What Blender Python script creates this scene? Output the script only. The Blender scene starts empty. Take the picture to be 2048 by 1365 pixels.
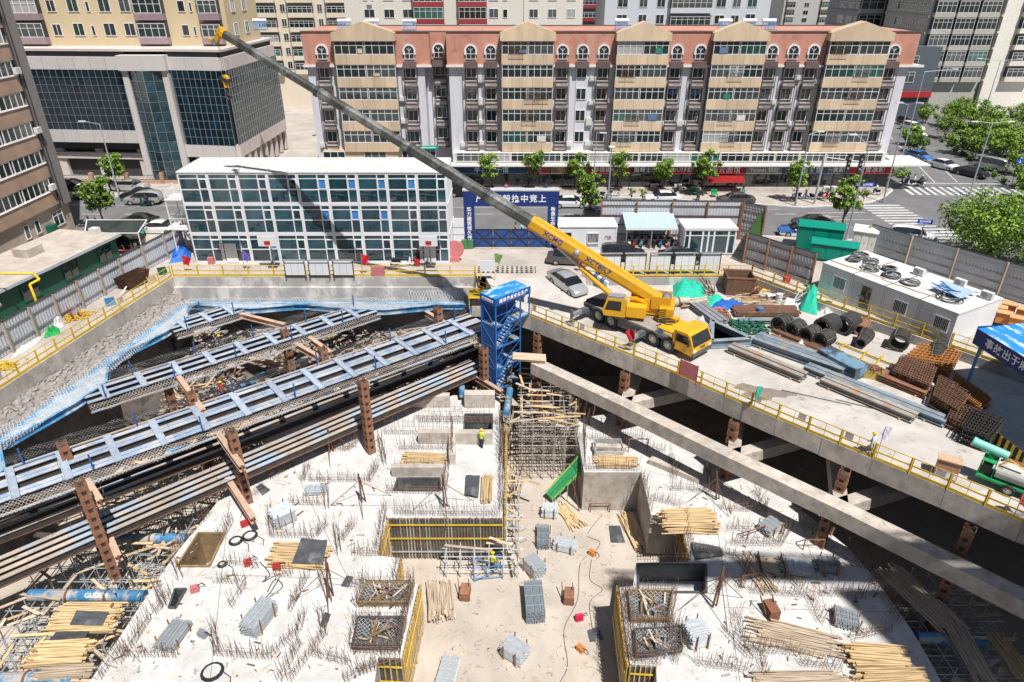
import bpy, bmesh, math, random
from mathutils import Vector, Matrix
random.seed(7)
R=random.Random(11)
SC=bpy.context.scene
COL=SC.collection
# ---------------------------------------------------------------- camera, sky, sun, exposure
H=26.0; TH=math.radians(28); FPX=1365.0; CT,ST=math.cos(TH),math.sin(TH)
cam=bpy.data.cameras.new('camera'); camo=bpy.data.objects.new('camera',cam); COL.objects.link(camo)
camo.location=(0,0,H); camo.rotation_euler=(math.pi/2-TH,0,0)
cam.sensor_width=36; cam.lens=24; cam.clip_start=.5; cam.clip_end=3000
SC.camera=camo
SUN=Vector((.26,-.47,1.0)).normalized()
w=bpy.data.worlds.new('World'); SC.world=w; w.use_nodes=True
nt=w.node_tree; sk=nt.nodes.new('ShaderNodeTexSky'); sk.sky_type='NISHITA'; sk.sun_disc=False
sk.sun_elevation=math.asin(SUN.z); sk.sun_rotation=math.atan2(SUN.x,SUN.y)
sk.air_density=1.0; sk.dust_density=.6
nt.links.new(sk.outputs[0],nt.nodes['Background'].inputs[0]); nt.nodes['Background'].inputs[1].default_value=.05
sl=bpy.data.lights.new('sun','SUN'); sl.energy=5.0; sl.angle=math.radians(.5); sl.color=(1,.965,.925)
so=bpy.data.objects.new('sun',sl); COL.objects.link(so); so.rotation_euler=SUN.to_track_quat('Z','Y').to_euler(); so.location=(40,-40,90)
SC.view_settings.view_transform='Standard'; SC.view_settings.look='None'; SC.view_settings.gamma=1
SC.view_settings.exposure=.36
try: SC.view_settings.use_curve_mapping=False
except Exception: pass
# ---------------------------------------------------------------- survey: a point of the photograph on a level z
def G(u,v,z=0.):
    a=(u-1024)/FPX; b=(v-682.5)/FPX
    t=(z-H)/(-ST-b*CT)
    return Vector((a*t,(CT-b*ST)*t,z))
def ZY(u,v,Y):
    a=(u-1024)/FPX; b=(v-682.5)/FPX
    t=Y/(CT-b*ST)
    return Vector((a*t,Y,H+(-ST-b*CT)*t))
# ---------------------------------------------------------------- materials
MATS={}
def M(name,col,rough=.65,metal=0.,var=.14,scale=2.5,bump=0.,col2=None,bscale=None,obj=.06,spec=.35,c2lo=.55,c2hi=.7,alpha=1.,stretch=None):
    if name in MATS: return MATS[name]
    m=bpy.data.materials.new(name); m.use_nodes=True; t=m.node_tree; N=t.nodes; L=t.links
    b=N['Principled BSDF']; b.inputs['Roughness'].default_value=rough; b.inputs['Metallic'].default_value=metal
    b.inputs['Specular IOR Level'].default_value=spec
    tc=N.new('ShaderNodeTexCoord'); co=tc.outputs['Object']
    if stretch:
        mp=N.new('ShaderNodeMapping'); mp.inputs['Scale'].default_value=stretch; L.new(co,mp.inputs[0]); co=mp.outputs[0]
    nz=N.new('ShaderNodeTexNoise'); nz.inputs['Scale'].default_value=scale; nz.inputs['Detail'].default_value=6; nz.inputs['Roughness'].default_value=.62
    L.new(co,nz.inputs['Vector'])
    r=N.new('ShaderNodeValToRGB'); e=r.color_ramp.elements
    e[0].position=.3; e[1].position=.7
    e[0].color=tuple(max(0,c*(1-var)) for c in col)+(1,); e[1].color=tuple(min(1,c*(1+var)) for c in col)+(1,)
    L.new(nz.outputs['Fac'],r.inputs[0]); out=r.outputs[0]
    if col2:
        n2=N.new('ShaderNodeTexNoise'); n2.inputs['Scale'].default_value=scale*.45; n2.inputs['Detail'].default_value=7; n2.inputs['Roughness'].default_value=.68
        L.new(co,n2.inputs['Vector'])
        r2=N.new('ShaderNodeMapRange'); r2.inputs[1].default_value=c2lo; r2.inputs[2].default_value=c2hi; r2.clamp=True; L.new(n2.outputs['Fac'],r2.inputs[0])
        mx=N.new('ShaderNodeMix'); mx.data_type='RGBA'; L.new(r2.outputs[0],mx.inputs[0]); L.new(out,mx.inputs[6]); mx.inputs[7].default_value=tuple(col2)+(1,); out=mx.outputs[2]
    if obj:
        oi=N.new('ShaderNodeObjectInfo'); mr=N.new('ShaderNodeMapRange'); mr.inputs[3].default_value=1-obj*2; mr.inputs[4].default_value=1+obj*2
        L.new(oi.outputs['Random'],mr.inputs[0]); hs=N.new('ShaderNodeHueSaturation'); L.new(mr.outputs[0],hs.inputs['Value']); L.new(out,hs.inputs['Color']); out=hs.outputs[0]
    L.new(out,b.inputs['Base Color'])
    if bump:
        bp=N.new('ShaderNodeBump'); bp.inputs['Strength'].default_value=bump; bp.inputs['Distance'].default_value=.05
        n3=N.new('ShaderNodeTexNoise'); n3.inputs['Scale'].default_value=bscale or scale*4; n3.inputs['Detail'].default_value=5; L.new(co,n3.inputs['Vector'])
        L.new(n3.outputs['Fac'],bp.inputs['Height']); L.new(bp.outputs[0],b.inputs['Normal'])
    if alpha<1: b.inputs['Alpha'].default_value=alpha
    MATS[name]=m; return m
def brickmat(name,c1,c2,mortar,sc,bw=.5,rh=.25,ms=.02,rough=.8,rot=None):
    if name in MATS: return MATS[name]
    m=bpy.data.materials.new(name); m.use_nodes=True; t=m.node_tree; N=t.nodes; L=t.links
    b=N['Principled BSDF']; b.inputs['Roughness'].default_value=rough
    tc=N.new('ShaderNodeTexCoord'); mp=N.new('ShaderNodeMapping'); L.new(tc.outputs['Object'],mp.inputs[0])
    if rot: mp.inputs['Rotation'].default_value=rot
    bt=N.new('ShaderNodeTexBrick'); bt.inputs['Scale'].default_value=sc; bt.inputs['Color1'].default_value=tuple(c1)+(1,); bt.inputs['Color2'].default_value=tuple(c2)+(1,); bt.inputs['Mortar'].default_value=tuple(mortar)+(1,)
    bt.inputs['Mortar Size'].default_value=ms; bt.inputs['Brick Width'].default_value=bw; bt.inputs['Row Height'].default_value=rh
    L.new(mp.outputs[0],bt.inputs['Vector'])
    nz=N.new('ShaderNodeTexNoise'); nz.inputs['Scale'].default_value=.6; nz.inputs['Detail'].default_value=6; L.new(tc.outputs['Object'],nz.inputs['Vector'])
    hs=N.new('ShaderNodeHueSaturation'); mr=N.new('ShaderNodeMapRange'); mr.inputs[1].default_value=.3; mr.inputs[2].default_value=.7; mr.inputs[3].default_value=.82; mr.inputs[4].default_value=1.15
    L.new(nz.outputs['Fac'],mr.inputs[0]); L.new(mr.outputs[0],hs.inputs['Value']); L.new(bt.outputs['Color'],hs.inputs['Color']); L.new(hs.outputs[0],b.inputs['Base Color'])
    MATS[name]=m; return m
def glass(name,col,rough=.06,var=.5,scale=.35,wav=.25,obj=.2,spec=.8,coat=.6):
    if name in MATS: return MATS[name]
    m=M(name,col,rough,0,var,scale,obj=obj,spec=spec); t=m.node_tree; N=t.nodes; L=t.links
    b=N['Principled BSDF']; b.inputs['Coat Weight'].default_value=coat; b.inputs['Coat Roughness'].default_value=.03
    tc=N.new('ShaderNodeTexCoord'); n=N.new('ShaderNodeTexNoise'); n.inputs['Scale'].default_value=.9; n.inputs['Detail'].default_value=2
    L.new(tc.outputs['Object'],n.inputs['Vector']); bp=N.new('ShaderNodeBump'); bp.inputs['Strength'].default_value=wav; bp.inputs['Distance'].default_value=.12
    L.new(n.outputs['Fac'],bp.inputs['Height']); L.new(bp.outputs[0],b.inputs['Normal']); L.new(bp.outputs[0],b.inputs['Coat Normal'])
    return m
# ---------------------------------------------------------------- mesh builder
class MB:
    def __init__(s): s.v=[]; s.f=[]; s.m=[]
    def add(s,vs,fs,mi=0):
        n=len(s.v); s.v.extend(tuple(p) for p in vs); s.f.extend(tuple(i+n for i in f) for f in fs); s.m.extend([mi]*len(fs)); return s
    BF=((0,3,2,1),(4,5,6,7),(0,1,5,4),(1,2,6,5),(2,3,7,6),(3,0,4,7))
    def b(s,x0,x1,y0,y1,z0,z1,mi=0):
        return s.add([(x0,y0,z0),(x1,y0,z0),(x1,y1,z0),(x0,y1,z0),(x0,y0,z1),(x1,y0,z1),(x1,y1,z1),(x0,y1,z1)],MB.BF,mi)
    def box(s,c,d,rz=0,mi=0,rx=0,ry=0):
        hx,hy,hz=d[0]/2,d[1]/2,d[2]/2
        mt=Matrix.Translation(c)@Matrix.Rotation(rz,4,'Z')@Matrix.Rotation(ry,4,'Y')@Matrix.Rotation(rx,4,'X')
        return s.add([mt@Vector(p) for p in ((-hx,-hy,-hz),(hx,-hy,-hz),(hx,hy,-hz),(-hx,hy,-hz),(-hx,-hy,hz),(hx,-hy,hz),(hx,hy,hz),(-hx,hy,hz))],MB.BF,mi)
    def frame(s,p,q):
        p=Vector(p); q=Vector(q); d=(q-p)
        if d.length<1e-6: d=Vector((0,0,1e-3))
        d.normalize(); u=Vector((0,0,1)) if abs(d.z)<.95 else Vector((0,1,0))
        r=d.cross(u).normalized(); u=r.cross(d); return p,q,d,r,u
    def beam(s,p,q,wd,h,mi=0,off=(0,0)):
        p,q,d,r,u=s.frame(p,q); o=r*off[0]+u*off[1]; p=p+o; q=q+o
        a,c=r*wd/2,u*h/2
        return s.add([p-a-c,p+a-c,q+a-c,q-a-c,p-a+c,p+a+c,q+a+c,q-a+c],MB.BF,mi)
    def ibeam(s,p,q,wd,h,mi=0,tf=.05,tw=.05,wm=None,bm=None):
        m2=mi if wm is None else wm
        s.beam(p,q,wd,tf,mi,(0,h/2-tf/2)); s.beam(p,q,wd,tf,mi if bm is None else bm,(0,-h/2+tf/2)); return s.beam(p,q,tw,h-2*tf,m2)
    def tube(s,p,q,r1,n=6,mi=0,r2=None,cap=True):
        p,q,d,r,u=s.frame(p,q); r2=r1 if r2 is None else r2; k=len(s.v); vs=[]
        for i in range(n):
            a=2*math.pi*i/n; e=r*math.cos(a)+u*math.sin(a); vs.append(p+e*r1)
        for i in range(n):
            a=2*math.pi*i/n; e=r*math.cos(a)+u*math.sin(a); vs.append(q+e*r2)
        fs=[(i,(i+1)%n,n+(i+1)%n,n+i) for i in range(n)]
        if cap: fs+= [tuple(range(n-1,-1,-1)),tuple(range(n,2*n))]
        return s.add(vs,fs,mi)
    def path(s,pts,r,n=5,mi=0):
        for a,b2 in zip(pts[:-1],pts[1:]): s.tube(a,b2,r,n,mi)
        return s
    def ring(s,p,q,ro,ri,n=16,mi=0):   # pipe with open ends
        p,q,d,r,u=s.frame(p,q); vs=[]
        for c,rr in ((p,ro),(q,ro),(q,ri),(p,ri)):
            for i in range(n):
                a=2*math.pi*i/n; vs.append(c+(r*math.cos(a)+u*math.sin(a))*rr)
        fs=[]
        for k in range(4):
            for i in range(n): fs.append((k*n+i,k*n+(i+1)%n,((k+1)%4)*n+(i+1)%n,((k+1)%4)*n+i))
        return s.add(vs,fs,mi)
    def prism(s,poly,z0,z1,mi=0,mside=None):
        n=len(poly); A=sum(poly[i][0]*poly[(i+1)%n][1]-poly[(i+1)%n][0]*poly[i][1] for i in range(n))
        if A<0: poly=poly[::-1]
        vs=[(p[0],p[1],z0) for p in poly]+[(p[0],p[1],z1) for p in poly]
        s.add(vs,[tuple(range(n-1,-1,-1)),tuple(range(n,2*n))],mi)
        k=len(s.v)-2*n; fs=[(i+k,(i+1)%n+k,n+(i+1)%n+k,n+i+k) for i in range(n)]
        s.f.extend(fs); s.m.extend([mi if mside is None else mside]*n); return s
    def extr(s,prof,axis,a,b2,mi=0):  # profile (u,w) extruded along x ('x') or y ('y')
        n=len(prof)
        if axis=='x': vs=[(a,p[0],p[1]) for p in prof]+[(b2,p[0],p[1]) for p in prof]
        else: vs=[(p[0],a,p[1]) for p in prof]+[(p[0],b2,p[1]) for p in prof]
        return s.add(vs,[tuple(range(n-1,-1,-1)),tuple(range(n,2*n))]+[(i,(i+1)%n,n+(i+1)%n,n+i) for i in range(n)],mi)
    def sheet(s,poly,z,mi=0):
        n=len(poly); A=sum(poly[i][0]*poly[(i+1)%n][1]-poly[(i+1)%n][0]*poly[i][1] for i in range(n))
        if A<0: poly=poly[::-1]
        return s.add([(p[0],p[1],z) for p in poly],[tuple(range(n))],mi)
    def quad(s,a,b,c,d,mi=0): return s.add([a,b,c,d],[(0,1,2,3)],mi)
    def sphere(s,c,r,mi=0,seg=8,rings=6,sc=(1,1,1)):
        vs=[(c[0],c[1],c[2]+r*sc[2])]
        for j in range(1,rings):
            t=math.pi*j/rings
            for i in range(seg):
                a=2*math.pi*i/seg; vs.append((c[0]+r*sc[0]*math.sin(t)*math.cos(a),c[1]+r*sc[1]*math.sin(t)*math.sin(a),c[2]+r*sc[2]*math.cos(t)))
        vs.append((c[0],c[1],c[2]-r*sc[2])); fs=[]
        for i in range(seg): fs.append((0,1+i,1+(i+1)%seg))
        for j in range(rings-2):
            for i in range(seg):
                a=1+j*seg+i; b2=1+j*seg+(i+1)%seg; fs.append((a,a+seg,b2+seg,b2))
        k=len(vs)-1; o=1+(rings-2)*seg
        for i in range(seg): fs.append((o+i,k,o+(i+1)%seg))
        return s.add(vs,fs,mi)
    def mesh(s,name,mats):
        me=bpy.data.meshes.new(name); me.from_pydata(s.v,[],s.f)
        for m in (mats if isinstance(mats,(list,tuple)) else [mats]): me.materials.append(m)
        if any(s.m): me.polygons.foreach_set('material_index',s.m)
        me.update(); return me
    def build(s,name,mats,parent=None,smooth=False,loc=None,rz=0,world=False):
        if world and parent is not None:
            o0=parent.location; s.v=[(p[0]-o0[0],p[1]-o0[1],p[2]-o0[2]) for p in s.v]
        me=s.mesh(name,mats)
        if smooth: me.polygons.foreach_set('use_smooth',[True]*len(me.polygons))
        return place(name,me,parent,loc,rz)
KIDS={}
def place(name,me,parent=None,loc=None,rz=0,rot=None):
    o=bpy.data.objects.new(name,me); COL.objects.link(o)
    if parent is not None: o.parent=parent; KIDS.setdefault(parent.name,[]).append(o)
    if loc is not None: o.location=loc
    if rot is not None: o.rotation_euler=rot
    elif rz: o.rotation_euler=(0,0,rz)
    return o
def tag(o,label=None,cat=None,group=None,kind=None):
    if label: o['label']=label
    if cat: o['category']=cat
    if group: o['group']=group
    if kind: o['kind']=kind
    return o
def thing(name,label,cat,loc=(0,0,0),rz=0,group=None):
    o=bpy.data.objects.new(name,None); COL.objects.link(o); o.location=loc; o.rotation_euler=(0,0,rz); o.empty_display_size=.3; o['kind']='thing'
    return tag(o,label,cat,group)
def copy_tree(o,loc=None,rz=None,label=None,group=None,parent=None,_k=None):
    c=o.copy(); COL.objects.link(c)
    if parent is not None: c.parent=parent; KIDS.setdefault(parent.name,[]).append(c)
    if loc is not None: c.location=loc
    if rz is not None: c.rotation_euler=(0,0,rz)
    if label: c['label']=label
    if group: c['group']=group
    for ch in list(KIDS.get(o.name,[])): copy_tree(ch,parent=c)
    return c
def text_mesh(body,size,ext=.01,align='CENTER',space=1.0):
    cu=bpy.data.curves.new('t','FONT'); cu.body=body; cu.size=size; cu.extrude=ext; cu.align_x=align; cu.align_y='CENTER'; cu.resolution_u=2; cu.space_character=space
    cu.offset=size*.012
    o=bpy.data.objects.new('t',cu); COL.objects.link(o); dg=bpy.context.evaluated_depsgraph_get()
    me=bpy.data.meshes.new_from_object(o.evaluated_get(dg),depsgraph=dg); bpy.data.objects.remove(o); return me
def text(body,size,mat,parent,loc,rot,name='lettering',space=1.0,vertical=False):
    if vertical: body='\n'.join(body)
    me=text_mesh(body,size,.012,space=space); me.materials.clear(); me.materials.append(mat)
    return place(name,me,parent,loc,rot=rot)
HP=math.pi/2
def lerp(a,b,t): return Vector(a)*(1-t)+Vector(b)*t
# ================================================================ palette
CONC=M('concrete',(.47,.42,.365),.85,var=.2,scale=1.4,bump=.3,col2=(.29,.245,.20),bscale=14,c2lo=.52,c2hi=.72,stretch=(1,1,.7))
SLABM=M('slab_concrete',(.55,.54,.52),.9,var=.13,scale=.8,bump=.15,col2=(.43,.405,.37),bscale=25,c2lo=.5,c2hi=.78,obj=0)
AISLE=M('sandy_concrete',(.47,.41,.345),.9,var=.09,scale=.35,bump=.15,col2=(.36,.315,.265),bscale=20,obj=0,c2lo=.52,c2hi=.8)
DECKM=M('deck_concrete',(.47,.44,.405),.85,var=.1,scale=.45,bump=.12,col2=(.33,.285,.24),bscale=16,obj=0,c2lo=.54,c2hi=.76)
RAMPM=M('ramp_concrete',(.45,.425,.39),.85,var=.12,scale=.8,col2=(.52,.34,.15),obj=0,c2lo=.6,c2hi=.66)
DARKC=M('stained_concrete',(.33,.315,.30),.9,var=.2,scale=.8,bump=.3,col2=(.55,.52,.49),c2lo=.5,c2hi=.6,stretch=(1,1,.6))
SHOT=M('shotcrete',(.29,.262,.24),.95,var=.25,scale=1.6,bump=.7,bscale=7)
EARTH_SHADE=M('pit_earth_shade',(.17,.15,.13),.95,var=.3,scale=1.2,bump=.6)
ASPH=M('asphalt',(.155,.153,.155),.85,var=.13,scale=.3,bump=.1,bscale=40,obj=0,col2=(.12,.118,.12))
PAVE=brickmat('paving',(.43,.38,.34),(.39,.35,.31),(.33,.30,.27),1.6,.5,.5,.012)
GRND=M('ground_concrete',(.42,.375,.33),.9,var=.12,scale=.25,bump=.1,col2=(.36,.325,.29),obj=0)
KERB=M('kerb_stone',(.55,.53,.51),.8)
WPAINT=M('road_paint',(.50,.50,.49),.7,var=.25,scale=1.5)
YEL=M('yellow_paint',(.62,.42,.035),.5,var=.15,scale=3,col2=(.5,.3,.03))
CRY=M('crane_yellow',(.70,.36,.015),.38,var=.08,scale=1.5,spec=.5,col2=(.55,.34,.08),c2lo=.58,c2hi=.72)
BLU=M('blue_paint',(.05,.20,.42),.5,var=.2,scale=2,col2=(.16,.33,.5),c2lo=.5,c2hi=.65)
WBLU=M('waler_blue',(.06,.235,.43),.55,var=.2,scale=1.4,col2=(.36,.46,.54),c2lo=.48,c2hi=.6)
STRUT=M('strut_steel_blue',(.25,.335,.46),.55,var=.22,scale=1.1,col2=(.44,.45,.47),c2lo=.42,c2hi=.58,stretch=(1,1,1))
STRT2=M('strut_steel_worn',(.42,.35,.285),.6,var=.2,scale=.7,col2=(.34,.41,.49),c2lo=.47,c2hi=.56)
TOWB=M('tower_blue',(.03,.14,.40),.45,var=.12,scale=2,col2=(.08,.2,.42),c2lo=.6,c2hi=.7)
RUST=M('rust_steel',(.25,.12,.068),.85,var=.3,scale=3,bump=.3,col2=(.22,.12,.08))
RUSTD=M('rust_dark',(.14,.075,.048),.85,var=.35,scale=3,bump=.3,col2=(.2,.10,.05))
TANB=M('dusty_beam',(.48,.33,.24),.8,var=.18,scale=2,col2=(.3,.17,.1))
STEEL=M('grey_steel',(.30,.31,.33),.5,.3,var=.15,scale=2)
GALV=M('galvanised_tube',(.50,.54,.56),.42,.45,var=.15,scale=4,obj=.1)
DSTL=M('dark_steel',(.06,.06,.065),.6,.3,var=.25,scale=3)
TIMB=M('timber',(.53,.38,.20),.8,var=.42,scale=6,obj=.12,stretch=(.12,1.7,1.7),col2=(.42,.34,.26))
TIMBP=M('pale_timber',(.50,.40,.29),.85,var=.42,scale=6,obj=.12,stretch=(.12,1.7,1.7),col2=(.36,.31,.27))
PLYW=M('black_formply',(.07,.075,.08),.45,var=.3,scale=1.3,col2=(.2,.2,.2),obj=.1)
FORMY=M('formwork_timber',(.52,.36,.10),.75,var=.25,scale=2,obj=.1)
REB=M('rebar',(.20,.13,.09),.8,var=.3,scale=5)
WHT=M('white_panel',(.66,.67,.69),.45,var=.04,scale=.6,obj=.02)
WHTD=M('white_panel_dusty',(.62,.61,.59),.6,var=.1,scale=.7,obj=.03,col2=(.48,.45,.41))
WFRM=M('white_frame',(.70,.70,.71),.4,var=.03,obj=.03)
GREYP=M('corrugated_grey',(.47,.49,.52),.5,var=.1,scale=.8,col2=(.38,.36,.34),obj=.04)
BLK=M('black_rubber',(.025,.025,.027),.7,var=.2)
RIM=M('wheel_rim',(.42,.40,.37),.5,.4)
DGLS=glass('dark_glass',(.025,.032,.036),wav=.2)
TGLS=glass('teal_glass',(.018,.055,.074),wav=.3,var=.7,scale=.5)
BGLS=glass('curtain_glass',(.008,.026,.042),wav=.1,var=.7,spec=.35,coat=.06)
CGLS=glass('car_glass',(.015,.018,.02),wav=0)
BVENT=M('blue_vent_pane',(.05,.20,.46),.2,var=.1)
GRN=M('dark_green_paint',(.010,.095,.058),.5,var=.15)
TEAL=M('teal_green_metal',(.0,.21,.15),.45,var=.1)
RED=M('red_paint',(.42,.03,.03),.5,var=.15)
PINK=M('faded_red_board',(.50,.17,.17),.6,var=.15)
ORNG=M('orange_box',(.62,.25,.07),.55,var=.1)
NETG=M('green_netting',(.02,.42,.28),.8,var=.2,scale=5,bump=.5)
NETW=M('white_netting',(.62,.60,.57),.8,var=.1)
BTARP=M('blue_tarpaulin',(.02,.12,.45),.5,var=.2,bump=.6,scale=3)
BROOF=M('blue_roof_sheet',(.02,.22,.55),.4,var=.12,scale=1.2,col2=(.5,.6,.68),c2lo=.52,c2hi=.6,stretch=(1,4,1))
PIPEB=M('blue_pipe',(.06,.20,.36),.5,var=.25,scale=1.5,col2=(.38,.36,.33),c2lo=.5,c2hi=.58)
WHITEL=M('white_letters',(.82,.82,.82),.5,var=0,obj=0)
NAVY=M('navy_board',(.012,.035,.16),.45,var=.08,obj=0)
SKIN=M('skin',(.42,.25,.17),.6,var=.05)
def weather(mat,big=.12,spots=.5,sscale=3.,rust=None):
    # broad damp and dust patches, small dark specks and smears that belong to the surface itself
    t=mat.node_tree; N=t.nodes; L=t.links; b=N['Principled BSDF']; src=b.inputs['Base Color'].links[0].from_socket; tc=N.new('ShaderNodeTexCoord')
    def noise(sc,det,dist=0.):
        n=N.new('ShaderNodeTexNoise'); n.inputs['Scale'].default_value=sc; n.inputs['Detail'].default_value=det; n.inputs['Distortion'].default_value=dist; L.new(tc.outputs['Object'],n.inputs['Vector']); return n.outputs['Fac']
    def rng(s,a,b2,c,d):
        m=N.new('ShaderNodeMapRange'); m.inputs[1].default_value=a; m.inputs[2].default_value=b2; m.inputs[3].default_value=c; m.inputs[4].default_value=d; L.new(s,m.inputs[0]); return m.outputs[0]
    a=rng(noise(.22,5,1.2),.35,.65,1-big,1+big*.6); c=rng(noise(sscale,8,.6),.60,.72,1,1-spots); m=N.new('ShaderNodeMath'); m.operation='MULTIPLY'; L.new(a,m.inputs[0]); L.new(c,m.inputs[1])
    hs=N.new('ShaderNodeHueSaturation'); L.new(m.outputs[0],hs.inputs['Value']); L.new(src,hs.inputs['Color']); out=hs.outputs[0]
    if rust:
        mx=N.new('ShaderNodeMix'); mx.data_type='RGBA'; L.new(rng(noise(.9,7,1.5),.62,.74,0,.55),mx.inputs[0]); L.new(out,mx.inputs[6]); mx.inputs[7].default_value=tuple(rust)+(1,); out=mx.outputs[2]
    L.new(out,b.inputs['Base Color'])
weather(SLABM,.08,.32,2.6,(.44,.38,.32)); weather(AISLE,.12,.3,2.2,(.34,.27,.2)); weather(DECKM,.12,.35,1.6,(.30,.24,.19)); weather(GRND,.15,.35,1.5); weather(CONC,.15,.3,2.,(.27,.2,.14)); weather(CRY,.05,.25,3.5); weather(ASPH,.12,.2,1.2); weather(WHTD,.08,.25,2.5,(.42,.36,.3)); weather(STRUT,.1,.4,4.,(.26,.15,.09)); weather(STRT2,.12,.45,4.,(.25,.13,.08)); weather(WHT,.04,.12,2.)
# ================================================================ the setting
def fill_hole(name,outer,holes,z,mat):
    bm=bmesh.new()
    for loop in [outer]+holes:
        vs=[bm.verts.new((p[0],p[1],z)) for p in loop]
        for i in range(len(vs)): bm.edges.new((vs[i],vs[(i+1)%len(vs)]))
    bmesh.ops.triangle_fill(bm,use_beauty=True,use_dissolve=False,edges=bm.edges[:])
    bmesh.ops.recalc_face_normals(bm,faces=bm.faces[:])
    if bm.faces and sum(f.normal.z for f in bm.faces)<0: bmesh.ops.reverse_faces(bm,faces=bm.faces[:])
    me=bpy.data.meshes.new(name); bm.to_mesh(me); bm.free(); me.materials.append(mat)
    return place(name,me)
PL=[(-39.8,20),(-36.6,41.5),(-33.4,62.3)]              # left lip of the pit
DE=[tuple(G(u,v,-.8)[:2]) for u,v in ((1062,632),(1156,670),(1268,715),(1355,750),(1450,793),(1555,838),(1745,918),(1893,979),(2048,1046))]+[(37,22.5),(50,10)]   # deck edge
DB=[(7.2,62.2),(23.6,62.4),(28,56.4),(36.4,46.2),(46,34.5),(60,18)]       # back of the deck
hole=[(-41,10)]+PL+[(-4.1,62.3),(-2.6,62.25)]+DB+[(60,10)]
ground=tag(fill_hole('ground',[(-700,5),(700,5),(700,900),(-700,900)],[hole],0,GRND),kind='structure')
roadp=[(-160,76),(20,75.5),(40,73),(46,68),(52,60),(56,50),(62,30),(140,30),(140,85),(95,100),(105,150),(120,220),(80,220),(68,150),(62,120),(57,105),(54,98),(52.5,93),(50,90),(47,87.5),(43,86.1),(37,85.3),(31,87),(18,89.3),(6,90.7),(-22,90.5),(-160,89.3)]
mb=MB(); mb.sheet(roadp,.004)
road=tag(mb.build('road',ASPH),kind='structure')
farp=[(-160,89.3),(-22,90.5),(6,90.7),(18,89.3),(31,87),(37,85.3),(43,86.1),(47,87.5),(50,90),(52.5,93),(54,98),(57,105),(57,112),(-160,112)]
mb=MB(); mb.prism(farp,-.05,.12); pave=tag(mb.build('pavement',PAVE),kind='structure')
mb=MB()
for a,b in zip(farp[:11],farp[1:12]): mb.beam((a[0],a[1],.06),(b[0],b[1],.06),.22,.145)
mb.build('kerb',KERB,pave)
nearp=[(-160,75.8),(20,75.3),(40,72.8),(45.8,67.8),(51.8,59.8),(47,56),(38.6,69.5),(24.5,69.6),(-160,73.4)]
mb=MB(); mb.prism(nearp,-.05,.1); pav2=tag(mb.build('near_pavement',PAVE),kind='structure')
mb=MB()
for a,b in zip(nearp[:4],nearp[1:5]): mb.beam((a[0],a[1],.05),(b[0],b[1],.05),.2,.125)
mb.build('kerb',KERB,pav2)
# markings, each one a piece on the road
def marking(pts):
    mb=MB(); mb.sheet([(p[0],p[1]) for p in pts],.009); return mb.build('road_marking',WPAINT,road)
def mline(a,b,wd=.15):
    a=Vector((a[0],a[1],0)); b=Vector((b[0],b[1],0)); d=(b-a).normalized(); n=Vector((-d.y,d.x,0))*wd/2
    marking([a-n,b-n,b+n,a+n])
for i in range(26):
    x=-86+i*5.4
    if x<34: mline((x,82.6),(x+2.6,82.6)); 
    if -70<x<34 and i%2==0: mline((x+1,79.2),(x+3.6,79.2))
mline((-60,86.6),(34,84.6),.1)
for i in range(15):   # crossing over the street
    y=71.5+i*1.05; xo=45.2-(i-7)*.02+ (1.2 if i<6 else 0); mline((xo,y),(xo+5.2,y+.1),.5)
for i in range(22):   # crossing over the side street
    x=54.5+i*1.05; mline((x,91.2-.05*i),(x+.5,95.4-.05*i),.45)
mline((53.8,97.4),(72,96.6),.35)
for k,(xa,xb) in enumerate(((57.5,62.5),(60.9,65.8),(64.2,69.3))):
    for j in range(5):
        t0,t1=j*.2,j*.2+(.2 if j==0 else .11)
        mline(lerp((xa,97.6,0),(xb+6,135,0),t0)[:2],lerp((xa,97.6,0),(xb+6,135,0),t1)[:2],.15)
mline((36.6,80.2),(44,80.4),.12); mline((37,83),(44.3,83.3),.12); mline((38,77.4),(44,77.6),.12); mline((41,75.2),(44.5,73.2),.12)
for y in (78.8,81.6):
    marking([(38,y-.08),(40.6,y-.08),(40.6,y+.08),(38,y+.08)]); marking([(38.2,y),(39.2,y-.5),(39.2,y+.5)])
# pit bottom
mb=MB(); mb.sheet([(-45,5),(62,5),(62,70),(-45,70)],-11.3); pitf=tag(mb.build('pit_floor',AISLE),kind='structure')
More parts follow.
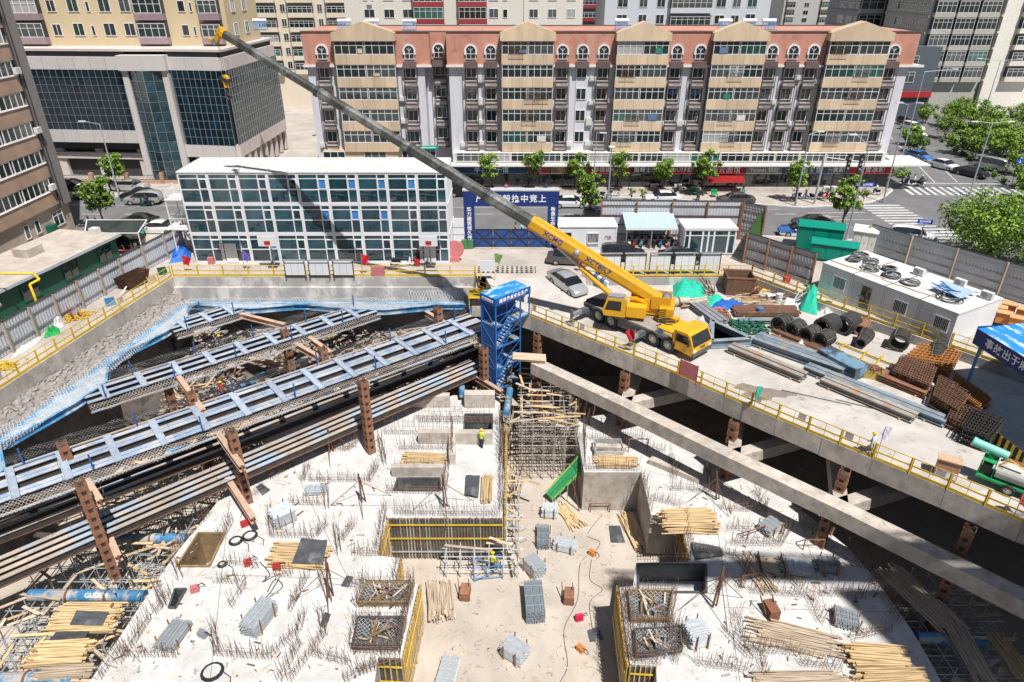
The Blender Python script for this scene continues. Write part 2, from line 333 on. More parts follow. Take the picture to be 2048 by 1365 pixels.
# retaining walls of the pit
def wall_thing(name,label,path,z0,z1,mat,thick,inward):
    c=Vector((path[0][0],path[0][1],z0)); t=thing(name,label,'wall',c)
    return t
rw=thing('retaining_wall','grey concrete parapet and rough sprayed slope along the green shed side of the pit','wall',(-36.6,41.5,-11.3))
mb=MB()
L3=[Vector((-41.3,10,0)),Vector((-39.8,20,0)),Vector((-36.6,41.5,0)),Vector((-33.4,62.3,0))]
for a,b in zip(L3[:-1],L3[1:]): mb.beam(a+Vector((-.2,0,-.63)),b+Vector((-.2,0,-.63)),.42,1.3)
mb.build('parapet',CONC,rw,world=True)
rr=random.Random(3)
def rough_wall(root,name,A,B,ztop,inn_top,zbot,inn_bot,nx,nz,mat,nrm,amp):
    mb=MB(); A=Vector(A); B=Vector(B); n=Vector(nrm); vs=[]
    for j in range(nz+1):
        t=j/nz; z=ztop+(zbot-ztop)*t; off=inn_top+(inn_bot-inn_top)*(t**1.2)
        for i in range(nx+1):
            p=A.lerp(B,i/nx)+n*(off+rr.uniform(-amp,amp)*(0 if j in(0,) else 1)); vs.append((p.x,p.y,z+rr.uniform(-amp,amp)*.6))
    fs=[(j*(nx+1)+i,j*(nx+1)+i+1,(j+1)*(nx+1)+i+1,(j+1)*(nx+1)+i) for j in range(nz) for i in range(nx)]
    mb.add(vs,fs); return mb.build(name,mat,root,world=True)
for k,(a,b) in enumerate(zip(L3[:-1],L3[1:])):
    rough_wall(rw,'sprayed_slope',a,b,-1.25,.0,-2.75,1.45,[20,100,100][k],16,SHOT,(1,-.15,0),.11)
    rough_wall(rw,'lower_face',a,b,-2.7,1.25,-11.4,1.9,[10,20,20][k],8,EARTH_SHADE,(1,-.15,0),.12)  # dark tone stands in for the shade below the waler
bw=thing('retaining_wall','stained concrete wall below the white cabin building and its yellow railing','wall',(-18,62.3,-11.3))
mb=MB(); mb.b(-33.4,-3.2,62.3,62.75,-1.0,-.02); mb.build('upper_band',DARKC,bw,world=True)
mb=MB(); mb.b(-33.4,-3.4,62.0,62.72,-2.5,-1.004); mb.build('capping_beam',DARKC,bw,world=True)
rough_wall(bw,'lower_face',(-33.5,62.0,0),(-3,62.0,0),-2.45,-.25,-5.2,.15,40,6,EARTH_SHADE,(0,-1,0),.06)  # shade under the back waler put into the face colour
rough_wall(bw,'earth_bench',(-33.5,62.0,0),(0,62.0,0),-5.1,.1,-7.2,5.0,50,10,SHOT,(0,-1,0),.28)
rough_wall(bw,'bottom_face',(-33.5,62.0,0),(0,62.0,0),-7.1,4.8,-11.4,5.4,30,5,EARTH_SHADE,(0,-1,0),.2)
dw=thing('retaining_wall','low concrete wall behind the material yard under the yellow railing','wall',(28,56.4,-.8))
mb=MB()
DB3=[Vector((p[0],p[1],0)) for p in DB]
for a,b in zip(DB3[:-1],DB3[1:]):
    mb.beam(a+Vector((0,0,-.42)),b+Vector((0,0,-.42)),.3,.84)
mb.build('wall_face',DARKC,dw,world=True)
# the concrete deck the crane stands on
deck=thing('concrete_deck','pale concrete working platform on columns carrying the crane and stored materials','platform',(20,45,-2.1))
top=DE+[(60,10)]+DB[::-1]+[(7.2,56.2),(-.9,57.0)]
mb=MB(); mb.prism(top,-1.4,-.8); mb.build('deck_slab',DECKM,deck,world=True)
mb=MB(); mb.add([(-2.6,62.25,-.004),(7.2,62.25,-.004),(7.2,56.2,-.8),(-.9,57.0,-.8),(-2.6,62.25,-1.4),(7.2,62.25,-1.4),(7.2,56.2,-1.4),(-.9,57,-1.4)],[(3,2,1,0),(4,5,6,7),(0,4,7,3),(0,1,5,4),(1,2,6,5),(2,3,7,6)])
mb.build('ramp',RAMPM,deck,world=True)
nE=[(-.9,57.0)]+DE
rr=random.Random(5)
for a,b in zip(nE[:-1],nE[1:]):
    a=Vector((*a,0)); b=Vector((*b,0)); Ln=(b-a).length; k=max(1,round(Ln/3.4)); d=(b-a)/k; n=Vector((-d.y,d.x,0)).normalized()*-1
    for i in range(k):
        p=a+d*i; q=a+d*(i+1)-d.normalized()*.02; h=1.42+rr.uniform(-.03,.03)
        mb=MB(); off=n*(-.16+rr.uniform(-.012,.012)); mb.beam(p+off+Vector((0,0,-.775-h/2)),q+off+Vector((0,0,-.775-h/2)),.4,h); mb.build('edge_beam',CONC,deck,world=True)
# ground in front of / beneath deck: wall under far deck
mb=MB(); 
for a,b in zip(DB3[1:-1],DB3[2:]): mb.beam(a+Vector((.3,.3,-6.5)),b+Vector((.3,.3,-6.5)),.4,10)
mb.beam((7.2,62.4,-6.5),(23.6,62.6,-6.5),.4,10); mb.beam((-3.4,62.5,-6.5),(7.2,62.5,-6.5),.4,10)
mb.build('buried_wall',EARTH_SHADE,dw,world=True)
# ================================================================ windows shared by the buildings
_W={}
def win_meshes(wd,h,cols,trans,frame,gl,fw=.07):
    k=(round(wd,2),round(h,2),cols,trans,frame.name,gl.name,fw)
    if k in _W: return _W[k]
    f=MB(); d=.09
    f.b(-wd/2,wd/2,-d,0,0,fw); f.b(-wd/2,wd/2,-d,0,h-fw,h); f.b(-wd/2,-wd/2+fw,-d,0,fw,h-fw); f.b(wd/2-fw,wd/2,-d,0,fw,h-fw)
    for i in range(1,cols):
        x=-wd/2+wd*i/cols; f.b(x-fw*.45,x+fw*.45,-d+.01,-.01,fw,h-fw)
    if trans:
        z=h*(1-trans)
        for i in range(cols):
            xa=-wd/2+wd*i/cols+fw*.5; xb=-wd/2+wd*(i+1)/cols-fw*.5; f.b(xa,xb,-d+.012,-.012,z-fw*.4,z+fw*.4)
    g=MB(); g.quad((-wd/2+.02,-.03,.02),(wd/2-.02,-.03,.02),(wd/2-.02,-.03,h-.02),(-wd/2+.02,-.03,h-.02))
    g.quad((-wd/2+.02,-.02,h-.02),(wd/2-.02,-.02,h-.02),(wd/2-.02,-.02,.02),(-wd/2+.02,-.02,.02))
    r=(f.mesh('window',frame),g.mesh('pane',gl)); _W[k]=r; return r
wr=random.Random(21)
def window(root,loc,wd,h,cols=2,trans=.3,rz=0,frame=None,gl=None,fw=.07,name='window'):
    fm,gm=win_meshes(wd,h,cols,trans,frame or WFRM,gl or wr.choices(APGL,(4,3,4,.8,1.4))[0],fw)
    o=place(name,fm,root,loc,rz); place('pane',gm,o); return o
APGL=[glass('flat_window_a',(.03,.04,.042),wav=.15),glass('flat_window_b',(.07,.085,.085),wav=.15),glass('flat_window_c',(.02,.035,.035),wav=.15),M('curtained_window',(.34,.34,.33),.35,var=.25,scale=2.5,stretch=(6,1,1)),glass('flat_window_d',(.03,.10,.085),wav=.15)]
TERRA=M('terracotta_render',(.50,.235,.17),.8,var=.12,scale=.9,col2=(.52,.33,.27),obj=0,stretch=(1,1,.25),c2lo=.5,c2hi=.7); weather(TERRA,.1,.25,.8)
TANP=M('tan_panel',(.58,.45,.31),.75,var=.12,scale=1.2,col2=(.44,.31,.2),obj=.05,stretch=(1,1,.2),c2lo=.54,c2hi=.78)
WALLW=M('pale_wall',(.58,.58,.61),.75,var=.1,scale=1.1,obj=0,col2=(.42,.41,.42),stretch=(1,1,.15),c2lo=.54,c2hi=.8)
MAUVE=M('brown_metal',(.13,.10,.095),.55,var=.15)
ACM=M('ac_panel',(.40,.37,.35),.6,var=.15,scale=3,obj=.1)
TRIM=M('pale_trim',(.66,.63,.59),.7,var=.08)
# ---------------------------------------------------------------- the long apartment block with shops
ap=thing('apartment_building','long apartment block with terracotta top band, tan balcony bays and shops below','building',(12,95,.12))
def P_(mb,name,mat,root=ap): return mb.build(name,mat,root,world=True)
mb=MB(); mb.b(-26.6,-11.4,95,107,.12,16.0); mb.b(-11.4,-8.2,97.6,107,.12,16.0); mb.b(-8.2,51.5,95,107,.12,16.0); P_(mb,'wall',WALLW)
mb=MB(); mb.b(-26.8,-10.6,94.8,107.2,16.0,19.95); mb.b(-10.6,-8.4,96.6,107.2,16.0,19.95); mb.b(-8.4,51.9,94.8,107.2,16.0,19.95); P_(mb,'terracotta_band',TERRA)
mb=MB(); mb.b(-27.0,-10.4,94.45,94.8,15.82,16.08); mb.b(-8.5,53.2,94.45,94.8,15.82,16.08); mb.b(51.9,52.9,94.8,107.4,15.8,16.08); P_(mb,'cornice',TRIM)
mb=MB(); mb.b(-26.9,52,94.7,94.95,19.95,20.1); mb.b(-26.9,52,107,107.3,19.95,20.1); P_(mb,'parapet_cap',MAUVE)
SZ=[16.8-2.75*k for k in range(5)]
bays=[(-22.6,-14.9,1),(-1.35,5.35,0),(13.3,19.95,0),(25.5,32.3,0),(40.2,47.9,0)]
def half(b,zt): return b
def bay(x0,x1,first):
    bt=MB(); yf=93.75; z0=4.9 if not first else 5.3
    bt.b(x0+.03,x1-.03,yf+.14,95.05,z0,19.2); mb_=P_(bt,'bay_core',MAUVE)
    g=MB(); xm=(x0+x1)/2
    g.extr([],'x',0,0) if False else None
    prof=[(x0-.15,19.0),(x1+.15,19.0),(x1+.15,19.95),(xm,21.25),(x0-.15,19.95)]
    g.extr([(p[0],p[1]) for p in prof],'y',93.55,95.2); P_(g,'gable',TANP)
    rf=MB(); rf.add([(x0-.15,95.2,19.95),(xm,95.2,21.25),(x1+.15,95.2,19.95),(xm,101,20.2)],[(0,3,1),(1,3,2)]); P_(rf,'gable_roof',TANP)
    for k,z in enumerate(SZ):
        if first and k==4:
            pass
        n=5
        for i in range(n):
            s=MB(); xa=x0+(x1-x0)*i/n; xb=x0+(x1-x0)*(i+1)/n-.025; s.b(xa,xb,yf-.02,yf+.5,z-.6,z+.58); P_(s,'spandrel_panel',TANP)
        wl=(x1-x0)/2
        for i in range(2):
            xc=x0+wl*(i+.5); window(ap,(xc-12,yf+.12-95,z+.6-.12),wl-.12,1.52 if k else 1.58,4 if i else 4,.33)
    if not first:
        pass
for b in bays: bay(*b)
cols=[(-24.4,1),(-13.2,1),(-9.6,2),(-5.3,1),(-2.75,1),(6.5,1),(9.1,0),(11.8,1),(21.2,1),(24.2,1),(33.4,1),(36.1,1),(38.7,1),(49.0,1)]
# arch windows
am=MB(); n=8
for i in range(n):
    a0=math.pi*i/n; a1=math.pi*(i+1)/n
    for r0,r1,y0,y1,mi in ((.62,.82,-.2,.02,0),):
        pts=[(r0*math.cos(a0),r0*math.sin(a0)),(r1*math.cos(a0),r1*math.sin(a0)),(r1*math.cos(a1),r1*math.sin(a1)),(r0*math.cos(a1),r0*math.sin(a1))]
        am.extr([(p[0],p[1]+1.0) for p in pts],'y',y0,y1)
am.b(-.82,-.62,-.2,.02,.55,1.0); am.b(.62,.82,-.2,.02,.55,1.0)
arch_me=am.mesh('arch_surround',WFRM)
ag=MB(); pts=[(-.62,0),(.62,0)]+[(.62*math.cos(math.pi*i/8),1.0+.62*math.sin(math.pi*i/8)) for i in range(9)]
ag.add([(p[0],-.05,p[1]) for p in pts],[tuple(range(len(pts)))]); archg=ag.mesh('pane',DGLS)
af=MB(); af.b(-.64,.64,-.11,-.04,.62,.68); af.b(-.03,.03,-.11,-.04,0,1.0); af.b(-.62,.62,-.11,-.04,0,.07); af.b(-.62,-.55,-.1,-.04,0,1.0); af.b(.55,.62,-.1,-.04,0,1.0)
for a in (.25,.5,.75): af.beam((0,-.07,1.0),(.6*math.cos(math.pi*a),-.07,1.0+.6*math.sin(math.pi*a)),.04,.05)
archf=af.mesh('arch_window',WFRM)
# air conditioner cage: brown rails round a grey louvred box
cg=MB()
cg.b(-.9,.9,-.012,-.004,.72,2.68)
for x in (-.86,.78): cg.b(x,x+.08,-.7,-.02,2.6,2.68)
for z in (.03,.62,2.6): cg.b(-.86,.86,-.74,-.66,z,z+.09); cg.b(-.86,-.8,-.66,0,z,z+.06); cg.b(.8,.86,-.66,0,z,z+.06)
for x in (-.88,.8): cg.b(x,x+.08,-.74,-.66,0,2.7)
cg.b(-.9,.9,-.75,0,-.06,.0)
cage_me=cg.mesh('air_conditioner_cage',MAUVE)
cb=MB(); cb.b(-.74,.74,-.64,-.1,.06,.74)
for i in range(5): cb.b(-.1,.68,-.665,-.64,.12+i*.11,.17+i*.11)
cagebox=cb.mesh('louvre',ACM)
for x,fl in cols:
    y=94.8 if fl!=2 else 96.6
    o=place('arch_window',archf,ap,(x-12,y-95-.0,16.75-.12)); place('pane',archg,o); place('arch_surround',arch_me,o)
    c=place('balcony_cage',cage_me,ap,(x-12,y-95,15.75)) if False else None
    lb=MB(); lb.b(x-.85,x+.85,y-.55,y,15.7,16.5); P_(lb,'window_box',MAUVE)
    yw=95 if fl!=2 else 97.6
    for k in range(4):
        z=SZ[k+1]
        window(ap,(x-12,yw-95,z+.45-.12),1.35,1.45,2,0,gl=wr.choice(APGL[:3]))
        if fl:
            o=place('air_conditioner_cage',cage_me,ap,(x-12,yw-95,z-.62-.12)); place('louvre',cagebox,o)
for z in (13.9,11.1,8.4,5.6):
    pass
# podium windows above the shops, canopy, shops
yp=93.3
mb=MB(); mb.b(-8.0,50.5,yp+.02,95.02,3.9,5.15); P_(mb,'podium_wall',TRIM)
x=-7.6
while x<49:
    wd=wr.choice((3.3,3.6,4.1))
    window(ap,(x+wd/2-12,yp-95,3.98-.12),wd-.15,1.2,4,.3,frame=wr.choice((WFRM,TRIM)))
    x+=wd
mb=MB(); mb.b(-8.3,52.6,91.9,95.0,3.62,3.84); mb.b(52.6,56.5,92.4,98,3.55,3.75); P_(mb,'canopy',TRIM)
mb=MB(); mb.b(-26.8,-8.4,92.4,95.0,3.5,3.8); P_(mb,'lower_canopy',CONC)
mb=MB(); mb.b(-26.4,-8.6,93.2,95.02,.12,3.5); mb.b(-25.6,-14,94.0,95.01,3.8,5.35); P_(mb,'podium_wall',TANP)
for x in (-24.2,-18.6): window(ap,(x-12,93.99-95,3.9-.12),3,1.3,3,0)
window(ap,(-12.6-12,93.6-95,4.2),4.6,1.5,6,.3); mb=MB(); mb.b(-15.2,-10,93.2,95,5.6,5.75); P_(mb,'awning_roof',TEAL)
SHOPG=glass('shop_glass',(.028,.032,.034),wav=.1)
SHOPF=M('shop_frame',(.10,.10,.10),.5)
SIGNC={}
def signm(c): 
    k='sign_'+'_'.join('%02d'%int(v*100) for v in c)
    return M(k,c,.5,var=.05,obj=0)
shops=[(-7.6,2.0,(.03,.06,.11),'半島饺子馆',.95),(2.0,5.2,(.33,.06,.06),'卖',.9),(5.2,10.4,(.22,.17,.13),'招牌面馆',.8),(10.4,16.2,(.30,.03,.035),'中国福利彩票',.72),(16.2,19.9,(.05,.03,.04),'盟崎士靓',.8),(19.9,26.2,(.33,.02,.03),'DU健伯',.8),(26.2,31.6,(.33,.02,.03),'祥云面馆',1.0),(31.6,36.6,(.22,.21,.2),'Yoonet 锅贴',.7),(36.6,42.6,(.045,.085,.15),'长治面食馆',.95),(42.6,45.6,(.13,.13,.14),'一黄茶艺',.7),(45.6,51.6,(.33,.03,.035),'蜜雪冰城',.9)]
ys=93.0
mb=MB(); mb.b(-8.0,51.4,ys+.35,95.02,.12,3.62); P_(mb,'shop_wall',SHOPF)
for x0,x1,c,tx,sz in shops:
    mb=MB(); mb.b(x0+.04,x1-.04,92.35,93.34,2.55,3.6); sg=P_(mb,'shop_sign',signm(c))
    text(tx,sz*.95,WHITEL if '面馆' not in tx or '祥' in tx else YEL,sg,((x0+x1)/2-12,92.335-95,3.08-.12),(HP,0,0),space=1.12)
    n=max(2,int((x1-x0)/1.5)); 
    for i in range(n):
        xa=x0+(x1-x0)*i/n; xb=x0+(x1-x0)*(i+1)/n
        window(ap,((xa+xb)/2-12,ys+.34-95,.06),(xb-xa)-.06,2.3,1,.2 if i%2 else 0,frame=SHOPF,gl=SHOPG,name='shop_window')
for xa in (24.4,): 
    mb=MB(); mb.add([(26.4,92.6,2.35),(31.4,92.6,2.35),(31.4,91.3,1.85),(26.4,91.3,1.85),(26.4,91.3,1.62),(31.4,91.3,1.62)],[(0,1,2,3),(3,2,5,4),(3,2,1,0)]); P_(mb,'red_awning',RED)
mb=MB()
for k in range(3): mb.b(-8,51.4,92.55-.35*k,93.4-.35*k if k==0 else 92.9-.35*k,.1,.12+.13*(3-k))
mb.build('steps',PAVE,pave)
# air conditioners, laundry and cages that differ from flat to flat
vr2=random.Random(55)
acm=MB(); acm.b(-.42,.42,-.36,-.02,0,.58); acm.tube((-.1,-.36,.3),(-.1,-.385,.3),.2,10); acme=acm.mesh('air_conditioner',WHTD)
for i in range(34):
    x,fl=vr2.choice(cols); k=vr2.choice(range(4)); place('air_conditioner',acme,ap,(x+vr2.choice((-1.25,1.25))-12,(95 if fl!=2 else 97.6)-95,SZ[k+1]-.1+vr2.uniform(-.3,.3)))
for b in bays:
    for k,z in enumerate(SZ):
        for j in range(2):
            if vr2.random()<.22:
                m=MB(); xx=vr2.uniform(b[0]+.6,b[1]-1.6); ww=vr2.uniform(.5,1.3); m.b(xx,xx+ww,93.72,93.735,z+.75,z+.75+vr2.uniform(.4,.8)); P_(m,'hung_laundry',vr2.choice((WHTD,M('laundry_green',(.03,.22,.15),.8),M('laundry_red',(.25,.15,.14),.8),M('laundry_blue',(.12,.18,.3),.8),TANP)))
            if vr2.random()<.3:
                m=MB(); xx=vr2.uniform(b[0]+.4,b[1]-2.4); n=12
                for q in range(n): m.b(xx+q*.17,xx+q*.17+.025,93.45,93.475,z+.6,z+2.0)
                for zz in (z+.6,z+1.3,z+1.98): m.b(xx-.02,xx+n*.17,93.44,93.48,zz,zz+.03)
                P_(m,'security_bars',vr2.choice((WFRM,STEEL,RUSTD)))
for i in range(9):
    x=vr2.uniform(-7,50); m=MB(); m.tube((x,94.93,4),(x,94.93,16),.05,5); P_(m,'drain_pipe',vr2.choice((TRIM,STEEL,WFRM)))
# rooftop tanks, water heaters on the apartment roof
def heater(x,y):
    t=thing('water_heater','white solar water heater tank with blue glass tubes on the apartment roof','water heater',(x,y,19.95),0,'solar water heaters on the apartment roof')
    m=MB(); m.tube((-.9,0,1.1),(.9,0,1.1),.26,8); m.build('tank',WFRM,t,smooth=False)
    m=MB()
    for i in range(9): m.tube((-.8+i*.2,-.1,1.0),(-.8+i*.2,-.95,.12),.045,5)
    m.build('tube_rack',BLU,t)
    m=MB(); m.tube((-.8,0,1),(-.8,.3,0),.03,4); m.tube((.8,0,1),(.8,.3,0),.03,4); m.b(-.9,.9,-1,.35,0,.05); m.build('stand',STEEL,t)
for px in (518,690,745,820,1245,1450,1500,1540): 
    p=ZY(px,52,98.5); heater(p.x,98.5+wr.uniform(-.5,1))
# ---------------------------------------------------------------- generic far building
def slab_block(name,label,x0,x1,y0,dep,h,wallm,storey=2.9,z0=3.2,wins=(),bands=(),roofm=None,cat='building',rz=0,zb=0):
    t=thing(name,label,cat,((x0+x1)/2,y0,zb),rz); W=(x1-x0)/2
    m=MB(); m.b(-W,W,0,dep,0,h); m.build('wall',wallm,t)
    if roofm: m=MB(); m.b(-W-.3,W+.3,-.3,dep+.3,h,h+.6); m.build('roof',roofm,t)
    ns=int((h-z0-.5)/storey)
    for k in range(ns):
        z=z0+k*storey
        if z+zb>29 or z+zb<(0 if y0<100 else 5): continue
        if x0>60 and y0<240:
            for yy in (2.6,7.2,11.8): window(t,(-W-.01,yy,z+.8),3.2,1.7,4,.3,rz=-HP)
            mm=MB(); mm.b(-W-.25,-W+.01,0,dep,z-.1,z+.25); mm.build('floor_band',bands[0] if bands else wallm,t)
        if x1<-30 and dep>12:
            for yy in (3,7.5): window(t,(W+.01,yy,z+.8),1.6,1.6,2,0,rz=HP)
        for kind,xc,wd,hh,c in wins:
            if kind=='w': window(t,(xc,-.01,z+.9),wd,hh,c,.3 if c>2 else 0)
            if kind=='b':   # bay with glazed box
                mm=MB(); mm.b(xc-wd/2-.1,xc+wd/2+.1,-1.0,-.005,z-.1,z+.75); mm.build('balcony',bands[0] if bands else wallm,t)
                window(t,(xc,-.9,z+.76),wd,hh,c,.35)
                mm=MB(); mm.b(xc-wd/2-.08,xc+wd/2+.08,-.88,-.01,z+.76,z+.76+hh+.2); mm.build('bay_box',DSTL,t)
            if kind=='a':
                mm=MB(); mm.b(xc-.45,xc+.45,-.4,-.01,z+.2,z+.8); mm.build('air_conditioner',WHTD,t)
    return t
CREAM=M('cream_wall',(.64,.57,.46),.8,var=.06,scale=.3,obj=0); YELW=M('yellow_wall',(.57,.465,.30),.8,var=.06,scale=.2,obj=0,col2=(.55,.44,.28)); GREYW=M('grey_wall',(.50,.52,.56),.8,var=.06,obj=0)
OCHRE=M('ochre_panel',(.42,.25,.08),.7); PURP=M('mauve_band',(.30,.22,.24),.7); DRED=M('dark_red_trim',(.26,.035,.04),.7,var=.15)
slab_block('apartment_tower','yellow apartment tower with mauve balcony bands behind the glass mall',-75,-39.4,104,13,34,YELW,3.0,.4,
    [('w',-16,1.6,1.6,2),('b',4-4-9.4,4.0,1.75,4),('w',-5.9,1.2,1.5,2),('w',-2.9,1.5,1.6,2),('w',-.9,.5,1.3,1),('w',1.4,1.6,1.6,2),('w',4.2,1.5,1.6,2),('b',7.6,3.8,1.75,4),('w',11.9,1.0,1.4,1),('w',13.2,.4,1.2,1),('b',15.8,2.6,1.6,3)],[PURP],zb=17.6)
slab_block('apartment_building','cream apartment slab with ochre balcony panels beside the yellow tower',-58,-31,163,14,40,CREAM,2.85,1.5,
    [('b',-9.0,5.4,1.35,5),('w',-4.8,1.1,1.6,2),('b',-.9,5.2,1.35,5),('w',3.2,1.1,1.6,2),('b',7.6,5.6,1.35,5)],[CREAM])
slab_block('apartment_building','pale grey flats with white framed glazed bays behind the terracotta parapet',-32,2.2,145,13,27.4,M('pale_grey_render',(.60,.58,.52),.8,var=.06,obj=0),2.95,3.6,
    [('w',-12.4,2,1.5,2),('a',-12.2,0,0,0),('w',-8.6,2,1.5,2),('w',-5.0,2,1.5,2),('b',-1.0,5.6,2.0,5),('b',7.4,5.2,2.0,5),('w',11.4,1.8,1.6,2),('w',13.6,.9,1.5,1)],[DRED])
slab_block('apartment_building','pale grey flats with plain small windows next to the white glazed bays',2.3,13.6,145.5,13,26,M('pale_grey_render',(.60,.58,.52)),2.95,3.6,[('w',-3.8,1.7,1.5,2),('w',-.2,1.7,1.5,2),('w',3.4,1.7,1.5,2)],[DRED],roofm=DRED)
slab_block('apartment_building','dark red and white balconied block with brown tiled roof far behind',15,36,190,14,24.5,M('red_white_wall',(.5,.46,.45),.8),2.9,2.0,[('b',-6.4,4,1.2,4),('w',-3,1.2,1.3,2),('b',0,4,1.2,4),('w',3.2,1.2,1.3,2),('b',6.6,4,1.2,4)],[DRED],roofm=DRED)
slab_block('apartment_tower','pale blue grey tower with long glazed balconies behind the apartment roof',18,50,147,16,60,GREYW,2.95,2.4,
    [('w',-12.6,2.0,1.7,2),('w',-8.6,1.6,1.7,2),('w',-5.2,1.6,1.7,2),('b',.6,7.8,1.5,7),('w',6.4,1.9,1.6,2),('w',9.4,1.6,1.6,2),('w',12.4,1.9,1.8,2)],[GREYW])
BRN=M('brown_tower',(.20,.14,.12),.8); TWC=M('tower_cream',(.52,.45,.38),.8)
for i,(xa,xb,y,hh,m_,lb) in enumerate(((118,139,330,120,M('hazy_tower',(.5,.49,.48),.8),'tall hazy grey tower farthest behind the apartment roof'),(121,139,262,110,BRN,'brown and cream tower block left of the red rooftop in the distance'),(146,160,262,110,BRN,'brown and cream tower block beside the dark concrete tower'))):
    slab_block('apartment_tower',lb,xa,xb,y,18,hh,m_,3.0,2.0,[('b',-(xb-xa)/2+3,3.4,1.7,3),('w',-.6,2.2,1.7,2),('b',(xb-xa)/2-3.2,3.4,1.7,3)],[TWC])
slab_block('office_block','low dark glazed hall with red roof boxes beyond the gables',84,132,190,20,13,M('hall_glass',(.07,.08,.09),.3),3,1,[('w',x,5,2.2,5) for x in (-20,-14,-8,-2,4,10,16)],[DRED],roofm=RED)
slab_block('office_tower','unfinished dark concrete tower with deep open floors',80,95,172,20,70,M('tower_concrete',(.30,.30,.31),.8),3.4,2,[('b',-6.2,5.2,2.3,3),('b',0,5.2,2.3,3),('b',6.2,5.2,2.3,3)],[M('tower_concrete_band',(.32,.33,.34),.8)])
GGL=M('greyish_tower_wall',(.40,.39,.35),.7)
slab_block('apartment_tower','grey green glazed tower standing in shade behind the street corner',83,96.6,150,18,66,GGL,3.0,4.2,[('b',-4.4,3.8,2.0,4),('b',0,3.8,2.0,4),('b',4.4,3.8,2.0,4)],[GGL])
slab_block('apartment_tower','white banded tower with wide windows at the right street corner',97,120,149,18,70,M('white_tower_wall',(.70,.67,.60),.8),3.0,4.4,[('b',-5.2,5.4,1.6,5),('b',2.8,5.4,1.6,5)],[M('white_tower_band',(.72,.69,.62),.8)])
sp=slab_block('shop_podium','dark shop podium with red sign bands under the corner towers',66,85,146,5,14,M('podium_dark',(.10,.12,.14),.4),3,.5,[('w',x,4.6,2,4) for x in (-7,-2,3)],[])
for k,(xa,xb) in enumerate(((-9,9.4),)):
    mb=MB(); mb.b(xa,xb,-.5,-.05,4.6,5.7); mb.build('shop_sign',(RED,NAVY,ORNG)[k],sp)
# ---------------------------------------------------------------- glass mall
mall=thing('shopping_mall','stone clad mall with dark teal glass curtain walls and rounded stair tower','building',(-52,99,.12))
STONE=M('mall_stone',(.55,.49,.46),.7,var=.06,scale=.6,obj=0,col2=(.5,.45,.43)); STONEL=M('mall_fascia',(.54,.51,.49),.6,var=.05,obj=.02)
DRK=M('mall_shadow_gap',(.05,.05,.05),.7); MUL=M('mullion',(.30,.32,.33),.4,.3)
mr=random.Random(4)
def facade(p0,p1,z0,z1,nc,nr,gl=BGLS,single=True):
    p0=Vector((*p0,0)); p1=Vector((*p1,0)); d=(p1-p0); L=d.length; a=math.atan2(d.y,d.x); cw=L/nc; ch=(z1-z0)/nr
    g=MB(); g.b(.02,cw-.02,.0,.03,.02,ch-.02); gm=g.mesh('curtain_pane',gl); n=Vector((d.y,-d.x,0)).normalized()
    if single:
        for i in range(nc):
            for j in range(nr):
                q=p0+d*(i/nc)+Vector((0,0,z0+j*ch)); place('curtain_pane',gm,mall,q-mall.location,rot=(mr.uniform(-.006,.006),0,a+mr.uniform(-.006,.006)))
    else:
        m=MB()
        for i in range(nc):
            for j in range(nr):
                q=p0+d*((i+.5)/nc)+Vector((0,0,z0+(j+.5)*ch)); m.box(q,(cw-.04,.03,ch-.04),a+mr.uniform(-.01,.01))
        tag(P_(m,'curtain_panes',gl,mall),kind='stuff')
    m=MB()
    for i in range(nc+1): q=p0+d*(i/nc); m.beam(q+n*.06+Vector((0,0,z0)),q+n*.06+Vector((0,0,z1)),.04,.07)
    for j in range(nr+1): m.beam(p0+n*.05+Vector((0,0,z0+j*ch)),p1+n*.05+Vector((0,0,z0+j*ch)),.04,.035)
    P_(m,'mullion_grid',MUL,mall)
poly=[(-86,102.2),(-66,100.8),(-52.4,99.6),(-46.7,99.6),(-39.2,98.7),(-38.8,119),(-86,119)]
mb=MB(); mb.prism(poly,4.2,16.0); P_(mb,'core',DRK,mall)
mb=MB(); mb.prism([(p[0],p[1]+.8) for p in poly],.12,4.2); P_(mb,'ground_floor_core',DRK,mall)
L_=[(-86,101.6),(-66,100.2),(-52.6,99.2)]; R_=[(-46.4,99.2),(-39.0,98.3),(-38.6,119)]
for pp,zb in ((L_,5.3),(R_,3.4)):
    for z0,z1,th in ((15.0,16.6,.8),(zb,zb+1.7,1.0)):
        for a,b in zip(pp[:-1],pp[1:]):
            n=max(1,round((Vector(b)-Vector(a)).length/2.4))
            for i in range(n):
                p=Vector(a).lerp(Vector(b),i/n); q=Vector(a).lerp(Vector(b),(i+1)/n-.006); m=MB(); m.beam((p.x,p.y,(z0+z1)/2),(q.x,q.y,(z0+z1)/2),th,z1-z0); P_(m,'fascia_panel',STONEL if b[1]<110 else STONE,mall)
mb=MB()
def band(pp,z0,z1,th,mbx):
    for a,b in zip(pp[:-1],pp[1:]): mbx.beam((a[0],a[1],(z0+z1)/2),(b[0],b[1],(z0+z1)/2),th,z1-z0)
band([(-86,102),(-66,100.6),(-52.4,99.7)],16.6,17.3,.5,mb); band([(-46.5,99.6),(-39.4,98.8),(-39,119)],16.6,17.3,.5,mb); P_(mb,'roof_recess',DRK,mall)
mb=MB(); mb.prism([(-86,101.5),(-66,100.1),(-52.4,99.1),(-46.5,99.1),(-38.7,98.2),(-38.3,119.4),(-86,119.4)],17.3,17.6); P_(mb,'roof',STONE,mall)
for xa,xb in ((-52.7,-51.9),(-47.3,-46.5)):
    mb=MB(); mb.b(xa,xb,98.3,99.2,.12,15.0); P_(mb,'pier',STONEL,mall)
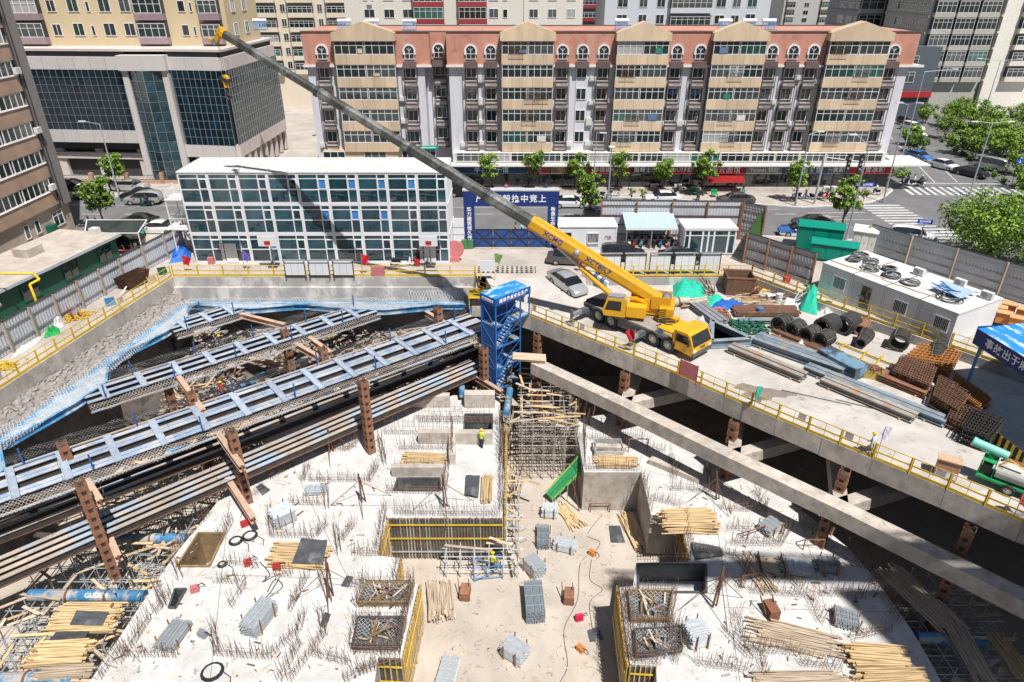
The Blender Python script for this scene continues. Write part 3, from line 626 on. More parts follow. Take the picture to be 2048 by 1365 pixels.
mb=MB(); mb.b(-52.8,-46.4,97.9,100,15.0,16.9); P_(mb,'pier_head',STONEL,mall)
facade((-66.0,99.9),(-53.05,98.9),7.0,15.0,14,8)
facade((-51.85,98.6),(-49.5,97.6),.2,15.0,2,11,TGLS); facade((-49.5,97.6),(-47.35,98.6),.2,15.0,2,11,TGLS)
facade((-46.15,98.75),(-38.95,97.85),5.1,15.0,9,9)
facade((-38.6,98.2),(-38.2,119),5.1,15.0,24,9,glass('curtain_glass_side',(.012,.028,.040),wav=.35,spec=.4,coat=.12),single=False)
for k,x in enumerate((-84,-78,-72,-66.5,-60.5,-54.2)):
    mb=MB(); mb.b(x,x+1.1,100+(-x-54)*.075,102,.12,5.3); P_(mb,'ground_pier',STONE,mall)
for t in range(9):
    mb=MB(); mb.box((-38.9,99.0+t*2.5,1.8),(.8,.9,3.3)); P_(mb,'ground_pier',STONE,mall)
mb=MB(); mb.beam((-86,102.4,3.2),(-53,100.1,3.2),.6,.9); P_(mb,'shop_beam',STONE,mall)
fence=thing('low_fence','black metal railing on low brick wall in front of the mall','fence',(-58,96.6,.12))
mb=MB(); mb.b(-12,13.5,-.12,.12,0,.45); mb.build('brick_base',M('red_brick',(.40,.25,.17),.85),fence)
mb=MB(); mb.b(-12,13.5,-.03,.03,1.15,1.21); mb.b(-12,13.5,-.03,.03,.55,.6)
for i in range(128): mb.b(-12+i*.2,-11.97+i*.2,-.015,.015,.45,1.2)
mb.build('railing',DSTL,fence)
for i in range(6): mb=MB(); mb.b(-12+i*5,-11.5+i*5,-.25,.25,0,1.5); mb.build('post',M('red_brick',(.40,.25,.17)),fence)
# ---------------------------------------------------------------- left tan apartment block
la=thing('apartment_building','tan brick apartment block rising beside the green roofed shed','building',(-51,66,0))
BRK=brickmat('tan_brick',(.43,.285,.205),(.40,.265,.19),(.40,.28,.21),4,.5,.25,.012)
GREYC=M('grey_corner_render',(.24,.22,.21),.85,var=.1); 
mb=MB(); mb.b(-19,-.35,-30,11.2,0,44); mb.build('wall',M('dusty_render',(.46,.39,.31),.85,var=.12,scale=.5),la)
mb=MB(); mb.b(-19,-.02,9.4,11.4,3.2,44); mb.build('corner_strip',GREYC,la)
for k in range(9):
    z=3.6+k*3.0
    m=MB(); m.b(-.9,.0,-30,9.3,z,z+1.5); m.build('spandrel',BRK,la)
    m=MB(); m.b(-.5,.08,-30,9.3,z+1.5,z+1.56); m.build('sill',TRIM,la)
    for j,yy in enumerate((6.4,1.4,-4.6,-9.4,-15.4)): window(la,(-.12,yy,z+1.57),4.6,1.4,5,0,rz=HP)
    if k%2==0:
        m=MB(); m.b(.0,.38,8.2+(k%3)*.3,9.0+(k%3)*.3,z+1.7,z+2.3); m.build('air_conditioner',WHTD,la)
for yy in (3.2,5.0): window(la,(-.33,yy,1.5),.8,1.5,1,0,rz=HP)
window(la,(-.33,8.7,1.2),1.8,1.7,2,.3,rz=HP)
mb=MB(); mb.b(-.35,.3,6.2,7.3,.9,1.9); mb.build('meter_box',GRN,la)
mb=MB(); mb.tube((.08,9.2,3.2),(.08,9.2,44),.09,6); mb.tube((.08,9.75,3.2),(.08,9.75,44),.06,6); mb.build('drain_pipe',DSTL,la)
# ================================================================ site cabins, fences, railings
# ---------------------------------------------------------------- three storey white cabin building
cb_=thing('site_office','three storey white modular cabin building with dark glass front','building',(-32.6,66.15,0))
W9=26.2; mw=W9/9; sh=3.1; nD=6.0
mb=MB(); mb.b(.02,W9-.02,.06,nD,0.02,3*sh-.02); mb.build('cabin_body',WHT,cb_)
fr=MB(); e=.11
fr.b(.01,mw-.01,-.02,.06,0,.2); fr.b(.01,mw-.01,-.02,.06,sh-.18,sh-.005); fr.b(.01,.15,-.02,.06,.2,sh-.18); fr.b(mw-.15,mw-.01,-.02,.06,.2,sh-.18)
vx=.15+(mw-.3)*.69; hz1=.2+(sh-.38)*.46; hz2=.2+(sh-.38)*.86
fr.b(vx-.05,vx+.05,-.01,.05,.2,sh-.18); fr.b(.15,vx-.05,-.01,.05,hz1-.05,hz1+.05); fr.b(.15,vx-.05,-.01,.05,hz2-.035,hz2+.035); fr.b(vx+.05,mw-.15,-.01,.05,hz1-.05,hz1+.05); fr.b(vx+.05,mw-.15,-.01,.05,hz2-.035,hz2+.035)
mfm=fr.mesh('window_wall',WFRM)
sf=MB(); xa,xb=vx+.05,mw-.15; za,zb=hz1+.05,hz2-.035
for q in ((xa,xb,za,za+.06),(xa,xb,zb-.06,zb),(xa,xa+.06,za+.06,zb-.06),(xb-.06,xb,za+.06,zb-.06)): sf.b(q[0],q[1],-.05,.03,q[2],q[3])
sfm=sf.mesh('sash',WFRM)
def pane_me(x0,x1,z0,z1,g,nm='pane'): 
    m=MB(); m.b(x0,x1,.02,.035,z0,z1); return m.mesh(nm,g)
PM=[pane_me(.15,vx-.05,.2,hz1-.05,TGLS),pane_me(.15,vx-.05,hz1+.05,hz2-.035,TGLS),pane_me(.15,vx-.05,hz2+.035,sh-.18,TGLS),pane_me(vx+.05,mw-.15,.2,hz1-.05,TGLS),pane_me(vx+.05,mw-.15,hz2+.035,sh-.18,TGLS)]
SB=pane_me(xa+.06,xb-.06,za+.06,zb-.06,BVENT); SD=pane_me(xa+.06,xb-.06,za+.06,zb-.06,TGLS)
opened={(2,4),(2,5),(2,6),(2,7),(1,4),(1,6),(0,2),(1,5)}
for k in range(3):
    for i in range(9):
        o=place('window_wall',mfm,cb_,(i*mw,0,k*sh))
        for pm in PM: place('pane',pm,o,rot=(wr.uniform(-.004,.004),0,wr.uniform(-.004,.004)))
        place('sash',sfm,o); place('sash_pane',SB if (k,i) in opened else SD,o)
for i in range(9):
    m=MB(); m.b(.02,mw-.02,-.08,nD+.08,0,.1); m.b(.02,.1,-.08,nD+.08,.1,.16); m.b(mw*.5-.02,mw*.5+.02,-.08,nD+.08,.1,.125); m.build('roof_panel',WHTD,cb_,loc=(i*mw,0,3*sh))
for k in range(3):   # ribbed end walls
    m=MB()
    for j in range(22): m.b(W9-.02,W9+.02,.2+j*.26,.33+j*.26,k*sh+.15,(k+1)*sh-.12)
    m.b(W9-.02,W9+.05,.05,nD,(k+1)*sh-.12,(k+1)*sh-.01); m.build('end_wall',WHT,cb_)
mb=MB()
for i in (1,8):
    mb.b(i*mw+.3,i*mw+1.5,-.1,-.03,.05,2.2)
mb.build('entrance_door',WFRM,cb_)
for i in (1,8):
    m=MB(); m.b(i*mw-.2,i*mw+2.2,-1.0,-.06,2.45,2.5); m.build('door_canopy',TGLS,cb_)
st=thing('outside_stair','white steel access stair and landing on the end of the cabin building','staircase',(-35.2,67.6,0))
m=MB()
for z in (3.1,6.2): m.b(0,2.5,0,2.4,z-.1,z)
m.build('landing',WHTD,st)
for x,y in ((.05,.05),(.05,2.3)): m=MB(); m.b(x,x+.1,y,y+.1,0,7.3); m.build('post',WFRM,st)
for z in (3.1,6.2):
    m=MB()
    for x in range(9): m.b(.1+x*.28,.13+x*.28,.02,.05,z,z+1.1)
    for y in range(8): m.b(.05,.08,.1+y*.28,.13+y*.28,z,z+1.1)
    m.b(0,2.5,.01,.06,z+1.08,z+1.14); m.b(.04,.09,0,2.4,z+1.08,z+1.14); m.build('handrail',WFRM,st)
for k,z in enumerate((0,3.1)):
    m=MB()
    for j in range(11): m.b(.2+j*.2 if k else 2.3-j*.2,.42+j*.2 if k else 2.5-j*.2,1.2,2.2,z+j*.28,z+j*.28+.05)
    m.beam((2.4 if not k else .2,1.2,z),(.3 if not k else 2.3,1.2,z+3.0),.06,.2); m.build('flight',WFRM,st)
# ---------------------------------------------------------------- gate
gt=thing('site_gate','navy blue site entrance gate arch with white slogan lettering','gate',(-5.1,70.3,0))
gw=10.0
m=MB(); m.b(0,1.1,0,.6,0,4.75); m.build('post',NAVY,gt); m=MB(); m.b(gw-1.1,gw,0,.6,0,4.75); m.build('post',NAVY,gt)
m=MB(); m.b(-.02,gw+.02,-.02,.62,4.75,6.35); m.build('sign_board',NAVY,gt)
m=MB(); m.b(-.08,gw+.08,-.06,.7,6.35,6.5); m.build('top_cap',GREYP,gt)
text('严实坚毅执中竞上',.86,WHITEL,gt,(gw/2,-.045,5.5),(HP,0,0),space=1.18)
text('实力建筑恒久传承',.52,WHITEL,gt,(.55,-.02,2.55),(HP,0,0),vertical=True); text('敬畏生命安全作业',.52,WHITEL,gt,(gw-.55,-.02,2.55),(HP,0,0),vertical=True)
for i in range(4):
    x0=1.12+i*(gw-2.24)/4; x1=x0+(gw-2.24)/4-.03; m=MB(); m.b(x0,x1,.25,.3,.12,2.15); pl=m.build('gate_leaf',M('gate_blue',(.02,.065,.22),.5,var=.12),gt)
    m=MB(); xm=(x0+x1)/2
    for z in (.12,1.12,2.1): m.b(x0,x1,.18,.25,z,z+.07)
    for x in (x0,x1-.07): m.b(x,x+.07,.18,.25,.19,2.1)
    for a,b in (((x0,2.1),(xm,1.2)),((x1,2.1),(xm,1.2)),((x0,.2),(xm,1.1)),((x1,.2),(xm,1.1))): m.beam((a[0],.2,a[1]),(b[0],.2,b[1]),.05,.06)
    m.build('brace_frame',DSTL,pl)
sw=thing('hoarding','white wall panels between the cabin building and the entrance gate','fence',(-6.35,70.3,0)); m=MB(); m.b(0,1.2,0,.12,0,3.4); m.build('panel',WHT,sw); 
for z in (.8,1.6,2.4): m=MB(); m.b(0,1.2,-.03,0,z,z+.04); m.build('rail',STEEL,sw)
# ---------------------------------------------------------------- hoarding fences of corrugated sheet
def hoarding(label,pts,h,postm,girts=3,step=3.0,front=1,group=None,sheetm=None):
    t=thing('hoarding',label,'fence',(pts[0][0],pts[0][1],0),0,group)
    for a,b in zip(pts[:-1],pts[1:]):
        a=Vector((*a[:2],0)); b=Vector((*b[:2],0)); L=(b-a).length; n=max(1,round(L/step)); d=(b-a)/n; u=d.normalized(); nr=Vector((u.y,-u.x,0))*front
        for i in range(n):
            p=a+d*i; m=MB(); k=max(2,int(d.length/.3)); vs=[]
            for j in range(k*2+1):
                q=p+d*(j/(k*2))*.994; o=nr*(.02 if j%2 else -.02); vs+= [q+o+Vector((0,0,.05)),q+o+Vector((0,0,h))]
            m.add(vs,[(2*j,2*j+2,2*j+3,2*j+1) for j in range(k*2)]); m.build('sheet',sheetm or GREYP,t,world=True)
            m=MB(); q=p+nr*.2; m.beam(q,q+Vector((0,0,h+.05)),.16,.16); m.build('post',postm,t,world=True)
        for g in range(girts):
            z=h*(g+.6)/girts-.1; m=MB(); m.beam(a+nr*.08+Vector((0,0,z)),b+nr*.08+Vector((0,0,z)),.06,.09); m.build('rail',STEEL if postm is not RUST else RUSTD,t,world=True)
        m=MB(); m.beam(a+Vector((0,0,h+.03)),b+Vector((0,0,h+.03)),.12,.08); m.build('top_rail',DSTL,t,world=True)
        m=MB(); m.beam(b+nr*.2,b+nr*.2+Vector((0,0,h+.05)),.16,.16); m.build('post',postm,t,world=True)
    return t
LF=[G(u,v,2.6)[:2] for u,v in ((-160,735),(0,646),(101,589),(233,517),(362,451))]
hoarding('grey corrugated hoarding with concrete posts beside the green shed',LF,2.6,M('timber_post',(.36,.30,.24),.85),2,3.0)
hoarding('tall grey corrugated hoarding with rusty posts behind the scooter shelter',[(9.9,73.6),(25.4,73.2)],4.4,RUST,4,3.9)
hoarding('short returning hoarding panel with rusty post near the parked blue taxi',[(25.4,73.2),(27.4,71.4)],4.3,RUST,4,2.7)
hoarding('grey corrugated hoarding with rusty posts beside the white cabin row',[(24.0,66.2),(28.6,60.2)],3.2,RUST,3,2.6)
hoarding('grey corrugated hoarding with concrete posts behind the white cabin row',[(37.6,68.6),(47.4,54.2),(52,46)],3.3,M('timber_post',(.36,.30,.24)),4,4.0)
gs=thing('artificial_turf_panel','green artificial turf covered panel on the hoarding by the transformer boxes','panel',(24.0,66.4,0))
m=MB(); m.add([(0,0,3.2),(3.2,5.6,4.0),(3.4,5.2,.6),(.2,0,.4)],[(0,1,2,3),(3,2,1,0)]); m.build('turf_sheet',M('turf',(.04,.10,.02),.9,var=.3,scale=20),gs)
# ---------------------------------------------------------------- yellow railings
PLAC=M('placard',(.50,.44,.47),.6,var=.1)
def railing(label,pts,z=0,h=1.15,step=2.0,mat=None,plac=.35,toe=True,group=None):
    mat=mat or YEL
    t=thing('railing',label,'railing',(pts[0][0],pts[0][1],z),0,group)
    for a,b in zip(pts[:-1],pts[1:]):
        a=Vector((a[0],a[1],a[2] if len(a)>2 else z)); b=Vector((b[0],b[1],b[2] if len(b)>2 else z)); L=(b-a).length; n=max(1,round(L/step)); d=(b-a)/n
        for i in range(n):
            p=a+d*i; q=p+d; e=d.normalized()*.07
            m=MB(); m.beam(p,p+Vector((0,0,h+.03)),.075,.075); m.build('post',mat,t,world=True)
            m=MB(); p1=p+e; q1=q-e; Z=lambda c,zz: c+Vector((0,0,zz))
            m.beam(Z(p1,h-.03),Z(q1,h-.03),.04,.05); m.beam(Z(p1,h*.52),Z(q1,h*.52),.05,.1); 
            if toe: m.beam(Z(p1,.13),Z(q1,.13),.03,.2)
            m.beam(Z(p1.lerp(q1,.5),.2),Z(p1.lerp(q1,.5),h-.05),.025,.025); m.beam(Z(p1,.05),Z(p1,h-.05),.025,.025); m.beam(Z(q1,.05),Z(q1,h-.05),.025,.025)
            rp=m.build('rail_panel',mat,t,world=True)
            if wr.random()<plac:
                s=wr.choice((.18,.75)); m=MB(); m.beam(Z(p1.lerp(q1,s-.12),h*.76),Z(p1.lerp(q1,s+.14),h*.76),.02,h*.34); m.v=[(v[0]-t.location.x,v[1]-t.location.y,v[2]-t.location.z) for v in m.v]; m.build('placard',PLAC,rp)
    m=MB(); m.beam(b,b+Vector((0,0,h+.03)),.075,.075); m.build('post',mat,t,world=True)
    return t
railing('yellow steel railing along the edge of the crane platform above the pit',[(p[0],p[1]) for p in DE[:10]],-.8,1.2,2.05,plac=.45)
railing('yellow steel railing along the pit lip beside the corrugated hoarding',[(p[0]-.12,p[1]) for p in [(-37.5,35.5)]+PL[1:]],0,1.15,2.0,plac=.1)
railing('yellow steel railing above the stained wall before the cabin building',[(-33.4,62.5),(-3.6,62.5)],0,1.15,2.4,plac=.1)
railing('yellow steel railing behind the crane in front of the notice boards',[(7.2,62.3),(23.6,62.5)],0,1.2,2.3,plac=.1)
railing('yellow steel railing on the low wall before the white cabin row',[(23.6,62.5),(28,56.5),(36.4,46.3),(44.5,36.4)],0,1.2,2.3,plac=.1)
railing('yellow stair railing leading down beside the blue access tower',[(-3.4,62.1,0),(-3.3,60.4,-.6),(-1.0,58.6,-.8),(-.6,57.2,-.8)],0,1.1,1.6,plac=0)
pf=thing('steel_platform','small yellow steel access platform beside the blue stair tower','platform',(-3.6,60.6,-1.6)); m=MB(); m.b(-.6,1.9,-1.0,.9,.5,.58); m.build('floor_plate',YEL,pf)
for x in (-.55,1.75): m=MB(); m.b(x,x+.08,-.95,-.87,-.6,1.6); m.build('post',YEL,pf)
m=MB(); m.b(-.55,1.8,-.96,-.9,1.5,1.58); m.b(-.55,1.8,-.96,-.9,1.0,1.06); m.build('guard_rail',YEL,pf)
nb=thing('notice_board','white notice board with yellow posts at the head of the yellow steps','notice board',(-3.0,61.6,0)); m=MB(); m.b(-.1,1.35,0,.05,.9,2.0); m.build('board',WHT,nb); m=MB(); m.b(-.1,-.04,.05,.1,0,2.0); m.b(1.3,1.36,.05,.1,0,2.0); m.build('post',YEL,nb)
# ---------------------------------------------------------------- guard cabin, scooter shelter, glazed pavilion
def cabin(label,loc,rz,w_,d_,h_,feat,roofm=None,group=None):
    t=thing('site_cabin',label,'cabin',loc,rz,group)
    m=MB(); m.b(0,w_,0,d_,.05,h_-.12); m.build('body',WHT,t)
    m=MB(); m.b(-.06,w_+.06,-.08,d_+.08,h_-.12,h_); m.build('roof',roofm or WHTD,t)
    m=MB()
    for x in (0,w_-.14): m.b(x,x+.14,-.05,0,.0,h_-.12)
    m.b(0.14,w_-.14,-.04,0,.0,.14); m.build('corner_post',WFRM,t)
    for f in feat:
        if f[0]=='d':
            m=MB(); m.b(f[1],f[1]+.9,-.03,.02,.15,2.2); dr=m.build('door',f[2] if len(f)>2 else M('cabin_door',(.58,.60,.64),.5),t); m=MB(); m.b(f[1]+.75,f[1]+.82,-.08,-.03,1.1,1.2); m.build('handle',DSTL,dr)
        if f[0]=='w':
            wi=window(t,(f[1]+.6,-.01,1.05),1.25,1.1,2,0,gl=DGLS)
            m=MB()
            for j in range(9): m.b(f[1]+.04+j*.14,f[1]+.07+j*.14,-.16,-.13,1.0,2.2)
            m.b(f[1],f[1]+1.24,-.17,-.12,1.0,1.04); m.b(f[1],f[1]+1.24,-.17,-.12,2.16,2.2); m.v=[(v[0]-f[1]-.6,v[1]+.01,v[2]-1.05) for v in m.v]; m.build('bars',WFRM,wi)
    return t
gc=cabin('white guard cabin with red notice behind the crane boom',(4.9,69.2,0),0,6.2,3.0,2.9,[('d',.5,DGLS),('w',3.1)])
text('门卫',.34,RED,gc,(5.3,-.06,1.7),(HP,0,0))
sh_=thing('scooter_shelter','open scooter shelter with pale blue corrugated roof','shelter',(12.2,70.4,0))
SBR=M('pale_blue_sheet',(.42,.52,.58),.5,var=.06)
m=MB(); vs=[]
for j in range(57): x=j*.1; vs+=[(x,-.2,2.35+(.03 if j%2 else 0)),(x,3.0,3.1+(.03 if j%2 else 0))]
m.add(vs,[(2*j,2*j+2,2*j+3,2*j+1) for j in range(56)]); m.build('roof_sheet',SBR,sh_)
m=MB(); m.b(0,5.6,-.25,-.17,2.15,2.34); m.build('fascia',WFRM,sh_)
for x in (.1,2.8,5.4): m=MB(); m.b(x,x+.08,-.18,-.1,0,2.3); m.build('post',STEEL,sh_)
pv=thing('glazed_pavilion','white framed glazed rest cabin with a cable coil on its roof','pavilion',(18.1,68.4,0))
m=MB(); m.b(-.1,5.5,-.15,3.1,2.75,3.0); m.build('roof',WHTD,pv)
for i,(x0,x1) in enumerate(((0,.55),(.55,1.9),(1.9,2.5),(2.5,3.1),(3.1,4.6),(4.6,5.35))):
    window(pv,((x0+x1)/2,0,.12),x1-x0,2.62,1,.22,gl=TGLS,fw=.09,name='glass_panel')
for i in range(3): window(pv,(5.36,.5+i,.12),1.0,2.62,1,.22,rz=HP,gl=TGLS,fw=.09,name='glass_panel')
m=MB(); m.b(0.05,5.3,.3,3.0,.02,.12); m.b(.05,.12,.1,3.0,.12,2.7); m.b(.05,5.3,2.9,3,.12,2.7); m.build('back_wall',WHT,pv)
# right hand cabin row
ra=Vector((28.7,58.9,0)); rb=Vector((34.9,48.0,0)); ru=(rb-ra).normalized(); rz_=math.atan2(ru.y,ru.x); RL=(rb-ra).length/4
feats=[[('d',.25),('w',1.5)],[('d',.2),('d',1.15,DGLS)],[('w',1.1)],[('d',.2),('w',1.5)]]
labs=['white cabin at the hoarding end of the cabin row','white cabin with its dark door standing open in the cabin row','white cabin with one barred window and no door in the cabin row','white end cabin of the row carrying the blue steel frame on its roof']
for i in range(4):
    p=ra+ru*RL*i; cabin(labs[i],p,rz_,RL-.04,6.0,2.9,feats[i],group='white cabins in a row')
# electrical boxes outside
def box_house(label,loc,rz,w_,d_,h_,mat):
    t=thing('transformer_box',label,'transformer box',loc,rz)
    m=MB(); m.b(0,w_,0,d_,.1,h_); m.build('housing',mat,t)
    m=MB(); m.extr([(-.15,h_),(d_+.15,h_),(d_+.15,h_+.08),(d_*.6,h_+.45),(d_*.4,h_+.45),(-.15,h_+.08)],'x',-.12,w_+.12); m.build('roof',mat,t)
    for i in range(3):
        m=MB(); m.b(.1+i*w_/3,(i+1)*w_/3-.06,-.03,0,.25,h_-.15); dd=m.build('door',mat,t); m=MB(); m.b((i+1)*w_/3-.3,(i+1)*w_/3-.25,-.06,-.03,h_*.5,h_*.6); m.build('handle',STEEL,dd)
    return t
box_house('large dark green transformer box behind the hoarding',(30.6,69.8,.1),-.35,4.4,2.2,2.6,TEAL)
box_house('lower dark green transformer box in front of the large one',(31.0,67.0,.1),-.42,4.3,1.6,1.7,TEAL)
box_house('beige painted switch box beside the green transformer boxes',(35.9,68.6,.1),-.5,2.2,2.0,2.5,TRIM)
# green single storey shed by the left hoarding
gsx=thing('green_shed','long single storey shed with dark green wall and dusty flat roof','building',(-44.6,46,0),-.19)
m=MB(); m.b(-6,0,-16,21,0,2.75); m.build('wall',GRN,gsx)
m=MB(); m.b(-6.6,.55,-16,21.3,2.75,2.95); m.build('roof',M('dusty_roof',(.44,.39,.34),.9,var=.2,scale=.8,bump=.3),gsx)
m=MB(); m.b(.5,.6,-16,21.3,2.7,2.98); m.build('gutter',GREYP,gsx)
for y in (19.2,14.6,9.8,5.2,-.8): 
    wi=window(gsx,(.01,y,.75),1.9,1.6,2,.3,rz=HP,gl=DGLS,frame=GRN)
m=MB(); m.b(-.02,.06,.8,3.6,.05,2.7); m.build('pale_wall_patch',M('pale_render',(.36,.40,.44),.8),gsx)
m=MB(); m.b(.0,.08,3.7,4.5,.05,2.2); m.build('door',RUSTD,gsx)
m=MB(); m.b(-4.6,-2.9,13.4,15.2,2.95,3.75); m.build('roof_box',CONC,gsx)
m=MB(); m.b(-2.2,-1.4,20.3,21.0,2.95,3.6); m.build('air_conditioner',WHTD,gsx)
gp=thing('gas_pipe','bright yellow gas pipe bending over the green shed roof','pipe',(-40,44,0))
a=[ZY(0,532,52.5),ZY(85,535,52.5),ZY(92,552,52.5),ZY(76,558,52.5),ZY(84,590,52.5)]
pts=[Vector((-60,52,4.6)),Vector((-39.2,52,4.6)),Vector((-38.9,52,4.1)),Vector((-39.4,51.4,3.9)),Vector((-39.2,51.2,2.9)),Vector((-39.2,51.2,.6))]
m=MB(); m.path([p-gp.location for p in pts],.1,8); m.build('pipe_run',M('gas_yellow',(.70,.45,.02),.45),gp)
dp=thing('ventilation_duct','grey tin duct lying on the green shed roof','duct',(-43,40,2.95)); m=MB(); m.tube((0,0,.25),(2.5,9,.25),.22,10); m.build('duct',STEEL,dp); m=MB(); m.b(-.3,2.9,3,3.3,0,.1); m.build('bearer',TIMBP,dp)
bx=thing('roof_skylight','glazed lean-to frame standing at the street end of the green shed','shelter',(-39.2,67.6,0))
m=MB(); m.add([(-5,0,2.7),(.5,0,2.7),(.9,1.6,3.6),(-5.4,1.6,3.6)],[(0,1,2,3),(3,2,1,0)]); m.build('glass_sheet',glass('lean_to_glass',(.12,.15,.14)),bx); m=MB()
for p,q in (((-5,0,2.7),(.5,0,2.7)),((.5,0,2.7),(.9,1.6,3.6)),((.9,1.6,3.6),(-5.4,1.6,3.6)),((-5.4,1.6,3.6),(-5,0,2.7))): m.beam(p,q,.08,.08)
m.beam((-5,0,0),(-5,0,2.7),.08,.08); m.beam((.5,0,0),(.5,0,2.7),.08,.08); m.build('frame',WFRM,bx)
# open shelter at the right of the yard
srz=math.atan2(-4.6,3.2)
p0=G(1957,660,4.2); p1=G(2048,716,4.2); u=(p1-p0).normalized(); srz=math.atan2(u.y,u.x)
bs=thing('work_shelter','open work shelter with bright blue roof and navy slogan board','shelter',(p0.x,p0.y,-.8),srz)
m=MB(); m.b(-.1,12,-.05,.1,3.9,5.05); m.build('slogan_board',NAVY,bs)
m=MB(); m.add([(-.15,0,5.06),(12,0,5.06),(12,7,5.4),(-.15,7,5.4)],[(0,1,2,3)]); m.add([(-.15,0,5.0),(12,0,5.0),(12,7,5.34),(-.15,7,5.34)],[(3,2,1,0)]); m.build('roof',BROOF,bs)
m=MB(); m.b(-.15,-.1,0,7,3.9,5.2); m.build('end_board',NAVY,bs)
for x in (.2,6,11.5):
    for y in (.3,6.6): m=MB(); m.b(x,x+.15,y,y+.15,0,5.0); m.build('post',BLU,bs)
text('事故出于麻痹 安全来于警惕',.72,WHITEL,bs,(5.6,-.075,4.48),(HP,0,0),space=1.1)
# ================================================================ steel in the pit
def netmat(name,col,cell=.5,th=.2):
    m=M(name,col,.8,var=.1); t=m.node_tree; N=t.nodes; L=t.links
    uv=N.new('ShaderNodeUVMap'); mp=N.new('ShaderNodeMapping'); mp.inputs['Rotation'].default_value=(0,0,.785); mp.inputs['Scale'].default_value=(1/cell,1/cell,1); L.new(uv.outputs[0],mp.inputs[0])
    sp=N.new('ShaderNodeSeparateXYZ'); L.new(mp.outputs[0],sp.inputs[0]); outs=[]
    for k in (0,1):
        f=N.new('ShaderNodeMath'); f.operation='FRACT'; L.new(sp.outputs[k],f.inputs[0]); l=N.new('ShaderNodeMath'); l.operation='LESS_THAN'; l.inputs[1].default_value=th; L.new(f.outputs[0],l.inputs[0]); outs.append(l)
    mx=N.new('ShaderNodeMath'); mx.operation='MAXIMUM'; L.new(outs[0].outputs[0],mx.inputs[0]); L.new(outs[1].outputs[0],mx.inputs[1]); L.new(mx.outputs[0],N['Principled BSDF'].inputs['Alpha'])
    return m
NET=netmat('safety_net',(.55,.54,.52),.17,.08); NETB=netmat('blue_safety_net',(.50,.52,.54),.2,.12)
def sheet_uv(rows,mat,name,parent):   # rows of points -> draped sheet with metric UVs
    nr=len(rows); nc=len(rows[0]); o0=parent.location if parent is not None else Vector()
    vs=[tuple(Vector(p)-o0) for r in rows for p in r]; fs=[(j*nc+i,j*nc+i+1,(j+1)*nc+i+1,(j+1)*nc+i) for j in range(nr-1) for i in range(nc-1)]
    me=bpy.data.meshes.new(name); me.from_pydata(vs,[],fs); me.materials.append(mat)
    U=[0]
    for i in range(1,nc): U.append(U[-1]+(Vector(rows[0][i])-Vector(rows[0][i-1])).length)
    V=[0]
    for j in range(1,nr): V.append(V[-1]+(Vector(rows[j][nc//2])-Vector(rows[j-1][nc//2])).length)
    uv=me.uv_layers.new(name='UVMap')
    for lp in me.loops: uv.data[lp.index].uv=(U[lp.vertex_index%nc],V[lp.vertex_index//nc])
    return place(name,me,parent)
nr_=random.Random(9)
def net_along(root,A,B,ztop,zbot,side,n=24,mat=None,name='net',lean=.3):
    A=Vector(A);B=Vector(B); d=(B-A); s=Vector((-d.y,d.x,0)).normalized()*side; rows=[]
    for j in range(4):
        t=j/3; rows.append([A.lerp(B,i/n)+s*(lean*t+nr_.uniform(-.06,.06))+Vector((0,0,ztop+(zbot-ztop)*t+(nr_.uniform(-.16,.05) if j==0 else nr_.uniform(-.08,.08)))) for i in range(n+1)])
    return sheet_uv(rows,mat or NET,name,root)
# ---------------------------------------------------------------- blue walers and haunches
def wl(y): return -33.4+(y-62.3)*.154+1.55
wa=thing('waler_beam','blue steel waler beam along the sprayed slope of the pit','beam',(-35,45,-2.9))
m=MB(); m.ibeam((wl(14),14,-2.65),(wl(33),33,-2.65),.7,.55); m.build('beam_length',WBLU,wa,world=True)
for y0 in range(33,61,4): m=MB(); m.ibeam((wl(y0),y0,-2.65),(wl(min(y0+3.97,61)),min(y0+3.97,61),-2.65),.7,.55); m.build('beam_length',WBLU,wa,world=True)
wb=thing('waler_beam','blue steel waler beam under the stained concrete back wall','beam',(-20,61.4,-2.9))
for i in range(7): m=MB(); m.ibeam((-32+i*4,61.35,-2.65),(-28.03+i*4,61.35,-2.65),.7,.55); m.build('beam_length',WBLU,wb,world=True)
def haunch(label,poly,z0=-2.95,z1=-2.38):
    c=Vector((sum(p[0] for p in poly)/len(poly),sum(p[1] for p in poly)/len(poly),z0)); t=thing('waler_haunch',label,'bracket',c,0,'blue waler haunches')
    m=MB(); n=len(poly)
    for i in range(n): a=poly[i]; b=poly[(i+1)%n]; m.ibeam((a[0],a[1],(z0+z1)/2),(b[0],b[1],(z0+z1)/2),.35,z1-z0)
    m.build('edge_frame',WBLU,t,world=True)
    m=MB(); m.prism(poly,z1-.02,z1+.02); m.build('top_plate',M('haunch_plate',(.42,.46,.50),.6,var=.25,col2=(.16,.27,.40)),t,world=True)
    cc=Vector((c.x,c.y,0)); rows=[]
    for j in range(5):
        rows.append([Vector((poly[0][0],poly[0][1],0)).lerp(Vector((poly[1][0],poly[1][1],0)),i/6).lerp(Vector((poly[-1][0],poly[-1][1],0)).lerp(Vector((poly[2][0],poly[2][1],0)),i/6),j/4)+Vector((0,0,z1+.12+nr_.uniform(0,.2))) for i in range(7)])
    sheet_uv(rows,NETB,'net',t)
haunch('blue haunch where the middle strut row meets the left waler',[(wl(38.5)+.3,38.5),(wl(49)+.3,49),(-32.4,46.4),(-33.2,43.4)])
haunch('blue haunch where the short corner strut meets the left waler',[(wl(52)+.3,52),(wl(60.5)+.3,60.5),(-31.0,58.4),(-31.6,55.2)])
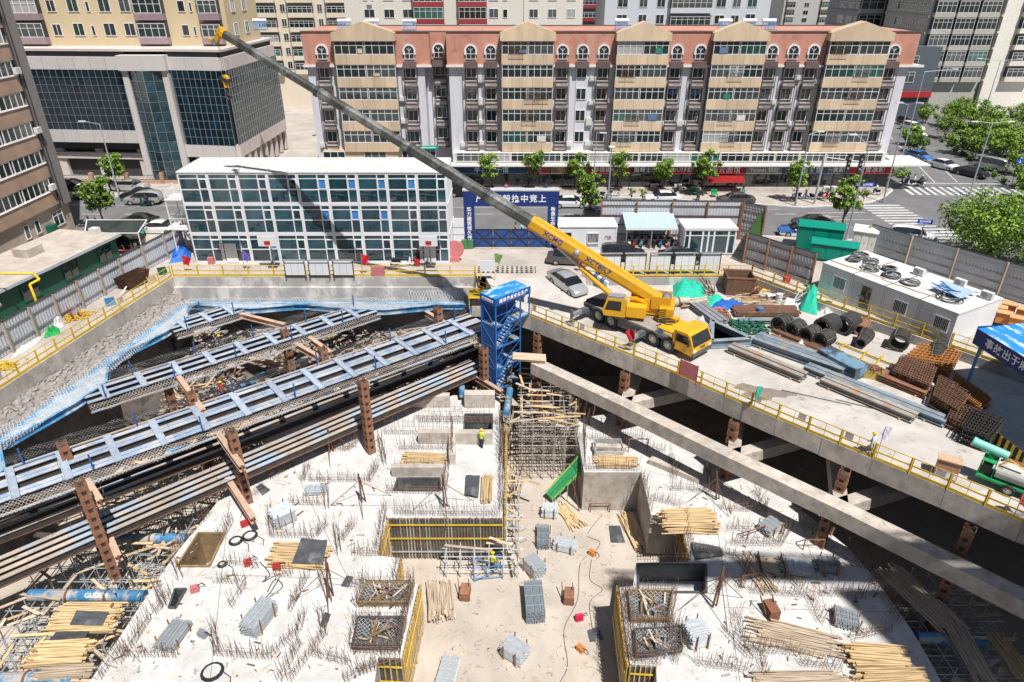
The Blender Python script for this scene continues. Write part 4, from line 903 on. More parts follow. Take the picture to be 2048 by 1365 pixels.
haunch('blue haunch where the lower left strut row meets the waler',[(wl(28)+.3,28),(wl(38)+.3,38),(-33.4,35.6),(-33.8,32.4)])
haunch('blue haunch where the short corner strut meets the back waler',[(-21.5,61.1),(-30.6,61.1),(-27.6,60.3),(-25.2,60.3)])
haunch('blue haunch where the middle strut row meets the back waler',[(-7.5,61.1),(-20,61.1),(-15.2,60.0),(-12.2,60.0)])
wn=thing('safety_net','pale blue safety net spread over the waler beside the slope','net',(-34,48,-2.4))
rows=[]
for j in range(5):
    rows.append([Vector((wl(22+i*.95)-1.0+j*.55+nr_.uniform(-.1,.1),22+i*.95,-2.15-.06*j+nr_.uniform(-.1,.16))) for i in range(42)])
sheet_uv(rows,NETB,'net_sheet',wn)
wn2=thing('safety_net','pale blue safety net spread over the back waler','net',(-20,61.2,-2.4))
rows=[[Vector((-32+i*.7,61.9-j*.35,-2.1-.05*j+nr_.uniform(-.08,.18)+ (.9 if (i>30 and j==0) else 0))) for i in range(40)] for j in range(4)]
sheet_uv(rows,NETB,'net_sheet',wn2)
# ---------------------------------------------------------------- strut rows
WEBD=M('web_shade',(.06,.05,.045),.8,var=.3)  # shade between the beams put into web and lower flange colour
def strut_row(label,P,Q,offs,z,bw,bh,mat,plate_step,platem,seg=7.0,nets=(),postn=0,group=None,plates=True):
    P=Vector((P[0],P[1],z)); Q=Vector((Q[0],Q[1],z)); t=thing('steel_strut',label,'strut',(P+Q)/2,0,group); d=(Q-P); L=d.length; u=d.normalized(); s=Vector((-u.y,u.x,0))
    for o in offs:
        n=round(L/seg)
        for i in range(n):
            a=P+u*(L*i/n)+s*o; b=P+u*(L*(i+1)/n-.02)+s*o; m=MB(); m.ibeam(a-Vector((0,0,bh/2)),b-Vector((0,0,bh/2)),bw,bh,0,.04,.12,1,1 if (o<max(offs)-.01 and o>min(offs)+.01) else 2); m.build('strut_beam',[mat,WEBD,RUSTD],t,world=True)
    if plates:
        n=int(L/plate_step)
        for i in range(n):
            c=P+u*(plate_step*(i+.5)); m=MB(); m.beam(c+s*(min(offs)-.35)+Vector((0,0,.04)),c+s*(max(offs)+.35)+Vector((0,0,.04)),.5,.08)
            for k in (-.22,.22): m.beam(c+u*k+s*(min(offs)-.35)+Vector((0,0,.11)),c+u*k+s*(max(offs)+.35)+Vector((0,0,.11)),.05,.07)
            m.build('tie_plate',platem,t,world=True)
    for sd,a0,a1,zt,zb_ in nets:
        o=(max(offs)+.55) if sd>0 else (min(offs)-.55)
        net_along(t,P+u*(L*a0)+s*o-Vector((0,0,z)),P+u*(L*a1)+s*o-Vector((0,0,z)),z+zt,z+zb_,sd,int(L*(a1-a0)/.7)+2)
        m=MB(); m.beam(P+u*(L*a0)+s*o+Vector((0,0,zb_-.05)),P+u*(L*a1)+s*o+Vector((0,0,zb_-.05)),.12,.1); m.build('ledge_angle',STRT2,t,world=True)
    for i in range(postn):
        c=P+u*(L*(i+.5)/postn)+s*((max(offs)+.3) if i%2 else (min(offs)-.3)); m=MB(); m.tube(c,c+Vector((0,0,1.25)),.06,6); m.build('net_post',M('post_blue',(.03,.11,.30),.5),t,world=True)
    return t
PLT=M('tie_plate_steel',(.33,.38,.46),.5,var=.2,col2=(.45,.47,.5))
ra_=strut_row('short corner row of blue steel struts beside the sprayed slope',(-31.4,55.9),(-26.6,60.5),(-.9,0,.9),-2.4,.36,.45,STRUT,2.2,PLT,4,[(1,0,1,.8,0),(-1,0,1,.1,-.5)],3)
rb_=strut_row('middle row of blue steel struts with netting across the pit corner',(-32.8,44.2),(-13.7,60.4),(-.95,0,.95),-2.4,.38,.48,STRUT,2.7,PLT,6.5,[(1,0,1,.9,0),(-1,0,1,.1,-.6)],10)
rc_=strut_row('wide upper row of blue steel struts running to the stair tower',(-35.2,31.4),(-2.9,57.5),(-1.5,-1.05,.1,.55,1.5),-2.4,.38,.5,STRUT,2.9,PLT,7,[(1,0,1,.95,0),(-1,0,1,.1,-.65)],12)
rd_=strut_row('lower row of shaded steel struts beneath the wide blue row',(-34.6,31.6),(-3.2,58.3),(0,.85,1.7),-5.7,.3,.6,STRT2,6.0,PLT,8,(),0,plates=False)
re_=strut_row('lower row of worn tan and blue steel struts above the white slab',(-33.6,28.2),(-3.3,55.2),(-1.1,-.45,.2,.85),-5.7,.35,.6,STRT2,6.0,PLT,8,[(1,0,1,-.25,-.5)],0,plates=False)
# ---------------------------------------------------------------- cross beams on the columns
def crossbeam(label,a,b,z,w_=.4,h_=.5,mat=None,ext=0.):
    A=G(*a,z);B=G(*b,z); t=thing('cross_beam',label,'beam',(A+B)/2,0,'tan steel cross beams under the struts'); m=MB(); d=(B-A).normalized()*ext; m.ibeam(A-d-Vector((0,0,h_/2)),B+d-Vector((0,0,h_/2)),w_,h_,0,.05,.06); m.build('flanged_beam',mat or TANB,t,world=True)
    m=MB(); m.beam(B-d+Vector((0,0,-h_/2)),B-d*.9+Vector((0,0,-h_/2)),w_*.9,h_*.8) if ext else m.box(B-Vector((0,0,h_/2)),(.1,.1,h_)); m.build('end_stiffener',RUST,t,world=True)
XB=[((480,626),(570,648),-2.5,'tan cross beam between the corner strut and the middle strut row'),((586,683),(660,724),-2.9,'tan cross beam running out from below the middle strut row'),((611,668),(662,704),-2.8,'short tan cross beam against the column behind the wide strut row'),((852,622),(918,660),-2.7,'tan cross beam lying over the end of the wide strut row'),((480,712),(580,729),-5.9,'low tan cross beam in the shade under the middle strut row'),((846,694),(884,713),-5.6,'low tan cross beam below the end of the wide strut row'),((938,660),(984,690),-2.9,'tan cross beam bearing on the column at the stair tower'),((938,742),(1004,782),-6.2,'low tan cross beam pointing at the foot of the stair tower'),((624,781),(664,806),-6.2,'low tan cross beam beside the leaning rusty column'),((706,750),(736,768),-2.9,'stub cross beam at the head of the tall rusty column'),((357,752),(406,820),-2.2,'tan cross beam laid over the wide strut row near its netting'),((431,858),(484,932),-2.9,'long tan cross beam dropping toward the white slab'),((450,948),(507,1036),-5.9,'tan cross beam whose end overhangs the white slab'),((168,950),(200,1000),-2.9,'tan cross beam at the head of the leaning column by the blue pipe'),((216,1066),(236,1112),-6.2,'short low cross beam beside the leaning column over the scaffolding')]
for a,b,z,l in XB: crossbeam(l,a,b,z)
# ---------------------------------------------------------------- lattice columns
def column(label,x,y,z0,z1,rz=.7,w_=.6,group='rusty lattice columns in the pit',mat=None):
    t=thing('lattice_column',label,'column',(x,y,z0),rz,group); h=z1-z0; mat=mat or RUST; a=w_/2
    for sx in (-1,1):
        for sy in (-1,1):
            m=MB(); m.b(min(sx*a,sx*(a-.17)),max(sx*a,sx*(a-.17)),min(sy*a,sy*(a-.03)),max(sy*a,sy*(a-.03)),0,h); m.b(min(sx*a,sx*(a-.03)),max(sx*a,sx*(a-.03)),min(sy*(a-.031),sy*(a-.17)),max(sy*(a-.031),sy*(a-.17)),0,h); m.build('leg',mat,t)
    n=max(2,int(h/.66)); q=MB(); q.b(-a-.02,a+.02,-a-.02,-a,0,.42); q.b(-a-.02,a+.02,a,a+.02,0,.42); q.b(-a-.02,-a,-a,a,0,.42); q.b(a,a+.02,-a,a,0,.42); qm=q.mesh('batten_ring',mat)
    for i in range(n): place('batten_ring',qm,t,(0,0,.1+i*h/n))
    m=MB(); m.b(-a+.06,a-.06,-a+.06,a-.06,-.02,h*.98-.1); m.build('inner_core',DSTL,t)
    return t
def colpx(label,u,v,z,z0,z1,**k): p=G(u,v,z); return column(label,p.x,p.y,z0,z1,**k)
colpx('tall rusty lattice column standing alone on the white slab',742,905,-7.5,-7.5,-.7)
colpx('rusty lattice column under the middle strut row beside the tan beams',574,690,-3.2,-11.3,-1.6)
colpx('rusty lattice column head between the middle and wide strut rows',645,697,-1.5,-11.3,-1.4)
colpx('rusty lattice column rising behind the end of the wide strut row',876,616,-1.3,-11.3,-1.2)
colpx('rusty lattice column beside the blue stair tower',967,700,-3.2,-11.3,-2.9)
colpx('rusty lattice column in shade beneath the wide strut row',337,780,-4.0,-11.3,-2.9)
colpx('short rusty column head at the netting of the wide strut row',380,785,-1.4,-11.3,-1.3)
colpx('rusty lattice column leaning over the edge of the white slab',462,862,-1.2,-7.5,-1.1)
colpx('rusty lattice column standing over the scaffolding by the blue pipe',160,966,-1.2,-9.5,-1.1)
colpx('stubby rusty column top at the netted end of the wide strut row',124,888,-1.2,-11.3,-1.1)
for lab,u,v in (('rusty lattice column under the crane platform next to the stair tower',1076,668),('rusty lattice column under the platform below the crane cab',1251,745),('rusty lattice column under the platform below the red flag railing',1470,842),('rusty lattice column under the platform below the worker',1690,942),('rusty lattice column under the platform below the water sprayer',1940,1058)):
    colpx(lab,u,v,-2.3,-11.3,-2.2,rz=.85)
colpx('rusty lattice column stub on the right slab before the concrete strut',1652,1046,-5.6,-7.5,-5.0,rz=.85)
# ---------------------------------------------------------------- concrete struts below the deck
cs=thing('concrete_strut','long pale concrete strut beam running below the crane platform','beam',(15,40,-4.7))
CP=[G(u,v,-3.7) for u,v in ((1070,722),(1243,802),(1460,907),(1675,1007),(2060,1196))]; CP.append(CP[-1]+(CP[-1]-CP[-2]).normalized()*12)
for a,b in zip(CP[:-1],CP[1:]): m=MB(); m.beam(a-Vector((0,0,.55)),b-Vector((0,0,.55)),1.1,1.1); m.build('beam_length',CONC,cs,world=True)
for k,(p,lab) in enumerate(((CP[1],'concrete cross strut in shade behind the first platform column'),(CP[2],'concrete cross strut in shade behind the second platform column'),(CP[3],'concrete cross strut in shade behind the third platform column'))):
    for j,dv in enumerate((Vector((9,3.5,0)),Vector((3,8,0)))):
        t=thing('concrete_strut',lab if j==0 else lab.replace('cross','diagonal'),'beam',p-Vector((0,0,1.2))); m=MB(); m.beam(Vector((.4,.3,.55)),dv*1.5+Vector((0,0,.55)),.9,.9); m.build('beam_length',CONC,t); m=MB(); m.beam(Vector((.2,.1,.0)),Vector((.8,.6,.0)),1.1,.3); m.build('corbel',CONC,t)
bk=thing('concrete_strut','concrete beam end projecting under the yellow access platform','beam',(-3.8,60.6,-3.2)); m=MB(); m.b(-.1,4.2,-.6,.9,0,1.1); m.build('beam_length',CONC,bk); m=MB(); m.b(-.35,-.1,-.5,.8,.1,1.0); m.build('end_plate',WBLU,bk)
# ---------------------------------------------------------------- blue stair tower
tw=thing('stair_tower','blue steel access stair tower with slogan boards rising from the pit','stair tower',(-1.4,52.55,-7.5),math.radians(43.5))
LX,LY=2.95,1.85; ZT=9.5; lev=[.45,2.6,4.75,6.8]
for x,y,z0,z1 in ((0,0,0,ZT),(LX,0,0,ZT),(0,LY,0,ZT),(LX,LY,0,ZT),(4.05,0,6.8,ZT),(4.05,LY,6.8,ZT)):
    m=MB(); m.b(x-.05,x+.05,y-.05,y+.05,z0,z1); m.build('post',TOWB,tw)
BMESH=M('blue_mesh_panel',(.018,.085,.26),.6,var=.15,scale=14)
for i,z in enumerate(lev):
    xe=LX if i<3 else 4.05
    m=MB()
    for a,b in (((0,0),(xe,0)),((0,LY),(xe,LY)),((0,0),(0,LY)),((xe,0),(xe,LY))): m.beam((a[0],a[1],z),(b[0],b[1],z),.08,.14)
    m.build('floor_frame',TOWB,tw)
    m=MB(); m.b(0.02,.8,.05,LY-.05,z+.02,z+.06); m.b(LX-.6 if i<3 else LX-.3,xe-.03,.05,LY-.05,z+.021,z+.061); m.build('landing_plate',GALV,tw)
    zt=lev[i+1] if i<3 else ZT-.6
    m=MB(); m.b(.06,xe-.06,LY-.02,LY+.0,z+.08,zt-.08); m.build('mesh_panel',BMESH,tw)
    m=MB(); m.b(-.02,0.0,.06,LY-.06,z+.08,zt-.6 if i==3 else zt-.08); m.build('mesh_panel',BMESH,tw) if i!=3 else None
    m=MB(); m.beam((0,-.03,z+.1),(LX,-.03,zt-.1),.04,.04); m.beam((0,-.03,z+1.1),(LX,-.03,z+1.1),.035,.035); m.beam((-.03,0,z+.1),(-.03,LY,zt-.1),.04,.04); m.build('brace',TOWB,tw)
    if i<3:
        y0=.15 if i%2==0 else .98; f=MB(); n=9; xs=lambda k:.75+k*(LX-1.25)/n
        for k in range(n): f.b(xs(k),xs(k)+.24,y0,y0+.75,z+.05+k*2.15/n,z+.09+k*2.15/n)
        fl=f.build('stair_flight',M('tread_steel',(.38,.46,.56),.5,.3),tw)
        f=MB(); f.beam((.7,y0,z+.05),(LX-.5,y0,z+2.2),.05,.18); f.beam((.7,y0+.75,z+.05),(LX-.5,y0+.75,z+2.2),.05,.18); f.beam((.7,y0,z+1.0),(LX-.5,y0,z+3.1),.04,.04); f.build('stringer',TOWB,fl)
m=MB()
for i in range(3): m.b(i*1.36-.02,i*1.36+1.3,-.08,LY+.08,ZT,ZT+.06)
m.build('roof',BROOF,tw); m=MB(); m.b(-.06,4.1,-.1,-.06,ZT-.62,ZT+.08); sb1=m.build('slogan_board',M('tower_board',(.02,.09,.32),.45,var=.06,obj=0),tw); text('遵章作业安全生产',.4,WHITEL,sb1,(2.03,-.112,ZT-.27),(HP,0,0),space=1.15)
m=MB(); m.b(-.1,-.06,-.06,LY+.06,ZT-.62,ZT+.08); sb2=m.build('side_board',M('tower_board',(.02,.09,.32)),tw); text('安全通道口',.3,WHITEL,sb2,(-.112,LY/2,ZT-.27),(HP,0,-HP))
m=MB(); m.b(3.3,3.75,-.1,-.07,ZT-1.4,ZT-.75); m.build('notice',WHT,tw)
gp2=thing('timber_gangway','timber plank gangway from the stair tower to the concrete strut','gangway',G(1062,712,-3.4)); m=MB()
for i in range(5): m.beam((-1.6,-.5+i*.25,.02),(1.3,-.9+i*.25,.02),.22,.05)
m.build('plank_deck',TIMBP,gp2); m=MB(); m.beam((-1.5,-.5,-.1),(1.2,-.9,-.1),.1,.16); m.beam((-1.5,.4,-.1),(1.2,0,-.1),.1,.16); m.build('bearer',TIMB,gp2)
# ================================================================ crane truck
def PX(p):
    dz=p[2]-H; f=p[1]*CT-dz*ST; return 1024+FPX*p[0]/f, 682.5-FPX*(p[1]*ST+dz*CT)/f
GREYC2=M('chassis_grey',(.10,.105,.11),.55,var=.15); DUSTD=M('dusty_deck',(.30,.28,.25),.8,var=.2,scale=2)
th_=math.atan2(-.741,.671)
ck=thing('crane_truck','yellow four axle truck crane with boom raised over the pit','crane',(10.95,52.05,-.8),th_)
m=MB(); m.b(-5.3,3.9,-1.0,1.0,.75,1.3); m.build('chassis',GREYC2,ck)
m=MB(); m.b(-5.35,3.7,-1.32,1.32,1.3,1.45); m.build('deck_plate',DUSTD,ck)
m=MB(); m.b(-5.35,3.7,-1.34,-1.28,1.08,1.3); m.b(-5.35,3.7,1.28,1.34,1.08,1.3); m.build('side_rail',GREYC2,ck)
m=MB(); m.b(-1.45,1.0,-1.3,-.9,.5,1.08); m.build('tool_box',GREYC2,ck)
m=MB(); m.b(-1.45,1.0,.9,1.3,.5,1.08); m.build('tool_box',GREYC2,ck)
for x in (-4.9,1.45):
    for k in range(3): m=MB(); m.b(x-.22,x+.22,-1.36,-1.1,.45+k*.25,.5+k*.25); m.build('step',STEEL,ck)
# mudguards
for x in (-3.65,-2.2,2.25,3.75):
    for sy in (-1,1):
        m=MB()
        for i in range(6):
            a0=math.radians(15+i*25); a1=math.radians(40+i*25); m.add([(x+.74*math.cos(a),sy*yy,.64+.74*math.sin(a)) for a in (a0,a1) for yy in (.95,1.34)],[(0,1,3,2),(2,3,1,0)])
        m.build('mudguard',BLK,ck)
def wheel(parent,x,y,r,wd,rimm=None,side=1,name='wheel'):
    m=MB(); n=20; prof=[(r*.62,-wd/2),(r*.94,-wd/2),(r,-wd/2+wd*.15),(r,wd/2-wd*.15),(r*.94,wd/2),(r*.62,wd/2)]; vs=[]; k=len(prof)
    for i in range(n):
        a=2*math.pi*i/n; vs+=[(p[0]*math.cos(a),p[1],p[0]*math.sin(a)) for p in prof]
    fs=[(i*k+j,i*k+j+1,((i+1)%n)*k+j+1,((i+1)%n)*k+j) for i in range(n) for j in range(k-1)]
    m.add(vs,fs); o=m.build(name,BLK,parent,loc=(x,y,r))
    m=MB(); yo=side*wd*.32; m.tube((0,yo,0),(0,yo-side*.1,0),r*.63,16); m.tube((0,yo+side*.0,0),(0,yo+side*.09,0),r*.26,10)
    for i in range(8): a=i*math.pi/4; m.tube((r*.42*math.cos(a),yo,r*.42*math.sin(a)),(r*.42*math.cos(a),yo+side*.03,r*.42*math.sin(a)),r*.07,5)
    m.build('rim',rimm or RIM,o); return o
for x in (-3.65,-2.2,2.25,3.75):
    for sy in (-1,1): wheel(ck,x,sy*1.14,.67,.42,None,sy)
# driver cab with raked windscreen
m=MB(); prof=[(4.2,.7),(6.0,.55),(6.15,.85),(6.1,1.3),(5.68,2.2),(5.45,2.34),(4.3,2.34),(4.2,2.2)]
m.extr([(p[0],p[1]) for p in prof],'y',-1.3,1.3); cab=m.build('driver_cab',CRY,ck)
m=MB(); m.add([(6.125,-1.2,1.32),(6.125,1.2,1.32),(5.71,1.12,2.18),(5.71,-1.12,2.18)],[(0,1,2,3)]); m.build('windscreen',CGLS,cab)
for sy in (-1,1):
    m=MB(); q=[(4.5,1.45),(5.85,1.4),(5.5,2.1),(4.5,2.1)]; m.add([(p[0],sy*1.315,p[1]) for p in q],[(0,1,2,3),(3,2,1,0)]); m.build('side_window',CGLS,cab)
    m=MB(); m.b(5.9,6.18,sy*1.0-.18,sy*1.0+.18,.85,1.02); m.build('headlight',WFRM,cab)
    m=MB(); m.b(5.7,5.8,sy*1.45-.08,sy*1.45+.08,1.35,1.95); m.build('mirror',DSTL,cab)
    m=MB(); m.b(4.42,4.46,sy*1.31-.01,sy*1.31+.01,.8,2.2); m.build('door_seam',DSTL,cab)
m=MB(); m.b(6.0,6.2,-1.25,1.25,.45,.78); m.build('bumper',GREYC2,cab)
text('XCMG',.22,DSTL,cab,(6.165,0,1.08),(HP,0,HP))
m=MB(); m.b(2.6,4.1,-1.28,1.28,1.45,1.92); eb=m.build('engine_cover',CRY,ck)
m=MB(); m.tube((2.98,-1.285,1.68),(2.98,-1.32,1.68),.24,18); m.build('blue_disc',BLU,eb)
m=MB(); m.b(3.35,4.05,-1.31,-1.28,1.6,1.72); m.build('white_stripe',WFRM,eb)
m=MB(); 
for i in range(3):
    pts=[Vector((2.7+.55*math.cos(a*.6+i),.1+.6*math.sin(a*.6+i*2),1.97+.04*i)) for a in range(11)]; m.path(pts,.045,5)
m.build('hose_coil',BLK,eb)
m=MB(); m.b(2.7,3.2,.3,.9,1.92,2.25); m.build('hydraulic_valve',CRY,eb)
# outriggers
for x,ln in ((-4.85,3.3),(1.35,2.9)):
    m=MB(); m.beam((x,1.3,.95),(x,-2.2,.95),.42,.42); o=m.build('outrigger_box',GREYC2,ck)
    m=MB(); m.beam((x,-2.2,.95),(x,-ln,.95),.33,.34); m.build('outrigger_beam',STEEL,o)
    m=MB(); m.tube((x,-ln-.1,.25),(x,-ln-.1,1.45),.13,8); m.build('jack',GREYC2,o)
    m=MB(); m.tube((x,-ln-.1,.12),(x,-ln-.1,.25),.3,10); m.build('jack_pad',STEEL,o)
for i in range(9):
    a=random.Random(i); x=-1.6+a.random()*3.6; m=MB(); m.box((x,a.uniform(-1,1),1.5+.02*i%.07),(a.uniform(.7,1.3),.18,.07),a.uniform(-.5,.5)); m.build('loose_plank',TIMBP,ck)
m=MB(); m.b(-5.3,-2.9,-1.1,1.1,1.45,1.62); m.build('rear_locker',BLK,ck)
# upper works in their own heading, as parts of the truck
bdir=Vector((-.963,.27,0)); ua=math.atan2(bdir.y,bdir.x)-th_
TC=Vector((-1.05,0,0)); RT=Matrix.Translation(TC)@Matrix.Rotation(ua,4,'Z')
def upper(mb,name,mat,parent=ck,smooth=False):
    mb.v=[tuple(RT@Vector(p)) for p in mb.v]; return mb.build(name,mat,parent,smooth=smooth)
m=MB(); m.tube((0,0,1.45),(0,0,1.75),1.0,20); upper(m,'slew_ring',GREYC2)
m=MB(); m.b(-2.4,1.0,-.55,.55,1.75,2.1); m.b(-2.2,.2,-.62,-.5,2.1,3.1); m.b(-2.2,.2,.5,.62,2.1,3.1); upper(m,'turret_frame',CRY)
m=MB(); m.extr([(.35,1.75),(2.15,1.75),(2.3,2.2),(1.95,3.35),(.35,3.35)],'y',.75,1.72); oc=upper(m,'operator_cab',CRY)
m=MB(); m.add([(.75,1.735,2.3),(2.1,1.735,2.3),(1.85,1.735,3.15),(.75,1.735,3.15)],[(0,1,2,3),(3,2,1,0)]); upper(m,'cab_window',CGLS,oc)
m=MB(); m.add([(2.32,.82,2.2),(2.32,1.65,2.2),(1.98,1.65,3.25),(1.98,.82,3.25)],[(0,1,2,3),(3,2,1,0)]); upper(m,'front_window',CGLS,oc)
m=MB(); m.b(.5,1.9,.8,1.65,3.36,3.42); m.b(.55,1.85,.85,1.6,3.46,3.5); upper(m,'roof_rack',STEEL,oc)
m=MB(); m.b(-1.3,.3,.7,1.65,1.8,2.75); upper(m,'hydraulic_tank',CRY)
m=MB(); m.b(-3.5,-2.35,-1.35,1.35,1.6,2.75); upper(m,'counterweight',CRY)
m=MB(); m.b(-3.52,-3.5,-1.3,1.3,1.65,1.8)
for k in range(5): m.add([(-2.34,1.352,1.7+k*.2),(-2.9,1.352,1.9+k*.2),(-2.9,1.352,2.0+k*.2),(-2.34,1.352,1.8+k*.2)],[(0,1,2,3),(3,2,1,0)])
upper(m,'warning_stripe',DSTL)
for x in (-2.0,-2.75):
    m=MB(); m.tube((x,-.6,3.0),(x,.6,3.0),.32,14); m.tube((x,-.66,3.0),(x,-.6,3.0),.46,14); m.tube((x,.6,3.0),(x,.66,3.0),.46,14); upper(m,'winch_drum',STEEL)
for ya in (-.75,.67): m=MB(); m.b(-3.2,-1.6,ya,ya+.08,2.4,3.5); upper(m,'winch_frame',CRY)
m=MB(); m.path([Vector((-1.2,.75,2.8)),Vector((-.4,.8,3.3)),Vector((.8,.85,3.2))],.06,6); upper(m,'grab_rail',CRY)
# boom, in world points
FOOT=Vector((11.45,52.45,2.55)); TIP=Vector((-24.2,62.5,21.9)); BD=(TIP-FOOT).normalized(); BL=(TIP-FOOT).length
iv=Matrix.Translation(ck.location)@Matrix.Rotation(th_,4,'Z'); iv=iv.inverted()
def W2(mb,name,mat,parent=ck): mb.v=[tuple(iv@Vector(p)) for p in mb.v]; return mb.build(name,mat,parent)
tY=min((abs(PX(FOOT+BD*BL*t/400)[0]-1062),t/400) for t in range(60,200))[1]
BOOMG=M('boom_grey',(.085,.09,.082),.42,.3,var=.45,scale=1.0,col2=(.26,.26,.25),c2lo=.48,c2hi=.6,obj=0,stretch=(1,1,1))
def oct_beam(mb,p,q,wd,h,mi=0):
    p,q,d,r,u=mb.frame(p,q); c=.22; prof=[(-.5,.5-c),(-.5+c*.8,.5),(.5-c*.8,.5),(.5,.5-c),(.5,-.25),(.22,-.5),(-.22,-.5),(-.5,-.25)]; vs=[p+r*(a*wd)+u*(b*h) for a,b in prof]+[q+r*(a*wd)+u*(b*h) for a,b in prof]; n=8
    mb.add(vs,[tuple(range(n)),tuple(range(2*n-1,n-1,-1))]+[(i,n+i,n+(i+1)%n,(i+1)%n) for i in range(n)],mi)
m=MB(); oct_beam(m,FOOT-BD*1.0,FOOT+BD*BL*tY,.9,1.15); bo=W2(m,'boom_base_section',CRY)
_,_,d_,r_,u_=MB().frame(FOOT,TIP); near=-r_ if (-r_).y<0 else r_
m=MB(); m.beam(FOOT+u_*.62+BD*2,FOOT+u_*.62+BD*(BL*tY-.3),.5,.08); m.beam(FOOT+u_*.66+BD*3,FOOT+u_*.66+BD*(BL*tY-2),.12,.14); W2(m,'cable_guide',CRY,bo)
tr=[tY,.385,.56,.78,1.0]; ws=[.82,.72,.62,.52]
for i in range(4):
    m=MB(); oct_beam(m,FOOT+BD*BL*(tr[i]-.01),FOOT+BD*BL*tr[i+1],ws[i],ws[i]*1.22); W2(m,'boom_section',BOOMG)
    m=MB(); c=FOOT+BD*BL*tr[i+1]; oct_beam(m,c-BD*.18,c+BD*.12,ws[i]+.12,ws[i]*1.22+.12); W2(m,'boom_collar',DSTL if i<3 else CRY)
HYD=M('hydraulic_rod',(.5,.42,.35),.3,.5)
cyA=RT@Vector((.75,0,2.0)); cyA=(Matrix.Translation(ck.location)@Matrix.Rotation(th_,4,'Z'))@cyA; cyB=FOOT+BD*BL*.205-u_*.6
m=MB(); m.tube(cyA,cyA.lerp(cyB,.66),.24,12); W2(m,'lift_cylinder',CRY); m=MB(); m.tube(cyA.lerp(cyB,.66),cyB,.15,10); W2(m,'lift_rod',HYD)
# boom head, rope and hook block
m=MB(); hd=TIP+BD*.1; m.beam(hd-BD*.3+u_*.1,hd+BD*.3+u_*.12,.5,.55); m.beam(hd+BD*.2+u_*.1,hd+BD*.3-u_*1.0,.4,.34); m.beam(hd+BD*.25-u_*.95,hd+BD*1.0-u_*1.15,.36,.26); bh=W2(m,'boom_head',CRY)
for k in (-.15,.15): m=MB(); c=hd+BD*.4-u_*1.0; m.tube(c+r_*(k-.05),c+r_*(k+.05),.26,14); W2(m,'sheave',STEEL,bh)
hk=hd+BD*.1-u_*.9; hb=Vector((hk.x,hk.y,hk.z-2.9))
m=MB(); m.tube(hk+r_*.1,hb+r_*.1+Vector((0,0,.4)),.02,4); m.tube(hk-r_*.1,hb-r_*.1+Vector((0,0,.4)),.02,4); W2(m,'hoist_rope',DSTL)
m=MB(); m.tube(hb-r_*.18,hb+r_*.18,.34,14); m.box(hb-Vector((0,0,.42)),(.36,.36,.5),.3); ho=W2(m,'hook_block',CRY)
m=MB(); 
for k in range(2): m.tube(hb-r_*.26+BD*(-.2+.4*k),hb+r_*.26+BD*(-.2+.4*k),.2,10)
m.path([hb-Vector((0,0,.85)),hb-Vector((0,0,1.2)),hb+Vector((.25,0,-1.45)),hb+Vector((.0,0,-1.7)),hb+Vector((-.28,0,-1.45))],.1,6); W2(m,'hook',DSTL,ho)
# XCMG lettering on the near side of the boom base
def boom_text(body,size,t,mat):
    me=text_mesh(body,size,.01); c=FOOT+BD*BL*t+near*.462; X=-BD; Y=u_ ; Zv=X.cross(Y)
    if Zv.dot(near)<0: X=-X; Zv=-Zv
    mt=Matrix((( X.x,Y.x,Zv.x,c.x),(X.y,Y.y,Zv.y,c.y),(X.z,Y.z,Zv.z,c.z),(0,0,0,1))); me.transform(iv@mt); me.materials.clear(); me.materials.append(mat); place('lettering',me,bo)
boom_text('XCMG',.62,tY*.8,M('boom_letter_blue',(.12,.06,.35),.5)); boom_text('XCT80L7',.6,tY*.42,M('boom_letter_dark',(.02,.05,.2),.5))
m=MB(); c=FOOT+BD*BL*tY*.6+near*.45; m.sphere(c,.3,0,8,6); W2(m,'boom_lamp',STEEL,bo)
# ================================================================ material yard on the deck
DZ=-.8
yr=random.Random(31)
def D(u,v,z=DZ): return G(u,v,z)
def stack_beams(name,label,a,b,nx,nz,bw,bh,gap,mat,prof='i',cat='steel beam',partn='beam',z=DZ,lift=.12,jit=.0,group=None):
    A=D(*a,z);B=D(*b,z); d=(B-A); L=d.length; u=d.normalized(); s=Vector((-u.y,u.x,0)); t=thing(name,label,cat,A,0,group)
    for k in (0.12,.88): m=MB(); c=A+u*L*k; m.beam(c-s*.1+Vector((0,0,lift/2)),c+s*(nx*(bw+gap))+Vector((0,0,lift/2)),.12,lift-.005); m.build('bearer',TIMB,t,world=True)
    for j in range(nz):
        for i in range(nx):
            o=s*(i*(bw+gap)+bw/2)+Vector((0,0,lift+bh*(j+.5)))+u*yr.uniform(-jit,jit); m=MB()
            if prof=='i': m.ibeam(A+o,B+o,bw,bh-.01,0,.05,.05)
            elif prof=='t': m.tube(A+o,B+o,bw/2,6)
            else: m.beam(A+o,B+o,bw,bh-.01)
            m.build(partn,mat,t,world=True)
    return t
DUSTB=M('dusty_grey_beam',(.30,.28,.25),.75,var=.25,scale=1.5,col2=(.38,.2,.1)); BLUG=M('blue_grey_steel',(.19,.235,.27),.6,var=.3,scale=1.4,col2=(.33,.28,.23))
stack_beams('steel_beam_stack','two long dusty steel beams lying nearest the railing before the crane cab',(1452,706),(1600,768),2,1,.45,.5,.15,DUSTB)
stack_beams('steel_beam_stack','blue grey flanged beams lying behind the dusty pair',(1500,692),(1682,757),3,1,.5,.6,.06,BLUG)
stack_beams('steel_beam_stack','very long blue grey beams laid end to end along the yard',(1604,746),(1885,858),2,1,.45,.45,.1,BLUG)
stack_beams('steel_beam_stack','three dusty grey beams lying near the worker',(1636,772),(1822,850),2,1,.45,.45,.12,DUSTB)
